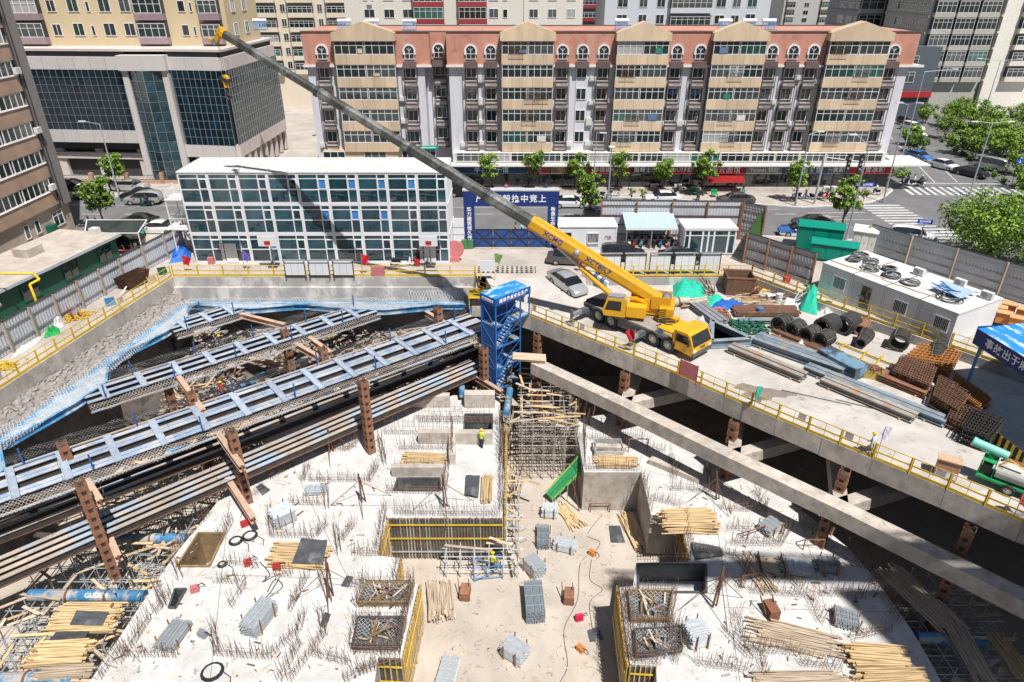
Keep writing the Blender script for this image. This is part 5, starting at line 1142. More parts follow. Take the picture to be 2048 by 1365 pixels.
stack_beams('sheet_pile_stack','red brown rolled sections stacked between the beams and the yellow frames',(1530,686),(1640,728),4,2,.22,.22,.02,RUST,cat='steel stack')
stack_beams('bar_bundle','long dark brown steel bars beside the wire coils',(1546,667),(1668,720),7,2,.14,.1,.02,RUSTD,prof='b',cat='steel bars',jit=.3)
stack_beams('sheet_pile_stack','flat brown sheet piles stacked below the green draped net',(1472,636),(1600,636),3,3,.55,.12,.03,RUSTD,prof='b',cat='steel stack',jit=.15)
stack_beams('steel_beam_stack','pale grey channels under the brown sheet piles',(1478,650),(1604,650),2,1,.3,.3,.05,BLUG,cat='steel stack')
stack_beams('plate_stack','stack of blue black steel plates beside the rusty cages',(1630,722),(1706,764),1,9,1.5,.1,0,M('plate_blue',(.07,.10,.125),.45,var=.3,scale=1.2,col2=(.17,.29,.39),c2lo=.5,c2hi=.56),prof='b',cat='steel plates')
stack_beams('sheet_pile_stack','rust brown channels lying beside the plate stack',(1722,750),(1846,800),4,2,.3,.22,.02,RUST,cat='steel stack')
stack_beams('steel_frame_stack','grey ladder frames leaning together behind the truck cab',(1370,612),(1428,656),3,2,.4,.25,.08,STEEL,cat='steel frames')
gp_=thing('steel_plate','bare grey steel plate lying on the deck beside the long beams','steel plate',D(1745,800)); m=MB(); p=[D(1716,768)-gp_.location,D(1780,790)-gp_.location,D(1770,812)-gp_.location,D(1706,792)-gp_.location]; m.prism([(q.x,q.y) for q in p],.01,.05); m.build('plate',STEEL,gp_); m=MB(); m.b(-.5,.5,-.2,.0,.05,.09); m.build('batten',TIMB,gp_)
# triangular blue bracket
bk_=thing('steel_bracket','triangular blue grey steel bracket frame in front of the truck','bracket',D(1455,685)); q=[D(1422,655),D(1420,697),D(1500,692)]; m=MB()
for i in range(3): a=q[i]-bk_.location; b=q[(i+1)%3]-bk_.location; m.ibeam(a+Vector((0,0,.4)),b+Vector((0,0,.4)),.4,.7)
m.build('side_plate',BLUG,bk_); m=MB(); m.add([tuple(p-bk_.location+Vector((0,0,.1))) for p in q],[(0,1,2),(2,1,0)]); m.build('base_plate',DECKM,bk_)
# wire rod coils
WIRE=M('wire_rod',(.075,.07,.062),.6,.3,var=.4,scale=6,bump=.6,stretch=(1,1,1),bscale=14)
def coil(label,px,py,r,L,rz,mat=None,cone=0.,sheet=None,group='wire rod coils on the deck'):
    p=D(px,py); t=thing('wire_coil',label,'wire coil',p,rz,group); n=18; m=MB(); k=9
    for i in range(k):
        x0=-L/2+L*i/k; rr=r*(1-cone*i/k)*(1+yr.uniform(-.025,.025)); m.ring((x0,yr.uniform(-.02,.02),r+cone*r*.0),(x0+L/k*.96,0,r),rr,rr*.74,n)
    m.v=[(v[0],v[1],v[2]-cone*r*.5*(v[0]+L/2)/L) for v in m.v]; m.build('wire_turns',mat or WIRE,t)
    m=MB()
    for a in (.4,2.2,4.0): m.beam((-L/2-.02,math.cos(a)*r*1.0,r+math.sin(a)*r*1.0),(L/2+.02,math.cos(a)*r*(1-cone),r+math.sin(a)*r*(1-cone)-cone*r*.5),.03,.03)
    m.build('tie_wire',STEEL,t); return t
ca=math.atan2(-.6,-.8)
for i,(u,v) in enumerate(((1562,660),(1588,671),(1617,682),(1645,692))): coil('dark wire rod coil in the row beside the brown bars',u,v,.68,1.35,ca+.1*yr.uniform(-1,1))
SHEETM=M('black_sheet',(.05,.05,.052),.35,var=.4,scale=2,bump=.8,bscale=5)
for u,v,lb in ((1650,668,'large wire coil wrapped in black plastic sheet'),(1690,664,'second plastic wrapped wire coil behind the wrapped large one')):
    t=coil(lb,u,v,.8,1.7,ca); m=MB(); m.ring((-.9,0,.8),(.75,0,.8),.86,.84,18); m.build('plastic_wrap',SHEETM,t)
coil('loose conical wire coil with its end fanned out',1724,690,.62,1.9,ca+.25,cone=.35); coil('upright lying wire coil casting a round shadow near the low wall',1795,696,.75,1.6,ca+.3); coil('loose conical wire coil beside the blue work shelter',1868,722,.68,2.1,ca+.3,cone=.35); 
coil('rusty red wire coil behind the wrapped coils',1722,664,.5,1.9,ca+.3,mat=RUST)
# rebar cage piles (lattice of bars)
def cage_pile(label,pts,h,mat,step=.2,layers=7):
    q=[D(*p) for p in pts]; c=(q[0]+q[1]+q[2]+q[3])/4; t=thing('rebar_cage_stack',label,'rebar stack',c,0)
    for k in range(layers):
        m=MB(); z=.06+h*k/layers; j=yr.uniform(-.12,.12); j2=yr.uniform(-.12,.12)
        A,B,C_,E=[p-c+Vector((j,j2,0)) for p in q]; n=max(3,int((B-A).length/step)); n2=max(3,int((E-A).length/(step*1.6)))
        for i in range(n+1):
            a=A.lerp(B,i/n); b=E.lerp(C_,i/n); m.beam(a+Vector((yr.uniform(-.04,.04),0,z)),b+Vector((yr.uniform(-.04,.04),0,z+yr.uniform(-.03,.03))),.05,.05)
        for i in range(n2+1):
            a=A.lerp(E,i/n2); b=B.lerp(C_,i/n2); m.beam(a+Vector((0,0,z+.05)),b+Vector((0,0,z+.05+yr.uniform(-.03,.03))),.06,.05)
        m.build('cage_layer',mat,t)
    return t
RUSTO=M('bright_rust',(.36,.15,.04),.85,var=.35,scale=4)
cage_pile('bright rusty rebar cage pile beside the wire coil',[(1786,750),(1890,765),(1915,722),(1838,706)],1.0,RUSTO,.34,7)
cage_pile('dark rusty cage pile in front of the bright rusty one',[(1780,765),(1850,795),(1865,752),(1795,735)],1.2,RUSTD,.18,9)
cage_pile('dark lattice frame pile beside the long beams',[(1858,815),(1905,845),(1935,808),(1870,775)],1.1,RUSTD,.2,8)
cage_pile('bright rusty bar pile behind the dark lattice piles',[(1900,795),(1955,835),(1975,815),(1905,765)],.9,RUSTO,.2,7)
cage_pile('black lattice frame pile nearest the water sprayer',[(1915,885),(1968,905),(1998,868),(1940,845)],1.3,M('black_frames',(.045,.043,.04),.7,.2),.26,8)
cage_pile('low dark lattice pile between the other frame piles',[(1890,855),(1935,875),(1960,845),(1905,822)],.9,RUSTD,.2,6)
# yellow ground frames, rusty tank, nets, tarps
yf=thing('ground_frame','yellow tubular steel frames lying flat on the deck','steel frame',D(1720,712)); m=MB()
for a,b in (((1655,695),(1775,748)),((1640,700),(1745,752)),((1672,688),(1790,735)),((1700,745),(1735,705)),((1735,750),(1765,715)),((1660,718),(1690,690))): m.beam(D(*a)-yf.location+Vector((0,0,.15)),D(*b)-yf.location+Vector((0,0,.15)),.1,.12)
m.build('frame_tube',YEL,yf); m=MB()
for u,v in ((1660,698),(1740,748),(1775,738)): m.box(D(u,v)-yf.location+Vector((0,0,.05)),(.2,.2,.1))
m.build('foot',DSTL,yf)
rt=thing('rusty_tank','open topped rusty steel tank behind the tarpaulins','tank',D(1478,592),-.1)
for x0,x1,y0,y1 in ((-1.3,1.3,-.05,.05),(-1.3,1.3,2.0,2.1),(-1.3,-1.2,.05,2.0),(1.2,1.3,.05,2.0)): m=MB(); m.b(x0,x1,y0,y1,0,1.8); m.build('side_plate',RUSTD,rt)
for ya in (-.1,2.1): m=MB(); m.b(-1.4,1.4,ya,ya+.1,1.72,1.86); m.build('rim_bar',RUST,rt)
def drape(name,label,cat,pts,mat,h=.5,n=9,wave=.25,cover=None):
    q=[D(*p) for p in pts]; c=(q[0]+q[1]+q[2]+q[3])/4; t=thing(name,label,cat,c); rows=[]
    for j in range(n+1):
        row=[]
        for i in range(n+1):
            p=q[0].lerp(q[1],i/n).lerp(q[3].lerp(q[2],i/n),j/n); e=min(i,n-i,j,n-j)/(n/2); row.append(p+Vector((0,0,.03+h*min(1,e*1.6)*yr.uniform(1-wave*2,1+wave))))
        rows.append(row)
    sheet_uv(rows,mat,'cloth',t).data.polygons.foreach_set('use_smooth',[True]*(n*n))
    if cover: m=MB(); m.box((0,0,.1),cover); m.build('covered_goods',TIMB,t)
    return t
drape('green_net','teal green netting hung over goods behind the winch','netting',[(1346,600),(1408,600),(1412,575),(1346,568)],NETG,1.1)
drape('green_net','crumpled teal netting beside the blue tarpaulin','netting',[(1418,618),(1460,612),(1440,592),(1402,598)],NETG,.5,wave=.5)
drape('blue_tarpaulin','crumpled blue tarpaulin on the material yard','tarpaulin',[(1412,622),(1492,618),(1482,602),(1425,606)],BTARP,.4,wave=.6)
drape('green_net','teal netting draped high over a post by the low wall','netting',[(1600,622),(1634,632),(1636,598),(1600,590)],NETG,1.9,wave=.15)
drape('white_sheet','crumpled white sheeting beside the draped netting','sheeting',[(1640,635),(1668,640),(1662,615),(1640,612)],NETW,.5,wave=.6)
drape('red_cloth','faded red cloth lying beside the ring pile','cloth',[(1424,628),(1450,632),(1446,618),(1426,616)],PINK,.3,wave=.5)
# rings
def ring_pile(label,cx,cy,nx,nyy,mat,r=.3):
    t=thing('ring_pile',label,'steel rings',D(cx,cy)); q=MB(); n=14
    for i in range(n):
        a=2*math.pi*i/n; b=2*math.pi*(i+1)/n; q.tube((r*math.cos(a),r*math.sin(a),0),(r*math.cos(b),r*math.sin(b),0),.06,4)
    me=q.mesh('ring',mat)
    for i in range(nx):
        for j in range(nyy):
            for k in range(3): place('ring',me,t,(i*r*1.7+yr.uniform(-.05,.05),j*r*1.9+yr.uniform(-.05,.05),.08+k*.13),rot=(yr.uniform(-.25,.25),yr.uniform(-.25,.25),0))
    return t
ring_pile('dark green steel rings piled beside the bracket',1478,668,5,4,GRN,.32); ring_pile('red brown steel rings stacked beside the brown sheet piles',1440,640,2,3,RUST,.34)
tp=thing('timber_pile','bundle of round poles lying on black sheeting behind the netting','timber pile',D(1385,612),.2)
q=MB(); q.tube((-1.2,0,0),(1.2,0,0),.06,6); qm=q.mesh('pole',TIMBP)
for i in range(30): place('pole',qm,tp,(yr.uniform(-.15,.15),-.6+1.2*yr.random(),.1+.55*yr.random()),rot=(0,yr.uniform(-.1,.1),yr.uniform(-.15,.15)))
jt=thing('timber_pile','scattered brown branches and boards beyond the ring piles','timber pile',D(1530,603)); 
for i in range(26): m=MB(); a=yr.uniform(-.5,.5); c=Vector((yr.uniform(-3,2.6),yr.uniform(-.7,.9),.1+.4*yr.random())); d=Vector((math.cos(a),math.sin(a)*.5,yr.uniform(-.12,.12)))*yr.uniform(.8,1.6); m.beam(c-d,c+d,.1,.06); m.build('board',yr.choice((TIMBP,RUSTD,TIMB)),jt)
pc=thing('cable_drum_pipe','short grey concrete pipe with steel collar behind the counterweight','pipe',D(1352,612),.15); m=MB(); m.ring((-1,0,.4),(1.2,0,.4),.4,.32,16); m.build('pipe_shell',CONC,pc); m=MB(); m.ring((.1,0,.4),(.22,0,.4),.46,.39,16); m.build('collar',RUSTD,pc)
yp_=thing('yellow_pipe_bundle','bent yellow pipes lying in front of the rusty tank','pipe',D(1520,582)); m=MB()
for i in range(4): m.path([Vector((-1.2,.2*i,.1)),Vector((.4,.25*i-.2,.15)),Vector((2.2,-1.0+.25*i,.12))],.06,6)
m.build('pipe',YEL,yp_)
wt=thing('water_stain','wet brown stain spreading on the concrete deck','stain',D(1525,785)); m=MB(); pts=[]
for i in range(22): a=2*math.pi*i/22; rr=1+.28*math.sin(3*a+1)+.15*math.sin(7*a); pts.append((1.9*rr*math.cos(a),.9*rr*math.sin(a)-.35*rr*math.cos(a)))
m.sheet(pts,.006); m.build('wet_patch',M('wet_concrete',(.21,.175,.145),.5,var=.15,scale=1.5),wt)
# boards, flags, boxes on the deck edge
def flag(label,p,mat,h=2.2,rz=0,w_=.8,col=None):
    t=thing('flag',label,'flag',p,rz); m=MB(); m.tube((0,0,0),(0,0,h),.025,5); m.build('pole',STEEL,t); rows=[[Vector((j*w_/5*(1-.15*i),.09*math.sin(j*1.5+i),h-.05-i*.3-.03*j*j*.4)) for j in range(6)] for i in range(4)]
    vs=[tuple(v) for r in rows for v in r]; m=MB(); m.add(vs,[(a*6+b,a*6+b+1,(a+1)*6+b+1,(a+1)*6+b) for a in range(3) for b in range(5)]); m.build('cloth',mat,t); return t
REDF=M('red_flag',(.50,.02,.03),.7)
flag('red flag tied to the yellow railing below the truck',D(1266,708),REDF,2.2,2.6); flag('white flag with blue lettering beside the worker',D(1752,916),M('white_flag',(.5,.5,.58),.7),2.4,.4); flag('red flag on the railing near the water sprayer',D(2026,1035),REDF,1.9,.3)
flag('red flag standing at the parked grey sedan',G(1158,545),REDF,2.0,.3); flag('red flag before the cabin building noticeboards',G(726,550),REDF,2.2,.2); flag('green flag before the cabin building entrance',G(990,548),M('green_flag',(.2,.34,.1),.7),2.2,.1); flag('purple flag by the open cabin door',G(490,540),M('purple_flag',(.18,.12,.5),.7),2.0,.1); flag('faded red flag at the tarpaulin heap',G(371,545),REDF,1.8,.2); flag('green rag on the railing beside the wet stain',D(1506,822),NETG,2.0,.6)
bd=thing('display_board','faded red display board fixed inside the platform railing','board',D(1372,764),th_+.02); m=MB(); m.b(-.75,.75,.1,.15,.35,1.6); m.build('panel',PINK,bd); m=MB(); m.b(-.78,-.72,.1,.16,0,1.65); m.b(.72,.78,.1,.16,0,1.65); m.build('post',RED,bd)
bo_=thing('orange_cabinet','orange brown steel cabinet standing behind the railing near the sprayer','cabinet',D(1888,958),-.55); m=MB(); m.b(-.6,.6,0,.6,.05,1.25); m.build('body',M('cabinet_brown',(.40,.22,.14),.6),bo_); m=MB(); m.b(-.66,.66,-.08,.68,1.25,1.33); m.build('lid',M('cabinet_lid',(.55,.38,.25),.6),bo_); m=MB(); m.b(-.55,.55,-.03,0,.1,.55); m.build('white_door',WHT,bo_)
rb2=thing('fire_box','small dark red fire point box on the yellow frames','box',D(1676,722)); m=MB(); m.b(-.25,.25,-.15,.15,0,.75); m.build('box_body',RED,rb2); m=MB(); m.b(-.3,.3,-.2,.2,.75,.8); m.build('lid',RED,rb2)
ys_=thing('yellow_skip','yellow skip full of rusty scrap beside the plate stack','skip',D(1735,752),-.4); m=MB()
for x0,x1,y0,y1 in ((-.9,.9,-.5,-.45),(-.9,.9,.45,.5),(-.9,-.85,-.45,.45),(.85,.9,-.45,.45)): m.b(x0,x1,y0,y1,0,.7)
m.build('bin_side',M('skip_yellow',(.42,.32,.08),.6,var=.2),ys_); m=MB()
for i in range(60): m.box((yr.uniform(-.8,.8),yr.uniform(-.4,.4),.6+.25*yr.random()),(.5,.04,.04),yr.uniform(0,3),0,yr.uniform(-.4,.4))
tag(m.build('scrap',RUST,ys_),kind='stuff')
# ================================================================ slabs under construction
ZS=-7.5; ZA=-11.3
DSTUDM=M('dark_stud',(.22,.15,.08),.8,var=.3)
def S(u,v): return G(u,v,ZS)
def A_(u,v): return G(u,v,ZA)
pr=random.Random(77)
def slab(label,outer,holes,z,zb,loc):
    t=thing('concrete_slab',label,'slab',loc); o=[tuple(G(u,v,z)[:2]) for u,v in outer]; hs=[[tuple(G(u,v,z)[:2]) for u,v in h] for h,_,_ in holes]
    tp=fill_hole('slab_top',o,hs,z,SLABM); tp.parent=t; tp.data.transform(Matrix.Translation(-t.location)); KIDS.setdefault(t.name,[]).append(tp)
    m=MB()
    for i in range(len(o)):
        a=o[i]; b=o[(i+1)%len(o)]; m.quad((a[0],a[1],zb),(b[0],b[1],zb),(b[0],b[1],z),(a[0],a[1],z))
    m.build('edge_wall',CONC,t,world=True)
    for h,(_,zh,mat) in zip(hs,holes):
        m=MB()
        for i in range(len(h)):
            a=h[i]; b=h[(i+1)%len(h)]; m.beam((a[0],a[1],(z+.12+zh)/2),(b[0],b[1],(z+.12+zh)/2),.12,z+.12-zh)
        m.build('opening_lining',mat,t,world=True); m=MB(); m.sheet(h,zh+.02); m.build('opening_floor',SLABM,t,world=True)
    return t
left=slab('white concrete slab with starter bars to the left of the sandy aisle',[(100,1470),(184,1357),(344,1118),(439,999),(540,870),(620,805),(780,788),(1000,793),(1008,960),(1005,1036),(774,1036),(753,1111),(800,1116),(790,1165),(837,1169),(803,1317),(756,1315),(735,1470)],
  [([(397,1068),(450,1068),(420,1134),(354,1134)],-10.2,DSTUDM),([(351,1180),(373,1180),(352,1217),(338,1217)],-9,PLYW),([(795,958),(880,958),(882,982),(788,982)],-8.7,PLYW),([(930,830),(985,830),(985,862),(928,862)],-9.5,PLYW)],ZS,ZA,S(600,1100))
right=slab('white concrete slab with starter bars to the right of the sandy aisle',[(1150,838),(1168,945),(1281,945),(1302,1030),(1362,1031),(1380,1123),(1272,1126),(1266,1173),(1239,1175),(1260,1329),(1312,1332),(1318,1470),(1935,1470),(1865,1331),(1821,1257),(1744,1150),(1696,1096),(1590,1010),(1480,930),(1330,850),(1240,825)],
  [([(1276,1131),(1412,1131),(1413,1186),(1276,1186)],-8.9,PLYW)],ZS,ZA,S(1500,1150))
# starter bars: each wall line one cage of thin bars cast in the slab
def bars(parent,segs,z,h=1.15,sp=.19):
    for (u0,v0,u1,v1) in segs:
        a=G(u0,v0,z); b=G(u1,v1,z); d=b-a; n=max(3,int(d.length/sp)); s=Vector((-d.y,d.x,0)).normalized()*.12; m=MB(); hh=h*pr.uniform(.8,1.15)
        for i in range(n+1):
            for sd in (-1,1):
                if pr.random()<.08: continue
                p=a+d*(i/n)+s*sd; q=p+Vector((pr.gauss(0,.12),pr.gauss(0,.12),hh*pr.uniform(.6,1.2))); m.tube(p,q,.013,3,cap=False)
        for zz in (.25,.55):
            for sd in (-1,1): m.tube(a+s*sd+Vector((0,0,zz)),b+s*sd+Vector((0,0,zz)),.01,3,cap=False)
        tag(m.build('starter_bars',REB,parent,world=True),kind='stuff')
segL=[(545,1074,632,1076),(632,1076,655,1050),(540,1030,545,1074),(581,1008,640,1010),(655,1022,652,985),(605,962,740,964),(740,964,755,934),(606,962,616,935),(683,1085,710,1050),(672,1060,680,1110),(785,945,890,945),(895,935,890,985),(775,985,880,988),(790,1030,1000,1032),(770,1020,756,1100),(440,1090,465,1045),(455,1130,520,1135),(430,1165,480,1168),(462,1218,490,1170),(580,1225,615,1155),(545,1150,585,1152),(246,1312,355,1314),(430,1310,540,1318),(428,1262,434,1310),(540,1318,600,1262),(600,1262,608,1230),(560,1365,600,1290),(580,1365,650,1270),(640,1225,650,1275),(620,1310,700,1330),(690,1365,755,1330),(720,1350,800,1325),(705,1110,780,1112),(790,1160,800,1120),(700,1175,728,1165),(825,1160,795,1310),(720,1305,790,1307),(640,1145,660,1210),(350,1130,362,1160),(310,1170,330,1215),(345,1105,420,1030),(310,1230,345,1190),(240,1330,300,1240),(200,1360,240,1300),(620,900,700,902),(700,900,720,880),(800,900,900,900),(760,880,770,930),(905,870,905,930),(560,900,600,880),(540,960,590,930),(480,1010,530,980),(840,845,1000,848),(1003,860,1003,1025),(655,880,690,850)]
segR=[(1172,940,1278,942),(1283,955,1300,1025),(1308,1000,1360,1015),(1340,980,1420,985),(1420,985,1415,940),(1350,960,1340,920),(1440,1020,1530,1024),(1530,1024,1510,985),(1455,1060,1500,1062),(1462,1090,1560,1092),(1560,1092,1575,1060),(1400,1110,1470,1115),(1480,1180,1500,1120),(1500,1185,1620,1195),(1470,1230,1490,1290),(1490,1300,1600,1310),(1620,1200,1640,1250),(1520,1300,1530,1360),(1600,1330,1680,1340),(1640,1190,1720,1195),(1700,1200,1750,1190),(1445,1260,1500,1320),(1340,1240,1350,1330),(1390,1330,1500,1345),(1430,1190,1455,1160),(1560,1135,1600,1180),(1740,1160,1800,1250),(1690,1100,1735,1145),(1240,1180,1258,1320),(1262,1326,1320,1328),(1600,1050,1660,1080),(1700,1280,1780,1262),(1280,890,1330,905),(1180,880,1250,885),(1275,1122,1380,1122),(1385,1120,1370,1040)]
for q in ([(714,1214),(818,1214),(826,1170),(731,1170)],[(702,1303),(798,1303),(810,1242),(712,1242)]):
    for k in range(4): segL.append(q[k]+q[(k+1)%4])
for q in ([(1258,1248),(1338,1248),(1349,1187),(1252,1185)],[(1268,1322),(1366,1308),(1362,1258),(1264,1264)]):
    for k in range(4): segR.append(q[k]+q[(k+1)%4])
bars(left,segL,ZS); bars(right,segR,ZS)
for par,a,b,h,wd in ((left,(785,950),(888,950),.9,.5),(left,(838,884),(985,886),1.1,.6),(left,(905,886),(905,930),1.0,.5),(left,(640,890),(700,862),.6,.5),(right,(1185,902),(1250,905),.6,.5),(right,(1300,925),(1400,965),.45,.6),(left,(770,815),(900,812),1.2,.6),(left,(930,812),(990,812),1.4,.8)):
    A=S(*a);B=S(*b); m=MB(); m.beam(A+Vector((0,0,h/2)),B+Vector((0,0,h/2)),wd,h); m.build('upstand_wall',CONC,par,world=True)
for par,a,b in ((left,(460,1000),(420,1365)),(left,(560,880),(700,1165)),(left,(450,1150),(730,1160)),(left,(560,1010),(1000,1014)),(right,(1305,1035),(1700,1110)),(right,(1420,960),(1480,1365)),(right,(1450,1215),(1800,1225)),(right,(1600,1030),(1690,1365))):
    A=S(*a);B=S(*b); m=MB(); m.beam(A+Vector((0,0,.004)),B+Vector((0,0,.004)),.04,.004); m.build('pour_joint',M('joint_dark',(.25,.23,.2),.9,var=.3),par,world=True)
# ---------------------------------------------------------------- formwork walls
def formwork(label,a,b,zt,zb,sp,mats,side=1,wal=3,tubes=0,studm=None):
    A=G(*a,zt);B=G(*b,zt); A.z=B.z=0; d=B-A; L=d.length; u=d.normalized(); n=Vector((u.y,-u.x,0))*side; t=thing('formwork_wall',label,'formwork',(A.x,A.y,zb))
    m=MB(); m.beam(A+n*.03+Vector((0,0,(zt+zb)/2)),B+n*.03+Vector((0,0,(zt+zb)/2)),.03,zt-zb-.1); m.build('plywood_face',mats[0],t,world=True)
    k=int(L/sp)
    for i in range(k+1):
        p=A+u*(L*i/k)+n*(.1+pr.uniform(-.01,.01)); m=MB(); e=pr.uniform(-.05,.25); m.beam(p+Vector((0,0,zb+.02)),p+Vector((0,0,zt+e)),.06,.09); m.build('stud',pr.choice((mats[1],mats[1],studm or TIMB)),t,world=True)
    for i in range(wal):
        z=zb+(zt-zb)*(i+.6)/wal; m=MB()
        for o in (.0,.08): m.tube(A+n*.18+Vector((0,0,z+o)),B+n*.18+Vector((0,0,z+o)),.026,6)
        m.build('waler_tube',YEL if i else GALV,t,world=True)
    return t
DSTUD=M('dark_stud',(.22,.15,.08),.8,var=.3); 
formwork('dark studded formwork wall facing the blue trolley frame',(774,1037),(1005,1037),ZS,ZA,.22,(PLYW,DSTUD),1,3,studm=TIMBP)
formwork('short yellow formwork return at the end of the dark studded wall',(774,1037),(753,1111),ZS,ZA,.3,(FORMY,TIMB),-1,2)
formwork('long timber formwork wall along the sandy aisle beside the scaffold',(1010,850),(1007,1036),ZS,ZA,.3,(FORMY,TIMB),-1,3)
formwork('yellow timber formwork along the aisle beside the grey tube heap',(838,1169),(804,1317),ZS,ZA,.26,(FORMY,FORMY),-1,2)
formwork('low yellow formwork facing the lower aisle on the left',(756,1317),(804,1319),ZS,ZA,.3,(PLYW,FORMY),1,3)
formwork('tall yellow formwork wall in shade facing the aisle on the right',(1237,1175),(1258,1329),ZS,ZA,.26,(FORMY,FORMY),1,2)
formwork('yellow studded formwork end beside the tall shaded wall',(1260,1331),(1312,1334),ZS,ZA,.25,(PLYW,FORMY),1,3)
formwork('ochre formwork return under the large pole pile',(1362,1033),(1380,1122),ZS,ZA,.3,(FORMY,DSTUD),1,2)
formwork('short ochre formwork face between the pit corner and the aisle',(800,1117),(790,1165),ZS,ZA,.3,(FORMY,TIMB),-1,2)
# ---------------------------------------------------------------- shaft boxes with netting
def shaft(label,q,z,h,mats,net=True):
    Q=[G(u,v,z) for u,v in q]; c=(Q[0]+Q[1]+Q[2]+Q[3])/4; t=thing('shaft_formwork',label,'formwork',c)
    for i in range(4):
        a=Q[i];b=Q[(i+1)%4]; m=MB(); m.beam(a+Vector((0,0,h/2)),b+Vector((0,0,h/2)),.1,h); m.build('side_panel',mats[0],t,world=True)
    m=MB(); m.sheet([(p.x,p.y) for p in Q],z+.05); m.build('floor_sheet',PLYW,t,world=True)
    for i in range(18):
        p=Q[0].lerp(Q[1],pr.uniform(.1,.9)).lerp(Q[3].lerp(Q[2],pr.uniform(.1,.9)),pr.uniform(.1,.9)); a=pr.uniform(0,3.1); d=Vector((math.cos(a),math.sin(a),0))*pr.uniform(.3,.8); m=MB(); m.beam(p-d+Vector((0,0,.15+.3*pr.random())),p+d+Vector((0,0,.15+.3*pr.random())),.09,.05); m.build('loose_board',pr.choice((TIMBP,RUSTD,DSTUDM,STEEL)),t,world=True)
    if net:
        rows=[]
        for j in range(7): rows.append([Q[0].lerp(Q[1],i/7).lerp(Q[3].lerp(Q[2],i/7),j/6)+Vector((0,0,h-.05-.45*math.sin(math.pi*i/7)*math.sin(math.pi*j/6)+pr.uniform(-.06,.06))) for i in range(8)])
        sheet_uv(rows,NET,'net',t)
    return t
shaft('net covered lift shaft box beside the yellow aisle formwork',[(718,1212),(815,1212),(822,1172),(735,1172)],ZS,.4,(DSTUDM,)); shaft('debris filled lift shaft box in front of the netted one',[(706,1300),(795,1300),(806,1245),(716,1245)],ZS,.45,(PLYW,))
shaft('net covered shaft box on the right slab by the shaded formwork',[(1262,1245),(1335,1245),(1345,1190),(1256,1188)],ZS,.4,(DSTUDM,)); shaft('netted shaft box with loose boards inside on the right slab',[(1272,1318),(1362,1305),(1358,1262),(1268,1268)],ZS,.45,(PLYW,))
shaft('small netted opening behind the concrete block',[(1190,915),(1245,915),(1240,890),(1188,890)],ZS,.6,(GALV,))
# ---------------------------------------------------------------- stacks of tubes and timber
TUBW=M('white_tube',(.62,.66,.68),.4,.3,var=.12,scale=5,obj=.05); TUBG=M('blue_grey_tube',(.38,.44,.48),.4,.4,var=.15,scale=5)
def tube_stack(label,u,v,z,L,wd,h,rz,mat,posts=True,jag=.08,r=.03):
    t=thing('tube_stack',label,'tube stack',G(u,v,z),math.radians(rz)); n=int(wd/(r*2.5)); k=max(2,int(h/(r*2.7)))
    for j in range(k):
        m=MB(); 
        for i in range(n): y=-wd/2+wd*(i+.5)/n+pr.uniform(-.01,.01); zz=.1+h*(j+.5)/k; o=pr.uniform(-jag,jag); m.tube((-L/2+o,y,zz),(L/2+o,y,zz),r,5)
        if j%3==2:
            for x in (-L*.3,0,L*.3): m.beam((x,-wd/2,.1+h*(j+1)/k),(x,wd/2,.1+h*(j+1)/k),.05,.02)
        tag(m.build('tube_layer',mat,t),kind='stuff')
    for x in (-L*.35,L*.35): m=MB(); m.b(x-.05,x+.05,-wd/2-.1,wd/2+.1,0,.09); m.build('bearer',TIMB,t)
    if posts:
        for x in (-L*.3,L*.3):
            for sy in (-1,1): m=MB(); m.b(x-.03,x+.03,sy*(wd/2+.06)-.03,sy*(wd/2+.06)+.03,0,h+.35); m.build('side_post',RUST,t)
    return t
tube_stack('long stack of grey scaffold tubes in the middle of the aisle',1068,1215,ZA,2.7,1.25,1.05,93,TUBG,False)
tube_stack('square stack of grey scaffold tubes with rusty posts behind the long one',1068,1143,ZA,1.5,1.1,.95,125,TUBW)
tube_stack('white scaffold tube stack with a blue rag in the lower aisle',1030,1312,ZA,1.5,1.15,.85,-35,TUBW)
tube_stack('white tube stack with rusty side posts beside the pole bundle',1131,1098,ZA,1.7,.95,.6,-18,TUBW)
tube_stack('narrow grey tube stack laid along the aisle near the studded wall',1086,1080,ZA,2.1,.95,.55,88,TUBG)
tube_stack('small white tube stack at the foot of the green ramp',1099,1030,ZA,1.2,1.0,.75,-5,TUBW)
tube_stack('white tube stack on the right slab beside the netted shaft',1391,1280,ZS,1.2,1.3,.9,15,TUBW)
tube_stack('bundle of grey tubes at the lower end of the aisle',896,1352,ZA,2.0,1.1,.5,80,TUBW,False)
tube_stack('tall stack of galvanised frames near the tan beam end',566,1042,ZS,1.5,1.3,.95,38,GALV)
tube_stack('low pile of galvanised couplers beside the starter bars',632,985,ZS,1.4,.9,.3,5,GALV,False,.15)
tube_stack('grey tube stack tied with timber on the left slab',521,1246,ZS,2.1,1.1,.85,72,GALV)
tube_stack('grey tube frames between upright rusty posts near the slab edge',349,1276,ZS,1.9,1.2,.35,80,GALV)
tube_stack('slanting bundle of galvanised tubes before the concrete strut',1539,1060,ZS,1.5,1.1,.5,35,GALV)
tube_stack('loose galvanised tubes beside the steel trough',1587,1140,ZS,1.4,1.2,.3,-8,GALV,False,.25)
tube_stack('dark grey tube stack with four rusty posts on the right slab',1655,1138,ZS,1.3,1.0,.55,-5,STEEL)
tube_stack('half shaded grey tube stack with rusty posts near the slab edge',1690,1245,ZS,1.2,1.3,.5,70,GALV)
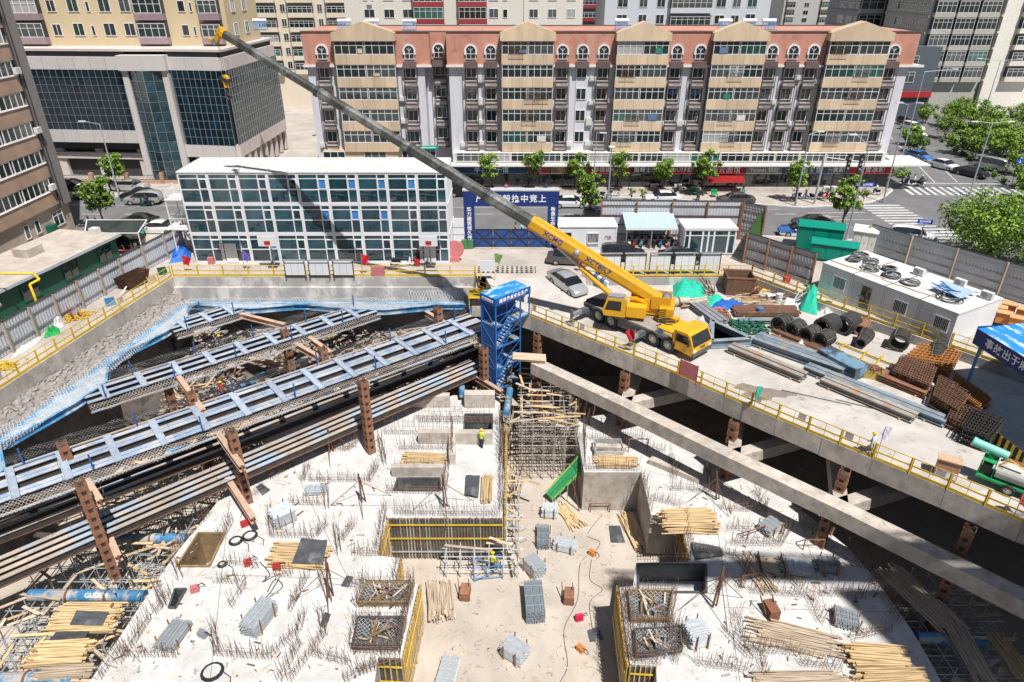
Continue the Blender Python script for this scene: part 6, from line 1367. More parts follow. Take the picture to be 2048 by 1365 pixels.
def timber(label,a,b,wd,h,z,mat,n=None,jag=.25,th=.07,round_=False,z1=None,skew=.03):
    A=G(*a,z);B=G(*b,z); d=B-A; L=d.length; rz=math.atan2(d.y,d.x); t=thing('timber_stack',label,'timber stack',(A+B)/2,rz); k=max(1,int(h/th)); n=n or int(wd/.11)
    for j in range(k):
        m=MB()
        for i in range(n):
            y=-wd/2+wd*(i+.5)/n+pr.uniform(-.03,.03); o=pr.uniform(-jag,jag); s=pr.uniform(-skew,skew)*L; zz=.05+th*(j+.5)+pr.uniform(0,.02)
            l=L/2*pr.uniform(.8,1.0)
            if round_: m.tube((-l+o,y-s,zz),(l+o,y+s,zz),th*.55,5)
            else: m.beam((-l+o,y-s,zz),(l+o,y+s,zz),.085,th*.85)
        tag(m.build('plank_layer',mat,t),kind='stuff')
    for x in (-L*.3,L*.3): m=MB(); m.b(x-.04,x+.04,-wd/2-.05,wd/2+.05,0,.05); m.build('bearer',RUSTD,t)
    return t
timber('large pile of pale timber poles overhanging the right slab edge',(1322,1052),(1430,1050),1.9,.75,ZS,TIMB,14,.3,.09,True)
timber('long bundle of poles leaning along the concrete wall in the aisle',(1250,1030),(1285,1105),1.1,.3,ZA,TIMB,12,.35,.08)
timber('fan of timber planks lying beside the white tube stack',(1118,1012),(1160,1058),1.0,.2,ZA,TIMB,10,.3,.07,False,skew=.12)
timber('pile of pale planks on top of the grey concrete block',(1192,926),(1274,928),1.3,.35,ZS,TIMB,10,.25)
timber('wide pile of yellow planks half under a black sheet on the left slab',(545,1112),(652,1118),2.1,.28,ZS,TIMB,15,.4)
timber('stack of yellow planks near the prop masts',(808,920),(892,922),1.3,.3,ZS,TIMB,10,.3)
timber('upright laid planks beside the black ply sheet',(975,955),(972,1010),.8,.35,ZS,TIMB,7,.2)
timber('grey weathered plank heap beside the yellow aisle formwork',(878,1172),(884,1240),1.7,.6,ZA,TIMBP,13,.5,.07)
timber('bunch of timber battens leaning on the aisle formwork',(835,1250),(815,1340),.9,.3,ZA,TIMB,8,.4,.07,False,skew=.06)
timber('thin sticks scattered near the steel trough',(1488,1112),(1540,1185),1.2,.14,ZS,TIMBP,9,.4,.05,False,skew=.04)
timber('long thin sticks spread on the right slab',(1505,1262),(1668,1298),1.8,.2,ZS,TIMBP,13,.8,.05,False,skew=.03)
timber('thick stack of yellow beams at the right slab edge',(1695,1318),(1815,1325),1.4,.5,ZS,TIMB,11,.3,.1)
timber('lower stack of yellow beams in front of the thick one',(1712,1372),(1850,1365),1.2,.5,ZS,TIMB,10,.3,.1)
timber('weathered plank row at the lower edge of the right slab',(1505,1365),(1690,1362),.9,.3,ZS,TIMBP,8,.6,.07)
timber('yellow plank stack with black sheets on the left scaffolding',(110,1243),(240,1240),2.0,.45,-8.2,TIMB,14,.3,.09)
timber('second yellow plank stack on the left scaffolding',(66,1316),(182,1312),1.6,.45,-8.2,TIMB,12,.3,.09)
timber('third low plank stack at the edge of the left scaffolding',(75,1352),(190,1345),.8,.3,-8.2,TIMBP,7,.3,.09)
timber('long poles bridging the right hand scaffolding',(1778,1142),(1905,1262),1.9,.22,-8.2,TIMBP,17,.5,.06)
timber('poles lying lower on the right hand scaffolding',(1900,1240),(1975,1380),1.2,.2,-8.2,TIMBP,11,.5,.06)
timber('short boards at the outer right hand scaffolding',(1985,1270),(2060,1370),1.0,.2,-8.2,TIMB,9,.4,.06)
for lb,q,z in (('large black tarpaulin sheet lying over the yellow planks',[(603,1078),(655,1082),(646,1130),(584,1128)],ZS+.36),('small black ply square on the left slab by the shaft',[(650,1225),(662,1230),(650,1260),(640,1252)],ZS+.02),('black ply sheet near the leaning prop',[(693,1153),(707,1155),(697,1176),(682,1173)],ZS+.02),('black ply sheet on the aisle by the small grey machine',[(1175,1262),(1195,1255),(1206,1280),(1180,1285)],ZA+.02),('black ply sheet under the pole bundle in the aisle',[(1218,1053),(1240,1053),(1250,1086),(1222,1086)],ZA+.02),('grey scuffed ply sheet near the leaning rusty column',[(512,975),(523,968),(541,981),(525,992)],ZS+.02),('black ply panel lying beside the upright planks',[(932,952),(960,952),(957,995),(930,990)],ZS+.2),('crumpled black sheets on the slab beside the pole pile',[(1382,1085),(1440,1095),(1448,1112),(1392,1120)],ZS+.15),('black sheet over the planks on the left scaffolding',[(155,1222),(218,1226),(205,1252),(140,1250)],-7.68),('second black sheet over the left scaffolding planks',[(118,1258),(180,1262),(165,1288),(98,1284)],-8.0)):
    Q=[G(u,v,z) for u,v in q]; t=thing('black_sheet',lb,'sheet',(Q[0]+Q[2])/2); rows=[[Q[0].lerp(Q[1],i/5).lerp(Q[3].lerp(Q[2],i/5),j/5)+Vector((0,0,pr.uniform(0,.07))) for i in range(6)] for j in range(6)]
    o=sheet_uv(rows,PLYW,'sheet',t); sm=o.modifiers.new('thick','SOLIDIFY'); sm.thickness=.03
for lb,u,v,z,c in (('rust brown bundle of steel plates in the aisle',1138,1200,ZA,RUST),('rusty bent plate bundle beside the grey plank heap',931,1192,ZA,RUST),('brown stacked tiles on the right slab',1540,1228,ZS,M('brown_tile',(.24,.10,.06),.8,var=.2))):
    t=thing('plate_bundle',lb,'bundle',G(u,v,z),pr.uniform(-.2,.2))
    for k in range(6): m=MB(); m.b(-.32+pr.uniform(-.04,.04),.32,-.5,.5,k*.12,k*.12+.1); m.build('plate',c,t)
    for x in (-.36,.36): m=MB(); m.beam((x,-.4,0),(x-.2,.5,1.1),.06,.06); m.build('prop',RUSTD,t)
tr_=thing('steel_trough','open pale steel trough lying beside loose tubes on the right slab','trough',S(1542,1135),-.15)
for a in ((-.7,.7,-.9,.9,0,.05),(-.75,-.7,-.9,.9,0,.45),(.7,.75,-.9,.9,0,.45)): m=MB(); m.b(*a); m.build('trough_plate',TIMBP if a[1]-a[0]>1 else RUSTD,tr_)
# props: masts with stays
def mast(label,u,v,z,h,lean=0):
    t=thing('prop_mast',label,'prop',G(u,v,z)); m=MB(); top=Vector((lean,0,h)); m.beam((0,0,0),top,.1,.1); m.beam((.25,.1,0),top+Vector((.05,.02,-.3)),.08,.08); m.build('upright',RUSTD,t)
    for a in (.4,1.7,3.3,4.9): m=MB(); m.tube((2.2*math.cos(a),1.8*math.sin(a),.02),top*.75,.025,4); m.build('stay',RUSTD,t)
mast('dark braced prop mast standing between two prop masts on the left slab',724,1005,ZS,2.6); mast('dark braced prop mast by the planked openings',888,1015,ZS,3.0); mast('dark braced prop mast beside the yellow plank pile',658,1195,ZS,3.2,.2); mast('rusty prop mast at the shadow edge of the right slab',1432,1000,ZS,2.6,-.3); mast('tall rusty prop mast in the shade beside the netted shaft',1425,1215,ZS,3.3,.2); mast('rusty prop mast below the lower strut row',660,905,ZS,2.4,.1)
# goal shaped rusty frames
def goal(label,u,v,z,w_,h,rz):
    t=thing('rebar_trestle',label,'trestle',G(u,v,z),rz)
    for a,b in (((-w_/2,0,0),(-w_/2,0,h)),((w_/2,0,0),(w_/2,0,h)),((-w_/2,0,h),(w_/2,0,h)),((-w_/2,0,h),(-w_/2-.2,.7,0)),((w_/2,0,h),(w_/2+.2,.7,0))): m=MB(); m.beam(a,b,.06,.06); m.build('bar',RUST,t)
for a in (('rusty trestle frame before the concrete block',1200,1025,ZA,1.5,.9,0),('rusty trestle frame at the shadow line of the right slab',1500,1170,ZS,1.3,.9,.2),('rusty trestle frame beside the column stub',1625,1100,ZS,1.3,.9,0),('rusty trestle frame next to the slanting tubes',1510,1075,ZS,1.4,.8,.4),('rusty trestle frame behind the small netted opening',1275,905,ZS,1.5,1.3,0)): goal(*a)
# ---------------------------------------------------------------- scaffolding
def scaffold(label,P,nx,ny,dx,dy,z0,z1,lev,rz=0,mat=None,boards=0,brace=True,keep=None):
    t=thing('scaffolding',label,'scaffolding',P,rz); mat=mat or GALV; inside=lambda x,y: keep is None or keep(Vector(P)+Matrix.Rotation(rz,3,'Z')@Vector((x,y,0)))
    for j in range(ny):
        m=MB(); ok=False
        for i in range(nx):
            x,y=i*dx,j*dy
            if not inside(x,y): continue
            ok=True; m.tube((x,y,z0-P[2]),(x+pr.uniform(-.02,.02),y,z1-P[2]+pr.uniform(-.3,.5)),.036,5)
            if brace and pr.random()<.35: m.tube((x,y,z0-P[2]+.2),(x+dx,y,z0-P[2]+dx*1.2),.026,4)
        if ok: tag(m.build('standard_row',mat,t),kind='stuff')
    for k in range(lev):
        z=z0-P[2]+(z1-z0)*(k+.7)/lev; m=MB(); ok=False
        for j in range(ny):
            xs=[i*dx for i in range(nx) if inside(i*dx,j*dy)]
            if len(xs)>1: m.tube((xs[0]-.3,j*dy,z),(xs[-1]+.3,j*dy,z),.032,5); ok=True
        for i in range(nx):
            ysl=[j*dy for j in range(ny) if inside(i*dx,j*dy)]
            if len(ysl)>1: m.tube((i*dx,ysl[0]-.3,z+.06),(i*dx,ysl[-1]+.3,z+.06),.032,5); ok=True
        if ok: tag(m.build('ledger_level',mat,t),kind='stuff')
    for i in range(boards):
        for _ in range(20):
            x=pr.uniform(0,nx*dx); y=pr.uniform(0,ny*dy)
            if inside(x,y): break
        else: continue
        m=MB(); a=pr.choice((0,0,HP,.6,-.5))+pr.uniform(-.2,.2); m.box((x,y,z1-P[2]+pr.uniform(-.5,.25)),(pr.uniform(1.5,3.4),.18,.05),a,0,0,pr.uniform(-.1,.1)); m.build('board',pr.choice((TIMB,TIMBP)),t)
    return t
scaffold('dense scaffold tower standing in the aisle below the stair tower',(.8,45.3,ZA),6,9,.9,.95,ZA,-5.6,6,0,M('scaffold_mixed',(.42,.37,.33),.6,.2,var=.3,scale=2,col2=(.5,.52,.53)),30)
eL=[S(*p) for p in ((120,1440),(184,1357),(344,1118),(439,999),(540,870),(620,805))]
def left_of(p):
    for a,b in zip(eL[:-1],eL[1:]):
        if a.y<=p.y<=b.y: return p.x<a.x+(b.x-a.x)*(p.y-a.y)/(b.y-a.y)-.5
    return p.y<eL[0].y and p.x<eL[0].x
scaffold('wide scaffolding beside the left slab under the worn struts',(-31,22.5,ZA),13,16,1.15,1.15,ZA,-8.2,3,0,GALV,70,keep=left_of)
scaffold('far scaffolding beneath the blue strut rows',(-30,41,ZA),17,12,1.3,1.25,ZA,-7.9,3,0,GALV,150,keep=lambda p: left_of(p) or p.y>50.5)
eR=[S(*p) for p in ((1935,1470),(1865,1331),(1821,1257),(1744,1150),(1696,1096))]
def right_of(p):
    for a,b in zip(eR[:-1],eR[1:]):
        if a.y<=p.y<=b.y: return p.x>a.x+(b.x-a.x)*(p.y-a.y)/(b.y-a.y)+.4
    return p.x>22
scaffold('scaffolding beside the right slab below the concrete strut',(16.5,21.5,ZA),12,10,1.2,1.2,ZA,-8.3,3,0,GALV,14,keep=right_of)
scaffold('light scaffold bay along the studded formwork wall',(-4.6,34.6,ZA),6,2,1.0,.8,ZA,-8.9,2,0,TUBW,4)
scaffold('narrow scaffold bay at the aisle formwork corner',(-.4,36.6,ZA),2,5,.9,1.2,ZA,-8.2,3,0,TUBW,5)
# pipes
def pipe(label,a,b,z,r,mat=None):
    A=G(*a,z);B=G(*b,z); t=thing('steel_pipe',label,'pipe',A); d=B-A; n=max(1,round(d.length/2.2))
    for i in range(n): m=MB(); m.tube(d*(i/n),d*((i+.985)/n),r,16); m.build('pipe_length',mat or PIPEB,t,smooth=False)
    for i in range(1,n): m=MB(); m.tube(d*(i/n)-d.normalized()*.06,d*(i/n)+d.normalized()*.06,r*1.14,16); m.build('flange',RUSTD,t)
    return t
bp_=pipe('blue steel strut pipe with white lettering over the left scaffolding',(60,1190),(292,1192),-8.2,.36)
pipe('pale blue strut pipe ending at the slab shaft',(232,1078),(374,1076),-8.2,.34); pipe('blue strut pipe at the lower left over the scaffolding',(-40,1362),(150,1356),-8.4,.42); pipe('blue strut pipe crossing the right hand scaffolding',(1832,1275),(2000,1285),-8.6,.36); pipe('blue pipe standing out beside the stair tower foot',(1012,830),(1020,780),-6.4,.3); pipe('tan pipe sloping behind the tall rusty column',(678,795),(694,768),-6.6,.33,TANB); pipe('pale blue pipe in the rubble below the middle struts',(480,775),(530,750),-7.2,.34); pipe('blue pipe length lying under the wide strut row',(336,905),(400,896),-7.6,.34); pipe('blue pipe below the lower struts near the stair tower',(925,790),(922,762),-6.8,.3)
text('GUDEM',.42,WHITEL,bp_,((G(200,1190,-8.2)-G(60,1190,-8.2)).x,-.3,.26),(math.radians(50),0,0))
# green net ramp
gr=thing('green_ramp','green netted ramp panel rising from the aisle to the concrete block','ramp',A_(1110,1000)); Q=[G(1092,990,-10.9),G(1128,1006,-10.9),G(1186,926,-7.6),G(1172,892,-7.6)]
Q=[G(1090,985,-10.6),G(1105,1002,-10.9),G(1182,928,-7.9),G(1172,893,-7.5)]
sheet_uv([[Q[0].lerp(Q[3],i/8).lerp(Q[1].lerp(Q[2],i/8),j/4)+Vector((0,0,pr.uniform(-.03,.05))) for i in range(9)] for j in range(5)],M('green_mesh',(.015,.26,.085),.7,var=.2,scale=6),'net_panel',gr)
for k in (.1,.5,.9): m=MB(); m.tube(Q[0].lerp(Q[1],k)+Vector((0,0,.05)),Q[3].lerp(Q[2],k)+Vector((0,0,.05)),.03,5); m.build('rail',RUSTD if k==.5 else YEL,gr,world=True)
for i in range(6): p=Q[1].lerp(Q[2],i/5); m=MB(); m.tube(Vector((p.x,p.y,ZA)),p+Vector((0,0,.2)),.03,5); m.build('post',GALV,gr,world=True)
# blue trolley frame, debris, tools
bt=thing('tubular_frame','blue tubular work platform frame before the studded formwork','work platform',A_(975,1150),.12)
for a,b in (((-1,-.5,0),(-1,-.5,1.3)),((1,-.5,0),(1,-.5,1.3)),((-1,.5,0),(-1,.5,1.3)),((1,.5,0),(1,.5,1.3)),((-1,-.5,1.3),(1,-.5,1.3)),((-1,.5,1.3),(1,.5,1.3)),((-1,-.5,0),(1,-.5,1.3)),((-1,.5,1.3),(1,.5,0)),((-1,-.5,.3),(1,-.5,.3))): m=MB(); m.tube(a,b,.035,6); m.build('tube',BLU,bt)
def hosecoil(label,u,v,z,r,mat,n=3):
    t=thing('hose_coil',label,'hose',G(u,v,z)); m=MB()
    for k in range(n):
        pts=[Vector(((r-.05*k)*math.cos(a*.5+k),(r-.05*k)*math.sin(a*.5+k),.05+.05*k)) for a in range(14)]; m.path(pts,.03,5)
    m.build('hose_turns',mat,t); m=MB(); m.path([Vector((r,0,.05)),Vector((r+.5,-.3,.03)),Vector((r+.7,-.9,.03))],.025,4); m.build('hose_tail',mat,t)
hosecoil('black hose ring on the left slab',472,1083,ZS,.45,BLK); hosecoil('black hose ring with red tool on the left slab',500,1073,ZS,.5,BLK); hosecoil('dark cable ring with red reel by the starter bars',445,1130,ZS,.3,DSTL); hosecoil('black cable loop at the lower left slab edge',425,1345,ZS,.6,BLK)
for lb,u,v,z,c in (('red hand held vibrator tool with black hose near the beam end',490,1052,ZS,RED),('red vibrator motor lying beside tangled cables',555,1138,ZS,RED),('red vibrator motor next to the cable ring',497,1130,ZS,RED),('crimson plastic pail by the slot opening',391,1183,ZS,PINK),('crimson wheelbarrow tray lying in the aisle',1158,1240,ZA,M('crimson',(.5,.01,.05),.5)),('orange distribution box with trailing cable in the aisle',1184,1110,ZA,ORNG),('orange brown motor on the lower aisle',1161,1302,ZA,ORNG),('grey bucket on the left slab',407,1273,ZS,STEEL)):
    t=thing('site_tool',lb,'tool',G(u,v,z),pr.uniform(-1,1)); m=MB(); m.box((0,0,.22),(.5,.34,.38)); m.tube((-.2,0,.42),(.2,0,.46),.08,8); m.build('body',c,t); m=MB(); m.path([Vector((.2,0,.4)),Vector((.45,0,.55)),Vector((.6,.1,.2))],.03,5); m.build('handle',BLK,t)
def cable(label,pts,z,mat,r=.018):
    P=[G(u,v,z)+Vector((0,0,.03)) for u,v in pts]; t=thing('cable',label,'cable',P[0]); m=MB(); out=[]
    for i in range(len(P)-1):
        p0=P[max(0,i-1)];p1=P[i];p2=P[i+1];p3=P[min(len(P)-1,i+2)]
        for k in range(5):
            s=k/5; out.append(.5*((2*p1)+(p2-p0)*s+(2*p0-5*p1+4*p2-p3)*s*s+(3*p1-p0-3*p2+p3)*s**3)-P[0])
    out.append(P[-1]-P[0]); m.path(out,r,4); m.build('cable_run',mat,t); return t
cable('thin dark cable winding down the aisle from the orange box',[(1184,1105),(1160,1130),(1155,1200),(1128,1260),(1135,1330),(1120,1365)],ZA,DSTL); cable('thin cable looping along the concrete block to the orange box',[(1205,1030),(1175,1070),(1200,1085),(1186,1108)],ZA,DSTL); cable('tangled black vibrator cables on the left slab',[(520,1125),(540,1150),(525,1165),(560,1150),(545,1180),(530,1200),(565,1175),(550,1160),(535,1185)],ZS,BLK,.03); cable('thin cable running past the brown plate bundle',[(1183,1120),(1180,1160),(1205,1180),(1180,1205),(1185,1260)],ZA,DSTL)
rub=thing('rubble','loose rubble and timber scraps strewn under the strut rows','rubble',(-16,54,-8.5)); m=MB()
for i in range(2600):
    x=pr.uniform(-32,-1); y=pr.uniform(44,61.5)
    if not(left_of(Vector((x,y,0))) or y>51.2): continue
    s=pr.uniform(.1,.5); zz=(-5.15-(61.9-y)*.43+pr.uniform(0,.25)) if y>57.2 else pr.uniform(-9.5,-7.3); m.box((x+16,y-54,8.5+zz),(s*pr.uniform(2,7),max(.08,s*.3),.06+s*.15),pr.uniform(0,3),pr.choice((0,0,1,2)),pr.uniform(-.4,.4))
m.build('scraps',[M('rubble_grey',(.36,.32,.28),.9,var=.3,scale=3),TIMBP,RUSTD],rub); rub['kind']='stuff'
# ================================================================ vehicles
_CM={}
def paint(name,c,metal=.2,rough=.28):
    m=M('car_'+name,c,rough,metal,var=.03,obj=0); m.node_tree.nodes['Principled BSDF'].inputs['Coat Weight'].default_value=.5; return m
WHC=paint('white',(.72,.72,.72),0); BKC=paint('black',(.018,.018,.02)); GYC=paint('grey',(.12,.12,.125),.5); SVC=paint('silver',(.50,.51,.52),.5); BLC=paint('taxi_blue',(.04,.16,.45))
KINDS_={'sedan':[(-2.4,.68,.42,.78,.78),(-2.3,.82,.3,.95,.95),(-1.75,.88,.24,1.02,1.04),(-1.0,.9,.22,1.0,1.40),(-.2,.91,.22,.98,1.46),(.45,.91,.22,.96,1.41),(1.25,.9,.22,.93,.96),(2.0,.86,.25,.82,.84),(2.3,.78,.32,.68,.7),(2.4,.66,.4,.58,.6)],
 'suv':[(-2.3,.7,.5,.95,1.1),(-2.22,.84,.4,1.05,1.5),(-1.8,.9,.34,1.08,1.64),(-.8,.92,.3,1.06,1.70),(.2,.92,.3,1.04,1.66),(.6,.92,.3,1.03,1.56),(1.25,.91,.3,1.02,1.08),(2.0,.88,.34,.95,.97),(2.28,.8,.4,.8,.82),(2.36,.68,.48,.7,.72)],
 'van':[(-2.4,.75,.4,1.1,1.5),(-2.32,.86,.34,1.1,1.85),(-1.4,.9,.3,1.1,1.95),(0,.9,.3,1.08,1.95),(1.0,.9,.3,1.05,1.9),(1.5,.89,.3,1.02,1.6),(2.0,.86,.32,.98,1.05),(2.35,.76,.4,.8,.82),(2.42,.66,.45,.7,.72)]}
def car_meshes(kind,body,low):
    k=(kind,body.name,low.name)
    if k in _CM: return _CM[k]
    st=KINDS_[kind]; vs=[]; fs=[]; mi=[]
    for x,wd,zb,zl,zr in st:
        tw=wd*.8 if zr-zl>.15 else wd*.93
        mid=zb+(zl-zb)*.5
        vs+=[(x,-wd*.93,zb),(x,-wd,mid),(x,-wd*.985,zl),(x,-tw,zr),(x,0,zr+.03),(x,tw,zr),(x,wd*.985,zl),(x,wd,mid),(x,wd*.93,zb)]
    n=9
    for i in range(len(st)-1):
        cab=max(st[i][4]-st[i][3],st[i+1][4]-st[i+1][3])>.15; both=min(st[i][4]-st[i][3],st[i+1][4]-st[i+1][3])>.15
        for j in range(n-1):
            a=i*n+j; fs.append((a,a+n,a+n+1,a+1))
            if j in (2,5) and cab: mi.append(1)
            elif j in (3,4) and cab and not both: mi.append(1)
            elif j in (0,7): mi.append(2)
            else: mi.append(0)
        fs.append((i*n+8,(i+1)*n+8,(i+1)*n,i*n)); mi.append(3)
    fs.append(tuple(range(n))); mi.append(0); fs.append(tuple(range(len(vs)-1,len(vs)-n-1,-1))); mi.append(0)
    b=bpy.data.meshes.new('body'); b.from_pydata(vs,[],fs); [b.materials.append(q) for q in (body,CGLS,low,BLK)]; b.polygons.foreach_set('material_index',mi); b.polygons.foreach_set('use_smooth',[m_==0 for m_ in mi]); b.update(); 
    x0=1.42; wm=MB(); 
    r=.33 if kind=='sedan' else .37
    t=MB(); N=16; prof=[(r*.6,-.1),(r*.95,-.1),(r,-.06),(r,.06),(r*.95,.1),(r*.6,.1)]
    for i in range(N):
        a=2*math.pi*i/N; t.v+=[(p[0]*math.cos(a),p[1],p[0]*math.sin(a)) for p in prof]
    t.f=[(i*6+j,i*6+j+1,((i+1)%N)*6+j+1,((i+1)%N)*6+j) for i in range(N) for j in range(5)]; t.m=[0]*len(t.f); wmesh=t.mesh('wheel',BLK)
    q=MB(); q.tube((0,-.07,0),(0,.07,0),r*.62,12); rimm=q.mesh('rim',RIM)
    h=MB(); h.b(-.08,.05,-.18,.18,-.06,.06); lm=h.mesh('headlight',WFRM); h2=MB(); h2.b(-.05,.08,-.17,.17,-.06,.06); rl=h2.mesh('tail_light',RED)
    g=MB(); g.b(-.1,.1,-.06,.06,-.05,.06); mm=g.mesh('mirror',low if low is not BLK else body)
    _CM[k]=(b,wmesh,rimm,lm,rl,mm,r,st); return _CM[k]
def car(label,p,deg,kind='sedan',body=None,low=None,group=None,cat='car'):
    body=body or WHC; low=low or body; b,wm,rm,lm,rl,mm,r,st=car_meshes(kind,body,low); t=thing('car',label,cat,p,math.radians(deg),group)
    place('body',b,t)
    for x in (-1.42,1.42):
        for sy in (-1,1): o=place('wheel',wm,t,(x,sy*.8,r)); place('rim',rm,o)
    for sy in (-1,1):
        place('headlight',lm,t,(st[-2][0]-.02,sy*.6,(st[-2][3]+st[-2][2])/2+.1)); place('tail_light',rl,t,(st[1][0]-.03,sy*.62,st[1][3]-.15)); place('mirror',mm,t,(.75,sy*.98,st[5][3]+.03))
    return t
def g0(u,v,z=.005): return G(u,v,z)
pc_=G(1134,574,-.3); car('silver sedan parked on the ramp behind the crane truck',(pc_.x,pc_.y,-.42),math.degrees(math.atan2(-5.3,3.4)),'sedan',SVC).rotation_euler.rotate_axis('Y',.10)
car('dark grey sedan parked behind the silver sedan',G(1140,527),-8,'sedan',GYC)
car('black sport utility car parked before the scooter shelter',G(1245,520),-3,'suv',BKC); car('black sedan parked before the glazed rest cabin',G(1362,524),-2,'sedan',BKC)
car('white sedan driving past the site gate on the street',g0(1140,414),0,'sedan',WHC); car('white sedan behind the tall hoarding under a street tree',g0(1324,404),180,'sedan',WHC); car('dark sedan with pale roof lines behind the tall hoarding',g0(1470,408),180,'sedan',GYC)
car('dark blue van waiting behind the guard cabin',g0(1205,448),0,'van',paint('darkblue',(.02,.035,.07)))
car('grey sedan passing the blue and white taxi',g0(1624,455),180-6,'sedan',GYC); car('blue and white taxi beside the green transformer boxes',g0(1598,472),172,'sedan',BLC,WHC,cat='taxi'); car('white sport utility car on the zebra crossing',g0(1822,482),-22,'suv',WHC)
car('blue and white taxi waiting in the side street',g0(1834,320),-68,'sedan',BLC,WHC,cat='taxi'); car('white sedan waiting in the side street behind the black car',g0(1885,338),-66,'sedan',WHC); car('black sedan first in the side street queue',g0(1940,353),-62,'sedan',BKC); car('silver van across the planted median',g0(1976,340),118,'van',SVC)
car('white car far down the side street',g0(1826,274),-70,'sedan',WHC); car('second white car farther down the side street',g0(1822,262),-70,'suv',WHC); car('dark car farthest down the side street',g0(1815,252),-72,'suv',GYC)
PZ=.125
car('black sedan at the corner of the tan apartment block',G(146,380,PZ),0,'sedan',BKC); car('white people carrier parked before the mall fence',G(182,396,PZ),178,'van',WHC); car('black sedan parked behind the white people carrier',G(200,380,PZ),178,'sedan',BKC); car('silver sedan parked by the mall fence and lamp',G(264,381,PZ),0,'sedan',SVC); car('black sedan parked nearest the kerb before the mall',G(281,398,PZ),180,'sedan',BKC)
car('silver hatchback driving beside the green bicycle rider',g0(290,408),180,'suv',SVC); car('black sedan parked at the near kerb behind the white one',g0(278,452),178,'sedan',BKC); car('white sedan with dark roof glass parked at the near kerb',g0(318,466),178,'sedan',WHC); car('black sedan half hidden by the glazed lean-to',g0(245,492,.1),178,'sedan',BKC)
car('black car parked by the street trees behind the boom',g0(930,392),0,'suv',BKC)
# ---------------------------------------------------------------- scooters
def scooter_proto(col):
    key='sc_'+col.name
    if key in _CM: return _CM[key]
    w_=MB(); n=12
    for i in range(n):
        a=2*math.pi*i/n; b=2*math.pi*(i+1)/n; w_.tube((.22*math.cos(a),0,.22*math.sin(a)),(.22*math.cos(b),0,.22*math.sin(b)),.05,5)
    b=MB(); b.extr([(-.75,.45),(-.2,.4),(0,.3),(.35,.28),(.45,.55),(.5,.9),(.58,.9),(.6,.3),(.4,.2),(-.1,.2),(-.4,.3),(-.78,.38)],'y',-.14,.14)
    s=MB(); s.b(-.72,0,-.14,.14,.62,.76); s.b(-.7,-.1,-.1,.1,.42,.62)
    h=MB(); h.tube((.5,-.33,1.02),(.5,.33,1.02),.025,6); h.tube((.62,0,.3),(.5,0,1.02),.03,6); h.b(.48,.6,-.12,.12,.85,1.05)
    for sy in (-.3,.3): h.tube((.5,sy,1.02),(.46,sy*1.1,1.2),.012,4); h.b(.44,.48,sy*1.1-.06,sy*1.1+.06,1.18,1.28)
    r=(w_.mesh('wheel',BLK),b.mesh('fairing',col),s.mesh('seat',BLK),h.mesh('handlebar',DSTL)); _CM[key]=r; return r
def scooter(label,p,rz,col,group=None):
    wm,bm,sm,hm=scooter_proto(col); t=thing('scooter',label,'scooter',p,rz,group); place('wheel',wm,t,(-.55,0,.27)); place('wheel',wm,t,(.65,0,.27)); place('fairing',bm,t); place('seat',sm,t); place('handlebar',hm,t); return t
SCC=[WHC,BKC,RED,BLC,M('scooter_teal',(.1,.3,.28),.4),M('scooter_pink',(.5,.25,.25),.4),GYC]
vr=random.Random(8)
for i in range(15):
    scooter('parked scooter packed under the pale blue scooter shelter',(12.6+i*.36,70.9+vr.uniform(-.15,.15)+.8*(i%2),0),-HP+vr.uniform(-.2,.2),SCC[i%7],'scooters under the pale blue shelter')
for i,(u,v) in enumerate(((1042,392),(1060,392),(1075,393),(1315,388),(1336,390),(1352,386),(1480,388),(1588,398),(1602,398),(1617,398),(1645,398),(1660,396),(1490,372),(1210,396),(1225,393))):
    if i<12: scooter('scooter parked on the paved shop forecourt',G(u,v,.125),vr.uniform(-.6,.6)+HP*(i%2),SCC[(i*3)%7],'scooters parked before the shops')
    else: scooter('scooter parked at the shop steps',G(u,v,.125),vr.uniform(-.6,.6),SCC[(i*3)%7],'scooters at the shop steps')
for i,(u,v) in enumerate(((255,505),(268,500),(240,512),(285,470),(185,455),(170,452))): scooter('scooter standing behind the left hoarding',G(u,v,.105),vr.uniform(-.8,.8),SCC[(i*2+5)%7],'scooters behind the left hoarding')
mt_=scooter('black and white motorcycle parked before the cabin building glass',G(805,533),.1,WHC); mt_.name='motorcycle'; mt_['category']='motorcycle'; mt_.scale=(1.5,1.5,1.2)
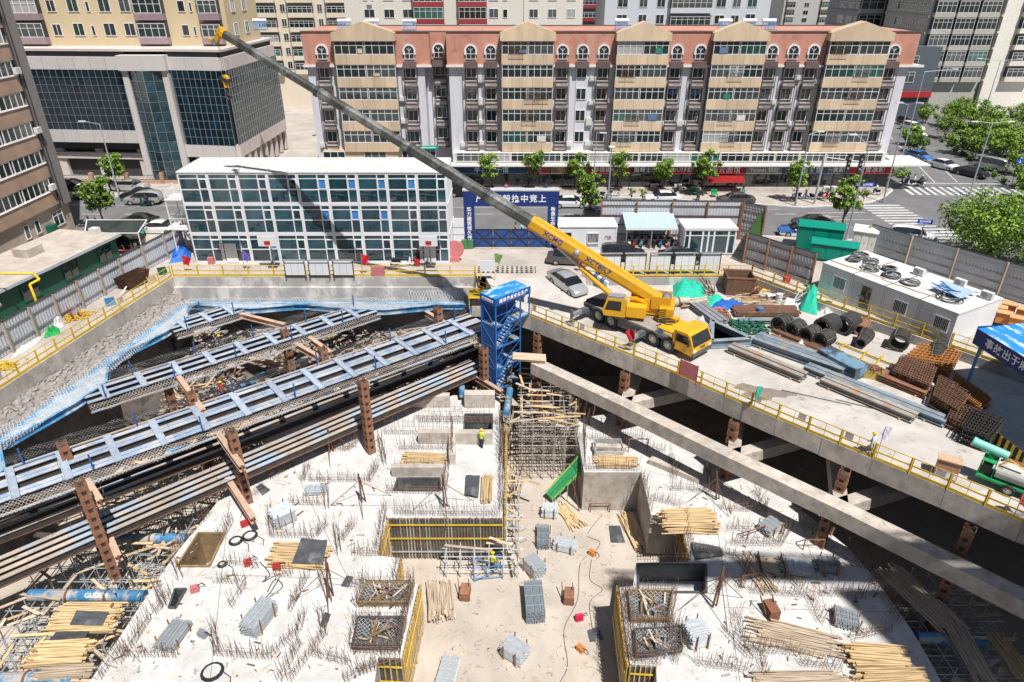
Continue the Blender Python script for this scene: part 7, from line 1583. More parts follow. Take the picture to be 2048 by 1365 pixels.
# ================================================================ people
def person(label,p,rz,top,leg,headm,pose='stand',hat=None,group=None,sc=1.0):
    t=thing('person',label,'person',p,rz,group)
    if pose=='stand': J={'pel':(0,0,.95),'ch':(0.02,0,1.38),'nk':(.02,0,1.5),'hd':(.03,0,1.56),'ls':(0,.2,1.42),'le':(.03,.27,1.12),'lw':(.16,.24,.9),'rs':(0,-.2,1.42),'re':(.02,-.28,1.12),'rw':(.2,-.22,.94),'lh':(0,.1,.92),'lk':(.06,.11,.5),'la':(-.02,.12,.08),'lt':(.14,.12,.04),'rh':(0,-.1,.92),'rk':(-.02,-.11,.5),'ra':(-.1,-.12,.08),'rt':(.06,-.12,.04)}
    else: J={'pel':(0,0,.80),'ch':(.08,0,1.22),'nk':(.1,0,1.34),'hd':(.12,0,1.4),'ls':(.08,.2,1.26),'le':(.2,.28,1.02),'lw':(.42,.26,1.02),'rs':(.08,-.2,1.26),'re':(.2,-.28,1.02),'rw':(.42,-.26,1.02),'lh':(0,.11,.78),'lk':(.38,.15,.72),'la':(.34,.14,.34),'lt':(.48,.14,.3),'rh':(0,-.11,.78),'rk':(.38,-.15,.72),'ra':(.34,-.14,.34),'rt':(.48,-.14,.3)}
    rad={'pel':.15,'ch':.17,'nk':.07,'hd':.06,'ls':.085,'le':.06,'lw':.045,'rs':.085,'re':.06,'rw':.045,'lh':.12,'lk':.08,'la':.055,'lt':.045,'rh':.12,'rk':.08,'ra':.055,'rt':.045}
    E=[('pel','ch'),('ch','nk'),('nk','hd'),('ch','ls'),('ls','le'),('le','lw'),('ch','rs'),('rs','re'),('re','rw'),('pel','lh'),('lh','lk'),('lk','la'),('la','lt'),('pel','rh'),('rh','rk'),('rk','ra'),('ra','rt')]
    ks=list(J); me=bpy.data.meshes.new('body'); me.from_pydata([J[k] for k in ks],[(ks.index(a),ks.index(b)) for a,b in E],[])
    o=bpy.data.objects.new('body',me); COL.objects.link(o); o.parent=t; KIDS.setdefault(t.name,[]).append(o)
    bm=bmesh.new(); bm.from_mesh(me); sk_=bm.verts.layers.skin.verify(); bm.verts.ensure_lookup_table()
    for i,k in enumerate(ks): v=bm.verts[i][sk_]; v.radius=(rad[k],rad[k]); v.use_root=(k=='pel')
    bm.to_mesh(me); bm.free(); me.materials.append(top); sm=o.modifiers.new('skin','SKIN'); sm.use_smooth_shade=True; ss=o.modifiers.new('sub','SUBSURF'); ss.levels=1; ss.render_levels=1
    hx,hy,hz=J['hd']; m=MB(); m.sphere((hx+.02,0,hz+.12),.105,0,10,8,(1,.86,1.2)); m.sphere((hx+.125,0,hz+.1),.022,0,6,4); m.sphere((hx+.0,.095,hz+.11),.025,0,6,4); m.sphere((hx+.0,-.095,hz+.11),.025,0,6,4)
    hd=m.build('head',SKIN,t,smooth=True); m=MB()
    for sy in (-.04,.04): m.sphere((hx+.112,sy,hz+.14),.014,0,5,4)
    m.b(hx+.108,hx+.118,-.03,.03,hz+.045,hz+.055); m.build('eyes_and_mouth',BLK,hd)
    m=MB(); m.sphere((hx,0,hz+.17),.125,0,10,6,(1.05,.92,.8))
    if hat: m.tube((hx+.02,0,hz+.15),(hx+.02,0,hz+.165),.15,12)
    m.build('helmet' if hat else 'hair',hat or BLK,t,smooth=True)
    for k in ('lw','rw'):
        x,y,z=J[k]; m=MB(); m.sphere((x+.04,y,z-.02),.045,0,6,5,(1,.5,.9))
        for f in range(4): m.tube((x+.06,y-.03+f*.02,z-.03),(x+.12,y-.03+f*.02,z-.06),.011,4)
        m.tube((x+.03,y,z),(x+.07,y+(.05 if y<0 else -.05),z),.012,4); m.build('hand',SKIN,t)
    m=MB(); a=J['lh'];  # trousers as their own garment
    for s in 'lr':
        for q,w_,r1,r2 in ((('h','k'),0,.135,.1),(('k','a'),0,.1,.085)): m.tube(J[s+q[0]],J[s+q[1]],r1,8,0,r2)
    m.build('trousers',leg,t,smooth=True)
    t.scale=(sc,sc,sc); return t
NAVYC=M('navy_cloth',(.03,.04,.07),.8); GREYC3=M('grey_cloth',(.28,.30,.33),.8); HIV=M('hi_vis',(.55,.62,.05),.7); YH=M('yellow_helmet',(.75,.5,.02),.35); RH=M('red_helmet',(.5,.03,.03),.35); WH=M('white_shirt',(.6,.62,.65),.8); MAG=M('magenta_shirt',(.45,.15,.25),.8); KH=M('khaki_cloth',(.30,.24,.15),.8); BLS=M('pale_blue_shirt',(.35,.52,.65),.8)
person('worker in yellow helmet and pale shirt standing behind the platform railing',D(1738,912),2.6,WH,KH,None,hat=YH)
person('worker in red helmet and dark clothes below the middle strut row',G(352,705,-5.6),0,NAVYC,NAVYC,None,hat=RH); person('worker in yellow helmet beside the netted strut row',G(444,705,-4.6),.5,NAVYC,NAVYC,None,hat=YH); person('worker in yellow helmet and dark jacket beneath the wide strut row',G(447,800,-5.2),1,RED,NAVYC,None,hat=YH)
person('worker in yellow vest on the slab beside the black panels',S(963,895),1,HIV,NAVYC,None,hat=YH); person('worker in yellow vest inside the blue trolley frame',A_(985,1142),1,HIV,NAVYC,None,hat=YH); person('worker in bright vest on the far earth bench',G(663,690,-6.0),-1,HIV,NAVYC,None,hat=YH)
person('pedestrian in purple top walking on the shop forecourt',G(1116,398,.125),-.5,MAG,NAVYC,None); person('person in dark clothes sitting at the pavement edge',G(1090,391,.0),-1.5,NAVYC,NAVYC,None,'sit'); person('person in magenta shirt beside the parked scooters',G(1012,392,.125),-1,MAG,NAVYC,None); person('person in dark clothes standing at the kerb behind the hoarding',G(1395,403,.0),-1.2,NAVYC,NAVYC,None); person('person in pale shirt with backpack before the red corner shop',G(1712,385,.125),1.2,WH,NAVYC,None)
def rider(lab1,lab2,p,rz,col,top,hat=None,group=None):
    scooter(lab1,p,rz,col,group); d=Vector((math.cos(rz),math.sin(rz),0)); person(lab2,Vector(p)-d*.28,rz,top,NAVYC,None,'sit',hat)
rider('white scooter passing outside the open gate','rider in pale blue shirt and white helmet outside the gate',g0(1046,472),0,WHC,BLS,WHT); rider('dark scooter just ahead of the white one at the gate','rider in khaki jacket outside the gate',g0(1034,473),0,BKC,KH)
rider('white scooter crossing the zebra stripes of the side street','rider in white shirt on the side street crossing',g0(1822,372),3.1,WHC,WH); rider('dark scooter carrying a rider with white helmet near the crossing','rider in dark clothes with white helmet near the crossing',g0(1841,374),-1.4,WHC,NAVYC,WHT); rider('green delivery scooter beside the white one on the crossing','rider in dark top beside the white shirted rider',g0(1810,370),3.0,GRN,NAVYC); rider('white scooter rounding the pavement corner','rider in white clothes at the pavement corner',G(1747,390,.125),2.6,WHC,WH)
rider('green bicycle beside the silver hatchback','rider in dark clothes on the green bicycle',g0(293,413),3.1,GRN,NAVYC)
# ================================================================ trees
LEAF=[]
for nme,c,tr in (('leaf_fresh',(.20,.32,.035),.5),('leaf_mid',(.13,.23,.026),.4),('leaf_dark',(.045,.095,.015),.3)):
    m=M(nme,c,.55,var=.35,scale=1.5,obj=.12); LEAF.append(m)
BARK=M('bark',(.16,.12,.09),.9,var=.2,bump=.4)
_TM={}
def tree_meshes(key,h,r,ch,n,ls,seed,mi):
    if key in _TM: return _TM[key]
    q=random.Random(seed); tk=MB(); z0=h-ch; tops=[]
    tk.tube((0,0,0),(.03*h*q.uniform(-1,1),.02*h,z0*1.1),.035*h*.6,7,0,.022*h*.6)
    for i in range(7):
        a=q.uniform(0,6.28); L=q.uniform(.45,.8); p=Vector((0,0,z0*q.uniform(.75,1.1))); e=Vector((math.cos(a)*r*L,math.sin(a)*r*L,z0+ch*q.uniform(.25,.8))); md=p.lerp(e,.5)+Vector((0,0,.1*h)); tk.tube(p,md,.012*h,5,0,.008*h); tk.tube(md,e,.008*h,4,0,.003*h); tops.append(e)
    cl=[]
    for i in range(max(8,int(n/70))):
        while True:
            v=Vector((q.uniform(-1,1),q.uniform(-1,1),q.uniform(-1,1)))
            if .2<v.length<1.12: break
        cl.append((Vector((v.x*r*.85*q.uniform(.75,1.15),v.y*r*.85*q.uniform(.75,1.15),z0+ch*.48+v.z*ch*.46*(1-.25*abs(v.x)))),q.uniform(.1,.34)*r))
    lf=MB()
    for i in range(n):
        c,cr=q.choice(cl); d=Vector((q.gauss(0,1),q.gauss(0,1),q.gauss(0,.8))).normalized()*cr*q.uniform(.35,1.15); p=c+d
        nn=(d.normalized()*.6+Vector((q.gauss(0,.6),q.gauss(0,.6),q.gauss(0,.6)+.5))).normalized(); t1=nn.orthogonal().normalized(); t1.rotate(Matrix.Rotation(q.uniform(0,6.28),3,nn)); t2=nn.cross(t1); s=ls*q.uniform(.6,1.3)
        lf.add([p-t1*s*.5,p-t2*s*.34,p+t1*s*.6,p+t2*s*.34],[(0,1,2,3)],q.choice((0,0,1)) if d.z>-.1*cr else q.choice((1,2,2)))  # darker leaves low in each clump imitate its shade
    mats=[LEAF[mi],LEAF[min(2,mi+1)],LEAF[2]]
    _TM[key]=(tk.mesh('trunk',BARK),lf.mesh('crown',mats)); return _TM[key]
def tree(label,p,h,r,ch,n,ls,seed,mi,group=None,name='street_tree',key=None,sc=1,cat='tree'):
    tk,lf=tree_meshes(key or (h,r,ch,seed),h,r,ch,n,ls,seed,mi); t=thing(name,label,cat,p,seed*1.7,group); place('trunk',tk,t); place('crown',lf,t); t.scale=(sc,sc,sc); return t
for i,(u,v,sc,lb) in enumerate(((980,384,1.0,'young street tree before the dumpling shop'),(1068,382,1.12,'young street tree between the scooters and the red sign'),(1153,384,1.0,'young street tree before the brown shop board'),(1238,384,1.05,'young street tree beside the round headed lamp'),(1324,387,.95,'young street tree before the black shop sign'),(1406,392,1.15,'young street tree before the red awning'),(1588,404,1.05,'slender young street tree before the blue shop sign'),(238,383,1.05,'young street tree in front of the mall ground floor'),(1682,462,1.2,'young street tree at the near kerb beside the zebra crossing'),(1178,446,1.15,'sparse street tree behind the guard cabin'),(212,460,1.25,'street tree leaning over the near kerb by the scooters'),(905,345,.8,'street tree top showing behind the cabin building roof'),(745,345,.7,'low street tree behind the cabin building roof'),(820,345,.7,'second low street tree behind the cabin building roof'))):
    tree(lb,G(u,v,.12),4.8,1.45,3.2,3000,.21,40+i%3,0,'young street trees',key=('st',i%3),sc=sc*1.12)
for u,v,lb in ((1262,402,'small leafy sapling beside the hoarding'),(1284,404,'smaller bushy sapling next to the leafy one')): tree(lb,g0(u,v),2.3,.6,1.9,600,.18,50,0,key=('sap',))
tree('large leafy tree behind the hoarding at the right edge',(49.0,66.2,0),7.4,5.2,6.2,17000,.24,61,0,key=('big',)); tree('second leafy tree close behind the large one',(54.0,61,0),7.0,4.8,5.6,12000,.27,62,0,key=('big2',))
bi=0
BT=[(1888,262),(1925,268),(1965,262),(2005,275),(2040,290),(1850,232),(1900,240),(1945,238),(1990,240),(2035,250),(1910,292),(1950,300),(1995,315),(2035,335),(1870,215),(1920,222),(2060,310),(2065,270),(1830,290),(1818,275)]; BT=[(2045,362),(2022,302),(1985,292),(2052,385),(1960,285)]+BT
for i,(u,v) in enumerate(BT):
    tree('bushy green tree in the planted belt beyond the side street' if i<22 else 'bushy shrub at the end wall of the apartment block',g0(u,v+16),5.0 if i<22 else 3.4,2.6 if i<22 else 1.9,4.2 if i<22 else 3.0,2600,.3,70+i%3,1 if i%4==3 else 0,'trees in the belt beyond the side street' if i<22 else 'shrubs at the apartment end wall','bushy_tree',key=('bt',i%3,i<22),sc=.86+.25*((i*7)%5)/4)
for i in range(9):
    p=lerp((71,97.5,0),(77.5,125,0),i/8); tree('low clipped hedge clump on the planted median',p,1.0,.9,1.0,500,.2,80,1,'hedge clumps on the median','hedge',key=('hg',),cat='hedge')
    if i%2==0: tree('thin bare young tree on the planted median',p+Vector((.3,1,0)),2.6,.6,1.5,130,.18,81,1,'thin trees on the median','young_tree',key=('thin',))
tree('clipped green hedge at the corner of the red shop',G(1800,352,.12),1.2,1.6,1.2,1300,.2,83,0,name='hedge',key=('hg3',),cat='hedge')
# ================================================================ lamps and signs
LMP=M('lamp_grey',(.38,.41,.45),.5,.3)
def lamp(label,p,h,arms,head='flat',name='street_lamp'):
    t=thing(name,label,'street lamp',p); m=MB(); m.tube((0,0,0),(0,0,h),.11,8,0,.06); m.build('pole',LMP,t); m=MB(); m.tube((0,0,0),(0,0,.5),.18,8); m.build('base',LMP,t)
    for dx,dy,dz in arms:
        m=MB(); m.tube((0,0,h-.1),(dx,dy,h+dz),.045,6); a=m.build('arm',LMP,t); d=Vector((dx,dy,0)).normalized() if (dx or dy) else Vector((1,0,0))
        m=MB()
        if head=='flat': m.beam(Vector((dx,dy,h+dz))-d*.1,Vector((dx,dy,h+dz))+d*.75,.3,.12)
        else: m.sphere((0,0,h+.1),.42,0,10,6,(1,1,.4))
        m.build('lamp_head',WFRM,a)
    return t
lamp('tall grey street lamp before the mall',G(240,397,.12),9.6,[(-1.8,0,.3)]); lamp('round headed white lamp post beside the shop trees',G(1216,404,.0),7.0,[(0.01,0,.0)],'round'); lamp('slim lamp post with camera heads before the lottery shop',G(1186,394,.12),8.4,[(.5,-.2,0)]); lamp('slim leaning lamp post before the blue shop sign',G(1590,412,.1),9.0,[(1.0,0,.3)]); lamp('lamp post with long arm at the near kerb by the hoarding',G(1692,480,.1),10.5,[(-1.6,0,1.0)]); lamp('tall street lamp at the pavement corner with traffic signal',G(1766,404,.12),12.2,[(-.8,0,.2),(.6,-.6,.3)]); lamp('tall dark mast with long arm beside the side street',g0(1802,322),13.5,[(4.2,0,.3)]); lamp('double headed grey street lamp near the large tree',g0(1938,392),9.6,[(-2.0,0,.1),(2.0,0,.1)]); lamp('tall street lamp far behind the planted belt',g0(1955,270),13,[(-3.5,0,.3),(3.0,0,.2)]); lamp('old street lamp bent over the side lane by the apartment',G(660,340,.1),5.2,[(-1.0,-1,.2)])
sg=thing('traffic_signal','grey signal mast with arm and two black signal heads before the shops','traffic signal',G(1628,408,.12)); m=MB(); m.tube((0,0,0),(0,0,6.2),.15,8); m.build('pole',LMP,sg); m=MB(); m.tube((0,0,6.0),(4.4,-.8,5.6),.08,6); m.build('arm',LMP,sg)
for x,z in ((2.9,5.7),(4.4,5.6)):
    m=MB(); m.b(x-.22,x+.22,-.9,-.65,z-1.5,z+.9); hd=m.build('signal_head',BLK,sg)
    for k in range(3): m=MB(); m.tube((x,-.9,z-.9+k*.6),(x,-.96,z-.9+k*.6),.15,10); m.build('lens',STEEL,hd)
def sign(label,p,h,w_,hh,txt,mat,rz=0,round_=False):
    t=thing('street_sign',label,'street sign',p,rz); m=MB(); m.tube((0,0,0),(0,0,h),.05,6); m.build('post',LMP,t); m=MB()
    if round_: m.tube((0,-.05,h),(0,-.09,h),w_/2,20)
    else: m.b(-w_/2,w_/2,-.1,-.05,h-hh,h)
    b=m.build('panel',mat,t)
    if txt: text(txt,hh*.62,WHITEL,b,(0,-.112,h-hh/2 if not round_ else h),(HP,0,0))
SGB=M('sign_blue',(.02,.09,.50),.45,var=.03)
sign('blue street name sign on the pavement before the red shop',G(1724,412,.12),3.0,1.7,.5,'长兴中路',SGB); sign('blue street name sign beside the white car on the crossing',g0(1833,500),3.4,1.5,.45,'长兴中路',SGB,-.2); sign('round blue direction sign by the planted median',g0(2022,372),3.4,1.0,1.0,'↓',SGB,0,True)
# ================================================================ smaller things on the site
def boards(label,a,b,n,h=1.5,z0=.55,group='white notice boards'):
    A=G(*a);B=G(*b); d=B-A
    for i in range(n):
        p=A+d*(i/n); q=A+d*((i+.86)/n); L=(q-p).length; t=thing('notice_board',label,'notice board',p,math.atan2(d.y,d.x),group)
        m=MB(); m.b(.05,L-.05,-.03,.03,z0,z0+h); pn=m.build('panel',WHT,t); m=MB()
        for k in (1,2): m.b(L*k/3-.015,L*k/3+.015,-.035,-.03,z0,z0+h)
        m.build('sheet_joint',STEEL,pn); 
        for x in (0,L-.08): m=MB(); m.b(x,x+.09,-.05,.05,0,z0+h+.2); m.build('post',DSTL,t)
        m=MB(); m.b(-.05,L+.05,-.18,.15,z0+h+.2,z0+h+.26); m.build('rain_cap',STEEL,t)
boards('white notice board in the row behind the crane railing',(1198,551),(1444,549),5)
boards('white notice board in the row before the cabin building',(572,556),(716,556),3,1.3,.3,'notice boards before the cabin building')
def hoop(label,p):
    t=thing('basketball_hoop',label,'basketball hoop',p); m=MB(); m.b(-.9,.9,-.05,.05,2.45,3.5); bb=m.build('backboard',WHT,t); m=MB(); m.b(-.3,.3,-.06,-.05,2.6,3.0); m.build('target_square',RED,bb)
    m=MB(); n=14
    for i in range(n): a=2*math.pi*i/n; b=2*math.pi*(i+1)/n; m.tube((.23*math.cos(a),-.3+.23*math.sin(a),2.6),(.23*math.cos(b),-.3+.23*math.sin(b),2.6),.025,5)
    m.build('rim',ORNG,t); m=MB(); m.tube((0,.9,.15),(0,.9,2.0),.08,8); m.tube((0,.9,2.0),(0,.05,2.95),.06,8); m.build('pole',STEEL,t); m=MB(); m.b(-.45,.45,.3,1.3,0,.2); m.build('weighted_base',DSTL,t)
hoop('portable basketball hoop before the open cabin door',(-24.3,64.4,0)); hoop('portable basketball hoop before the end entrance of the cabins',(-8.3,64.4,0))
for i,(u,lb) in enumerate(((931,'green wheelie bin beside the gate post'),(941,'second green wheelie bin against the gate post'))):
    t=thing('wheelie_bin',lb,'bin',G(u,497),0); m=MB(); m.add([(-.28,-.3,.1),(.28,-.3,.1),(.28,.3,.1),(-.28,.3,.1),(-.33,-.36,1.0),(.33,-.36,1.0),(.33,.36,1.0),(-.33,.36,1.0)],MB.BF); m.build('body',M('bin_green',(.06,.2,.08),.5),t); m=MB(); m.extr([(-.38,1.0),(.38,1.0),(.36,1.1),(-.36,1.06)],'x',-.35,.35); m.build('lid',M('bin_green',(.06,.2,.08)),t)
    for x in (-.25,.25): m=MB(); m.tube((x-.04,.3,.1),(x+.04,.3,.1),.1,10); m.build('wheel',BLK,t)
pk=thing('display_stand','faded pink circular safety display between the cabins and the gate','display',(-5.9,66.6,0)); m=MB(); m.tube((0,-.1,1.3),(0,.1,1.3),.95,22); m.build('disc',PINK,pk); m=MB(); m.b(-.5,.5,-.3,.3,0,.5); m.build('plinth',PINK,pk)
def redbox(label,p,w_=.5,h=.75,mat=None):
    t=thing('fire_box',label,'box',p); m=MB(); m.b(-w_/2,w_/2,-.2,.2,0,h); m.build('cabinet',mat or RED,t); m=MB(); m.b(-w_/2+.04,w_/2-.04,-.23,-.2,.05,h-.05); m.build('door',mat or RED,t)
redbox('red fire hydrant box beside the parked motorcycle',G(835,532)); redbox('red board cabinet behind the railing by the noticeboards',G(757,552),1.3,1.0,PINK); redbox('crimson bin outside the cabin entrance',G(424,528),.6,.7,PINK); redbox('red fire box at the hoarding corner behind the yard',G(1572,565),.6,.6)
dg=thing('drain_grate','steel wheel wash grating set in the entrance concrete','grating',G(1010,540)); m=MB(); m.b(-3.1,3.1,-.9,.9,.004,.012); m.build('pit_shadow',DSTL,dg)
for i in range(13): m=MB(); m.b(-3+i*.48,-2.76+i*.48,-.85,.85,.012,.03); m.build('bar',CONC,dg)
for y in (-.5,0,.5): m=MB(); m.b(-3.05,3.05,y-.06,y+.06,.031,.045); m.build('cross_bar',CONC,dg)
# left walkway junk
drape_z=DZ; DZ0=DZ
def ground_drape(name,label,cat,pts,mat,h,wave,n=8):
    q=[G(*p) for p in pts]; c=(q[0]+q[1]+q[2]+q[3])/4; t=thing(name,label,cat,c); rows=[[q[0].lerp(q[1],i/n).lerp(q[3].lerp(q[2],i/n),j/n)+Vector((0,0,.03+h*min(1,min(i,n-i,j,n-j)/(n/2)*1.6)*yr.uniform(1-wave*2,1+wave))) for i in range(n+1)] for j in range(n+1)]
    sheet_uv(rows,mat,'cloth',t); return t
ground_drape('green_net','bundle of bright green netting on the left walkway','netting',[(88,678),(122,668),(118,656),(92,664)],M('bright_green_net',(.02,.35,.08),.8,bump=.6),.5,.5)
ground_drape('white_sheet','white sheet spread along the left walkway','sheeting',[(20,722),(75,690),(88,672),(40,700)],NETW,.35,.4); ground_drape('sand_bag_heap','heap of white bags by the yellow railing','bags',[(106,662),(130,655),(132,640),(110,645)],NETW,.7,.3); ground_drape('blue_tarpaulin','heap of blue tarpaulin at the end of the cabin building','tarpaulin',[(338,528),(382,520),(384,498),(350,505)],BTARP,1.1,.35)
COUP=M('brass_coupler',(.52,.36,.05),.5,var=.3,scale=8)
for lb,u,v,n in (('pile of yellow scaffold couplers beside the red boards',140,640,150),('pile of yellow scaffold couplers at the near end of the left walkway',12,735,220),('small heap of yellow couplers behind the red boards',168,632,70)):
    t=thing('coupler_pile',lb,'coupler pile',G(u,v)); m=MB()
    for i in range(n): r_=yr.gauss(0,.35); a=yr.uniform(0,6.3); m.box((r_*math.cos(a)*1.2,r_*math.sin(a),max(.05,.5-abs(r_)*.7)*yr.random()+.05),(.16,.1,.09),yr.uniform(0,3),0,yr.uniform(-1,1))
    tag(m.build('coupler',COUP,t),kind='stuff'); m=MB(); m.b(-.6,.6,-.5,.5,0,.03); m.build('base_board',TIMB,t)
for lb,u,v,c in (('red safety board leaning beside the coupler pile',146,640,RED),('faded red safety board next to the red one',160,635,PINK)):
    t=thing('safety_board',lb,'board',G(u,v),-.9); m=MB(); m.box((0,0,.65),(.9,.06,1.2),0,0,.25); m.build('panel',c,t); m=MB(); m.beam((-.3,.1,0),(-.3,.3,1.0),.05,.05); m.build('prop',STEEL,t)
sk2=thing('rusty_skip','rusty open tipping skip standing on the left walkway','skip',G(268,572),1.25)
for q in (((-1.4,-.7),(1.6,-.7)),((-1.4,.7),(1.6,.7))): m=MB(); m.add([(q[0][0]+.3,q[0][1],.1),(q[1][0]-.5,q[1][1],.1),(q[1][0],q[1][1],1.2),(q[0][0],q[0][1],1.2)],[(0,1,2,3),(3,2,1,0)]); m.build('side_plate',RUSTD,sk2)
m=MB(); m.add([(-1.1,-.7,.1),(1.1,-.7,.1),(1.1,.7,.1),(-1.1,.7,.1)],[(0,1,2,3)]); m.add([(1.1,-.7,.1),(1.6,-.7,1.2),(1.6,.7,1.2),(1.1,.7,.1)],[(0,1,2,3),(3,2,1,0)]); m.add([(-1.1,-.7,.1),(-1.4,-.7,1.2),(-1.4,.7,1.2),(-1.1,.7,.1)],[(0,1,2,3),(3,2,1,0)]); m.build('bed_plate',RUSTD,sk2); m=MB(); m.tube((-1.4,-.7,.6),(-2.2,-.7,.1),.06,6); m.build('white_hose',WFRM,sk2)
for lb,u,v,c in (('green plastic crate by the blue tarpaulin',326,548,GRN),('small pale wooden box by the pit corner railing',305,565,TIMBP),('blue and yellow crate on the left walkway',222,610,BLU)):
    t=thing('crate',lb,'crate',G(u,v),.6); m=MB()
    for a in ((-.4,.4,-.3,-.26),(-.4,.4,.26,.3),(-.4,-.36,-.26,.26),(.36,.4,-.26,.26)): m.b(a[0],a[1],a[2],a[3],0,.6)
    m.build('side',c,t); m=MB(); m.b(-.36,.36,-.26,.26,.02,.3); m.build('contents',TIMB,t)
# on the right cabin roofs
cr=Matrix.Rotation(rz_,3,'Z')
def roofp(x,y): return ra+cr@Vector((x,y,0))+Vector((0,0,2.9))
def cablecoil(label,x,y,r):
    t=thing('cable_coil',label,'cable coil',roofp(x,y),yr.uniform(0,3),'cable coils on the cabin roofs'); 
    for k in range(5):
        m=MB(); rr=r*yr.uniform(.6,1); ox,oy=yr.uniform(-.15,.15),yr.uniform(-.15,.15); n=16; m.path([Vector((ox+rr*math.cos(6.283*i/n),oy+rr*math.sin(6.283*i/n),.05+.07*k+yr.uniform(-.02,.02))) for i in range(n+1)],.045,4); m.build('cable_turn',DSTL if k%2 else M('grey_cable',(.16,.17,.17),.6),t)
for x,y,r,lb in ((.9,3.9,.75,'black cable coil at the far hoarding end of the cabin roofs'),(1.2,2.6,.6,'dark cable coil behind the front coils on the first cabin'),(2.3,3.6,.7,'black cable coil by the roof joint of the first cabin'),(3.2,2.2,.85,'large black cable coil over the second cabin front'),(4.3,3.4,.7,'dark coil in the middle of the second cabin roof'),(5.2,2.2,.85,'large dark coil next to the third cabin roof joint'),(7.0,2.2,.8,'grey cable coil alone on the third cabin'),(10.6,1.9,.9,'grey cable coil under the blue steel frame')): cablecoil(lb,x,y,r)
bf=thing('tube_bundle','blue tubular steel frame piled on the end cabin roof','steel tubes',roofp(10.2,2.8),rz_)
for i in range(12): m=MB(); a=Vector((yr.uniform(-1.6,-.4),yr.uniform(-.8,.8),.3+yr.random()*.5)); b=Vector((yr.uniform(.4,1.7),yr.uniform(-.8,.8),.3+yr.random()*.6)); m.beam(a,b,.07,.07); m.build('tube',BLU,bf)
m=MB(); m.add([(-1.5,-.6,.35),(1.2,-.8,.4),(1.4,.7,.75),(-1.2,.8,.7)],[(0,1,2,3),(3,2,1,0)]); m.build('mesh_sheet',M('pale_blue_mesh',(.35,.45,.6),.6),bf)
for x,y,lb in ((6.2,4.6,'white air conditioner box behind the coils on the third cabin'),(9.4,5.3,'small white air conditioner on the end cabin roof'),(12.0,4.6,'white air conditioner beside the blue frame')):
    t=thing('air_conditioner',lb,'air conditioner',roofp(x,y),rz_); m=MB(); m.b(-.45,.45,-.2,.2,.05,.65); m.build('casing',WHTD,t); m=MB(); m.tube((-.1,-.2,.35),(-.1,-.24,.35),.24,14); m.build('fan_grille',STEEL,t)
for i in range(6):
    t=thing('timber_batten','long thin timber batten weighing down the cabin roofs','batten',roofp(1.0+i*1.7,.9+.15*(i%3)),rz_,'battens on the cabin roofs'); m=MB(); m.beam((-.9,0,.04),(.9,.05,.04),.1,.07); m.build('batten',TIMBP,t)
for i,(u,v) in enumerate(((2000,652),(2025,662),(2010,634),(2040,645),(1990,640))):
    t=thing('distribution_box','orange distribution box stored beside the end cabin','distribution box',G(u,v),-.6,'orange distribution boxes beside the end cabin'); m=MB(); m.b(-.5,.5,-.35,.35,.35,1.25); m.build('cabinet',ORNG,t); m=MB(); m.extr([(-.45,1.25),(.45,1.25),(.45,1.3),(0,1.42),(-.45,1.3)],'x',-.56,.56); m.build('lid',M('pale_orange',(.62,.34,.16),.5),t)
    for x in (-.45,.4):
        m=MB(); m.b(x,x+.05,-.3,.3,0,.35); m.build('leg',DSTL,t)
bl=thing('ladder_bundle','blue ladder frames leaning against the end cabin wall','ladder frames',G(1975,650),-.4)
for i in range(7): m=MB(); m.beam((-.8,.12*i,.2+.1*i),(1.2,.12*i+.2,1.2),.05,.05); m.build('tube',BLU if i%2 else WFRM,bl)
# dust suppression sprayer at the right edge of the deck
SPG=M('sprayer_green',(.02,.26,.09),.45,var=.15); sp_=D(2012,978); sr=math.atan2(-.741,.671)+.1
sy_=thing('water_sprayer','green fog cannon sprayer with rusty white water tank','sprayer',sp_,sr); sy_.scale=(.86,.86,.86)
m=MB(); m.b(-1.9,2.6,-.75,.75,.55,.72); m.build('trailer_frame',SPG,sy_); TNK=M('tank_white_rust',(.60,.58,.54),.6,var=.15,scale=1.2,col2=(.36,.17,.08),c2lo=.5,c2hi=.6)
m=MB(); m.tube((-.9,0,1.35),(2.5,0,1.35),.68,20); tk_=m.build('water_tank',TNK,sy_,smooth=False); m=MB(); m.tube((.8,0,2.0),(.8,0,2.12),.25,14); m.build('tank_hatch',TNK,tk_); m=MB(); m.b(-.8,2.4,.1,.5,2.02,2.08); m.build('walkway',RUST,tk_)
for sy in (-1,1): wheel(sy_,.1,sy*.85,.42,.26,None,sy); wheel(sy_,1.9,sy*.85,.42,.26,None,sy)
m=MB()
for x in (-1.85,-1.05):
    for y in (-.6,.55): m.b(x,x+.06,y,y+.06,.72,1.9)
m.b(-1.85,-1.0,-.6,.6,1.86,1.92); m.build('engine_frame',SPG,sy_); m=MB(); m.b(-1.75,-1.15,-.45,.45,.75,1.6); m.tube((-1.8,.0,1.2),(-1.88,0,1.2),.3,12); m.build('engine',DSTL,sy_)
m=MB(); m.tube((-1.45,0,1.9),(-1.45,0,2.3),.2,10); m.build('turret',SPG,sy_); m=MB(); m.tube((-.6,.1,2.45),(-2.6,-.1,2.75),.3,16); m.tube((-2.6,-.1,2.75),(-2.75,-.115,2.77),.34,16); m.build('fog_cannon',M('cannon_teal',(.18,.50,.42),.4),sy_)
m=MB(); m.b(2.2,2.9,-.5,.5,.72,1.0); m.build('green_tool_box',SPG,sy_)
m=MB(); m.path([Vector((-.9,-.6,1.9)),Vector((-.4,-.6,2.6)),Vector((.6,-.55,2.2))],.05,6); m.build('yellow_handrail',YEL,sy_)
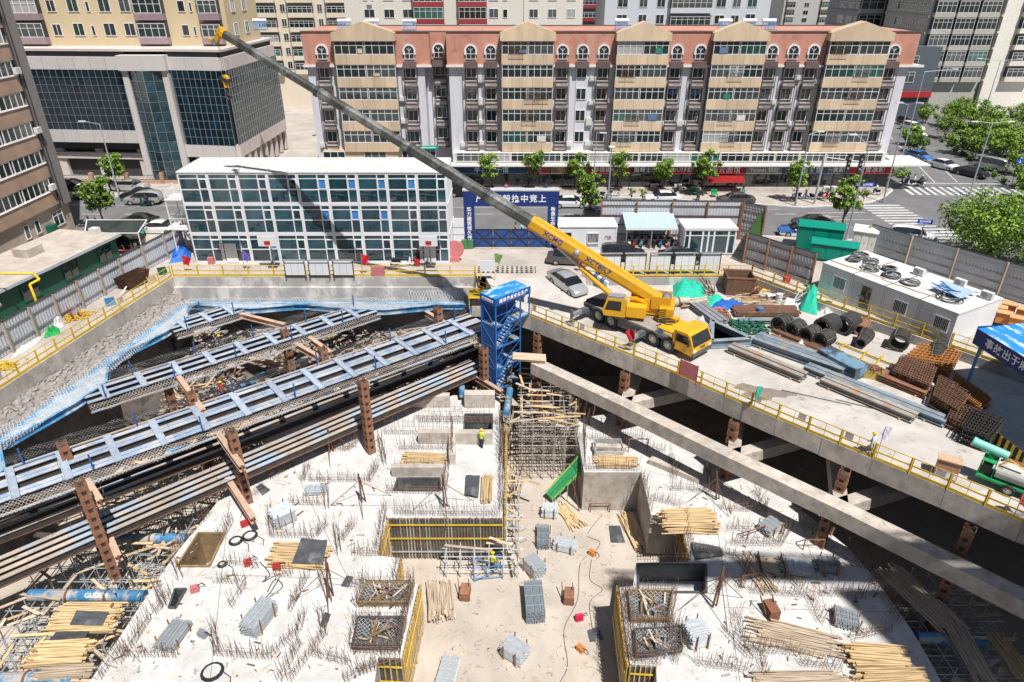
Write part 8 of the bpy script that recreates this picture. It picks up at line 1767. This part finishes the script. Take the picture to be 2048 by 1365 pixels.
for i in range(9):
    p=bs.location+Matrix.Rotation(srz,3,'Z')@Vector((1.5+i*1.0,-2.2,0)); t=thing('crash_barrier','yellow and black striped barrier under the blue work shelter','barrier',p,srz,'striped barriers at the work shelter'); m=MB(); m.b(-.5,.48,-.08,.08,0,.9); m.build('board',BLK,t)
    for k in range(2): m=MB(); m.b(-.4+k*.48,-.18+k*.48,-.1,-.08,.02,.88); m.build('stripe',YEL,t)
# blue white barrier down the ramp
rb3=thing('water_barrier','blue and white striped plastic barrier along the ramp edge','barrier',G(1168,548)); A=Vector((0,0,.0)); B=G(1215,578,-.5)-G(1168,548)
for i in range(7): p=A.lerp(B,i/7); q=A.lerp(B,(i+.95)/7); m=MB(); m.beam(p+Vector((0,0,.35)),q+Vector((0,0,.35)),.25,.7); m.build('block',BLC if i%2 else WFRM,rb3)
# street furniture before the shops
for u,v,lb in ((1308,380,'white air conditioner unit at the black signed shop'),(1355,382,'large white air conditioner unit at the awning shop'),(1652,386,'white air conditioner unit by the red corner shop'),(1664,386,'second white air conditioner unit by the red corner shop')):
    t=thing('air_conditioner',lb,'air conditioner',G(u,v-2,.35)); m=MB(); m.b(-.5,.5,-.2,.2,.0,.75); m.build('casing',WHTD,t); m=MB(); m.tube((-.1,-.2,.38),(-.1,-.24,.38),.27,14); m.build('fan_grille',STEEL,t)
for u,v,lb in ((1386,390,'green plastic tables under the red awning'),(1428,394,'single green plastic chair on the forecourt'),(1442,373,'dark green chair by the awning shop')):
    t=thing('plastic_furniture',lb,'furniture',G(u,v,.125)); m=MB(); m.b(-.4,.4,-.4,.4,.42,.48); m.build('seat',SPG,t)
    for x in (-.36,.3):
        for y in (-.36,.3): m=MB(); m.b(x,x+.06,y,y+.06,0,.42); m.build('leg',SPG,t)
    m=MB(); m.b(-.4,.4,.34,.4,.48,.95); m.build('back',SPG,t)
wsb=thing('menu_board','white menu board standing at the shop steps','menu board',G(1472,376,.3)); m=MB(); m.box((0,0,.7),(1.4,.06,1.1),0,0,-.15); m.build('panel',WHT,wsb); m=MB(); m.beam((-.5,.1,0),(-.5,.25,1.0),.05,.05); m.beam((.5,.1,0),(.5,.25,1.0),.05,.05); m.build('stand',STEEL,wsb)
# more yard goods
def drum(label,u,v,c,r=.3,h=.9,lie=False):
    t=thing('drum',label,'drum',D(u,v),yr.uniform(0,3)); m=MB()
    if lie: m.tube((-h/2,0,r),(h/2,0,r),r,14)
    else: m.tube((0,0,0),(0,0,h),r,14)
    m.build('shell',c,t); m=MB()
    for k in (.05,.35,.65,.95):
        if lie: m.ring((-h/2+h*k-.02,0,r),(-h/2+h*k+.02,0,r),r*1.05,r*.98,14)
        else: m.ring((0,0,h*k-.02),(0,0,h*k+.02),r*1.05,r*.98,14)
    m.build('hoop',STEEL,t)
drum('white plastic drum beside the draped netting',1556,606,WHT); drum('blue plastic drum beside the ring piles',1518,632,BLU,.28,.8); drum('white plastic drum lying by the timber scraps',1540,600,WHT,.28,.9,True); drum('dark oil drum by the low wall',1652,622,DSTL)
for lb,u,v,n,c in (('white plastic pipes leaning up by the netting',1588,612,6,WFRM),('grey pipes leaning at the rusty tank',1428,590,9,RUSTD),('rusty bars strewn before the rusty tank',1500,596,12,RUST)):
    t=thing('pipe_bundle',lb,'pipes',D(u,v)); 
    for k in range(n): m=MB(); a=yr.uniform(-.5,.5); m.tube((yr.uniform(-.5,.3),yr.uniform(-.4,.4),.05),(yr.uniform(.2,1.6)*(-1 if u<1450 else 1),yr.uniform(-.3,.6),yr.uniform(.3,1.9)),.05,6); m.build('pipe',c,t)
for lb,pts,c,h,w in (('crumpled white sacks between the netting and the coils',[(1560,622),(1596,622),(1594,606),(1562,606)],NETW,.6,.5),('brown sacking heap by the timber scraps',[(1505,622),(1550,622),(1548,606),(1508,606)],M('sacking',(.30,.22,.14),.9),.5,.5),('grey crumpled sheet beside the steel frames',[(1395,640),(1420,648),(1424,634),(1400,628)],GREYP,.4,.5),('white paper scraps on the brown sections',[(1590,700),(1612,704),(1610,692),(1592,690)],WHT,.5,.6)): drape('sacking',lb,'sacking',pts,c,h,7,w)
for u,v,L,a,lb in ((1630,796,4.6,-.45,'single thin dark bar lying on the open deck'),(1720,812,3.2,-.5,'grey bar lying beside the steel plate'),(1700,690,2.5,.4,'thin rod lying between the wire coils')):
    t=thing('steel_bar',lb,'steel bar',D(u,v),a); m=MB(); m.tube((-L/2,0,.04),(L/2,0,.04),.03,5); m.build('bar',DSTL,t); m=MB(); m.tube((L/2,0,.04),(L/2+.1,.05,.04),.03,5); m.build('bent_end',DSTL,t)
# ---------------------------------------------------------------- clutter in the pit
cl=thing('slab_debris','small timber offcuts, dust and scraps scattered over the slabs','debris',S(600,1100)); m=MB()
for i in range(900):
    u,v=(pr.uniform(220,800),pr.uniform(880,1365)) if i%2 else (pr.uniform(1300,1830),pr.uniform(930,1365))
    if i%2 and (v-999)/(1357-999)>(439-u)/(439-184) and u<439 and u<439-(v-999)*.71: continue
    if not i%2 and u>1696+(v-1096)*.7: continue
    if i%2 and u>735 and v>1030: continue
    if not i%2 and u<1440 and v>1030: continue
    p=S(u,v)-cl.location; s=pr.uniform(.05,.22); m.box(p+Vector((0,0,.03)),(s*pr.uniform(1,3.2),s*.5,.04),pr.uniform(0,3.1),pr.choice((0,0,1,2)))
m.build('scraps',[TIMBP,RUSTD,M('grey_scrap',(.3,.29,.27),.9)],cl); cl['kind']='stuff'
cl2=thing('aisle_debris','small stones and offcuts scattered on the sandy aisle','debris',A_(1090,1200)); m=MB()
for i in range(350):
    u,v=pr.uniform(880,1235),pr.uniform(1010,1365)
    if u<1010 and v<1170: continue
    p=A_(u,v)-cl2.location; s=pr.uniform(.04,.14); m.box(p+Vector((0,0,.03)),(s*pr.uniform(1,3),s*.6,.05),pr.uniform(0,3.1),pr.choice((0,1,2)))
m.build('scraps',[TIMBP,M('grey_scrap',(.3,.29,.27)),CONC],cl2); cl2['kind']='stuff'
# loose poles leaning everywhere in the centre of the site
for i,(u,v,z,L,lb) in enumerate(((1010,900,ZA,5,'tall poles leaning on the aisle formwork'),(1160,900,ZA,5,'poles leaning on the concrete block beside the scaffold tower'),(1025,1000,ZA,3.5,'boards leaning at the corner of the studded formwork'),(1168,1000,ZA,3.2,'long boards leaning under the green ramp'))):
    t=thing('leaning_poles',lb,'poles',G(u,v,z))
    for k in range(12): m=MB(); x=pr.uniform(-.6,.6); y=pr.uniform(-1.5,1.5); m.beam((x,y,0),(x+pr.uniform(-.7,.7),y+pr.uniform(-.3,.9),L*pr.uniform(.7,1)),.08,.06); m.build('pole',pr.choice((TIMB,TIMBP,RUSTD)),t)
# rebar mats standing above walls at the back of the left slab
rm=thing('rebar_mat','tall rusty rebar mats rising at the back of the left slab','rebar',S(900,860)); m=MB()
for (u0,v0,u1,v1,h) in ((770,870,900,872,2.0),(905,865,905,930,2.2),(1000,850,1003,930,2.6),(830,840,985,842,1.6),(1165,870,1170,935,2.8),(1180,860,1290,880,1.8),(640,870,700,850,1.4)):
    a=S(u0,v0)-rm.location; b=S(u1,v1)-rm.location; n=int((b-a).length/.16)
    for i in range(n):
        p=a.lerp(b,i/n); m.tube(p,p+Vector((pr.gauss(0,.08),pr.gauss(0,.08),h*pr.uniform(.7,1.1))),.014,3,cap=False)
    for z in (.4,.9,1.4): 
        if z<h: m.tube(a+Vector((0,0,z)),b+Vector((0,0,z)),.012,3,cap=False)
m.build('bars',REB,rm); rm['kind']='stuff'
# ---------------------------------------------------------------- unseen crane and tower beside the pit, added to cast shade on the slab
tc=thing('shade_crane','unseen lattice tower crane added beside the pit to shade the slab','crane',(47,5.5,-11.3))
TCY=M('shade_crane_yellow',(.55,.38,.03),.5)
def truss(mb,a,b,w_,n):
    a=Vector(a);b=Vector(b); _,_,d,r,u=mb.frame(a,b); c=[r*w_/2+u*w_/2,r*-w_/2+u*w_/2,r*-w_/2-u*w_/2,r*w_/2-u*w_/2]
    for q in c: mb.beam(a+q,b+q,.16,.16)
    for i in range(n):
        p=a.lerp(b,i/n); s=a.lerp(b,(i+1)/n)
        for k in range(4): mb.beam(p+c[k],s+c[(k+1)%4],.09,.09); mb.beam(p+c[k],p+c[(k+1)%4],.08,.08)
m=MB(); truss(m,(0,0,0),(0,0,58),1.8,30); m.build('mast',TCY,tc); jd=Vector((-1,.04,0)); m=MB(); truss(m,(0,0,58.8),tuple(jd*25+Vector((0,0,58.8))),1.5,17); m.build('jib',TCY,tc); m=MB(); m.beam((0,0,58.1),tuple(jd*25+Vector((0,0,58.1))),1.3,.05); m.build('jib_shade_plate',STEEL,tc); m=MB(); truss(m,(0,0,58.8),tuple(jd*-14+Vector((0,0,58.8))),1.5,9); m.build('counter_jib',TCY,tc); m=MB(); m.box(jd*-13+Vector((0,0,57.6)),(2.4,1.8,2.4)); m.build('counterweight',CONC,tc); m=MB(); m.b(-1,1,-2.6,-1,56.6,58.6); m.build('cab',WHT,tc)  # plate under the jib added to make its shadow a solid band
shade_tower=thing('apartment_tower','unseen grey tower block added behind the drone to shade the slab','building',(51.6,-19.4,0)); m=MB(); m.add([(-14.2,18,0),(12,18,0),(12,-14,0),(-2,-14,0),(-14.2,18,60),(12,18,60),(12,-14,60),(-2,-14,60)],[(3,2,1,0),(4,5,6,7),(4,5,1,0),(5,6,2,1),(6,7,3,2),(7,4,0,3)]); m.build('wall',GREYW,shade_tower)
for k in range(18):
    for x in (-11,-5,1,7): window(shade_tower,(x,18.02,1+k*3.2),2.4,1.6,3,.3,rz=math.pi)
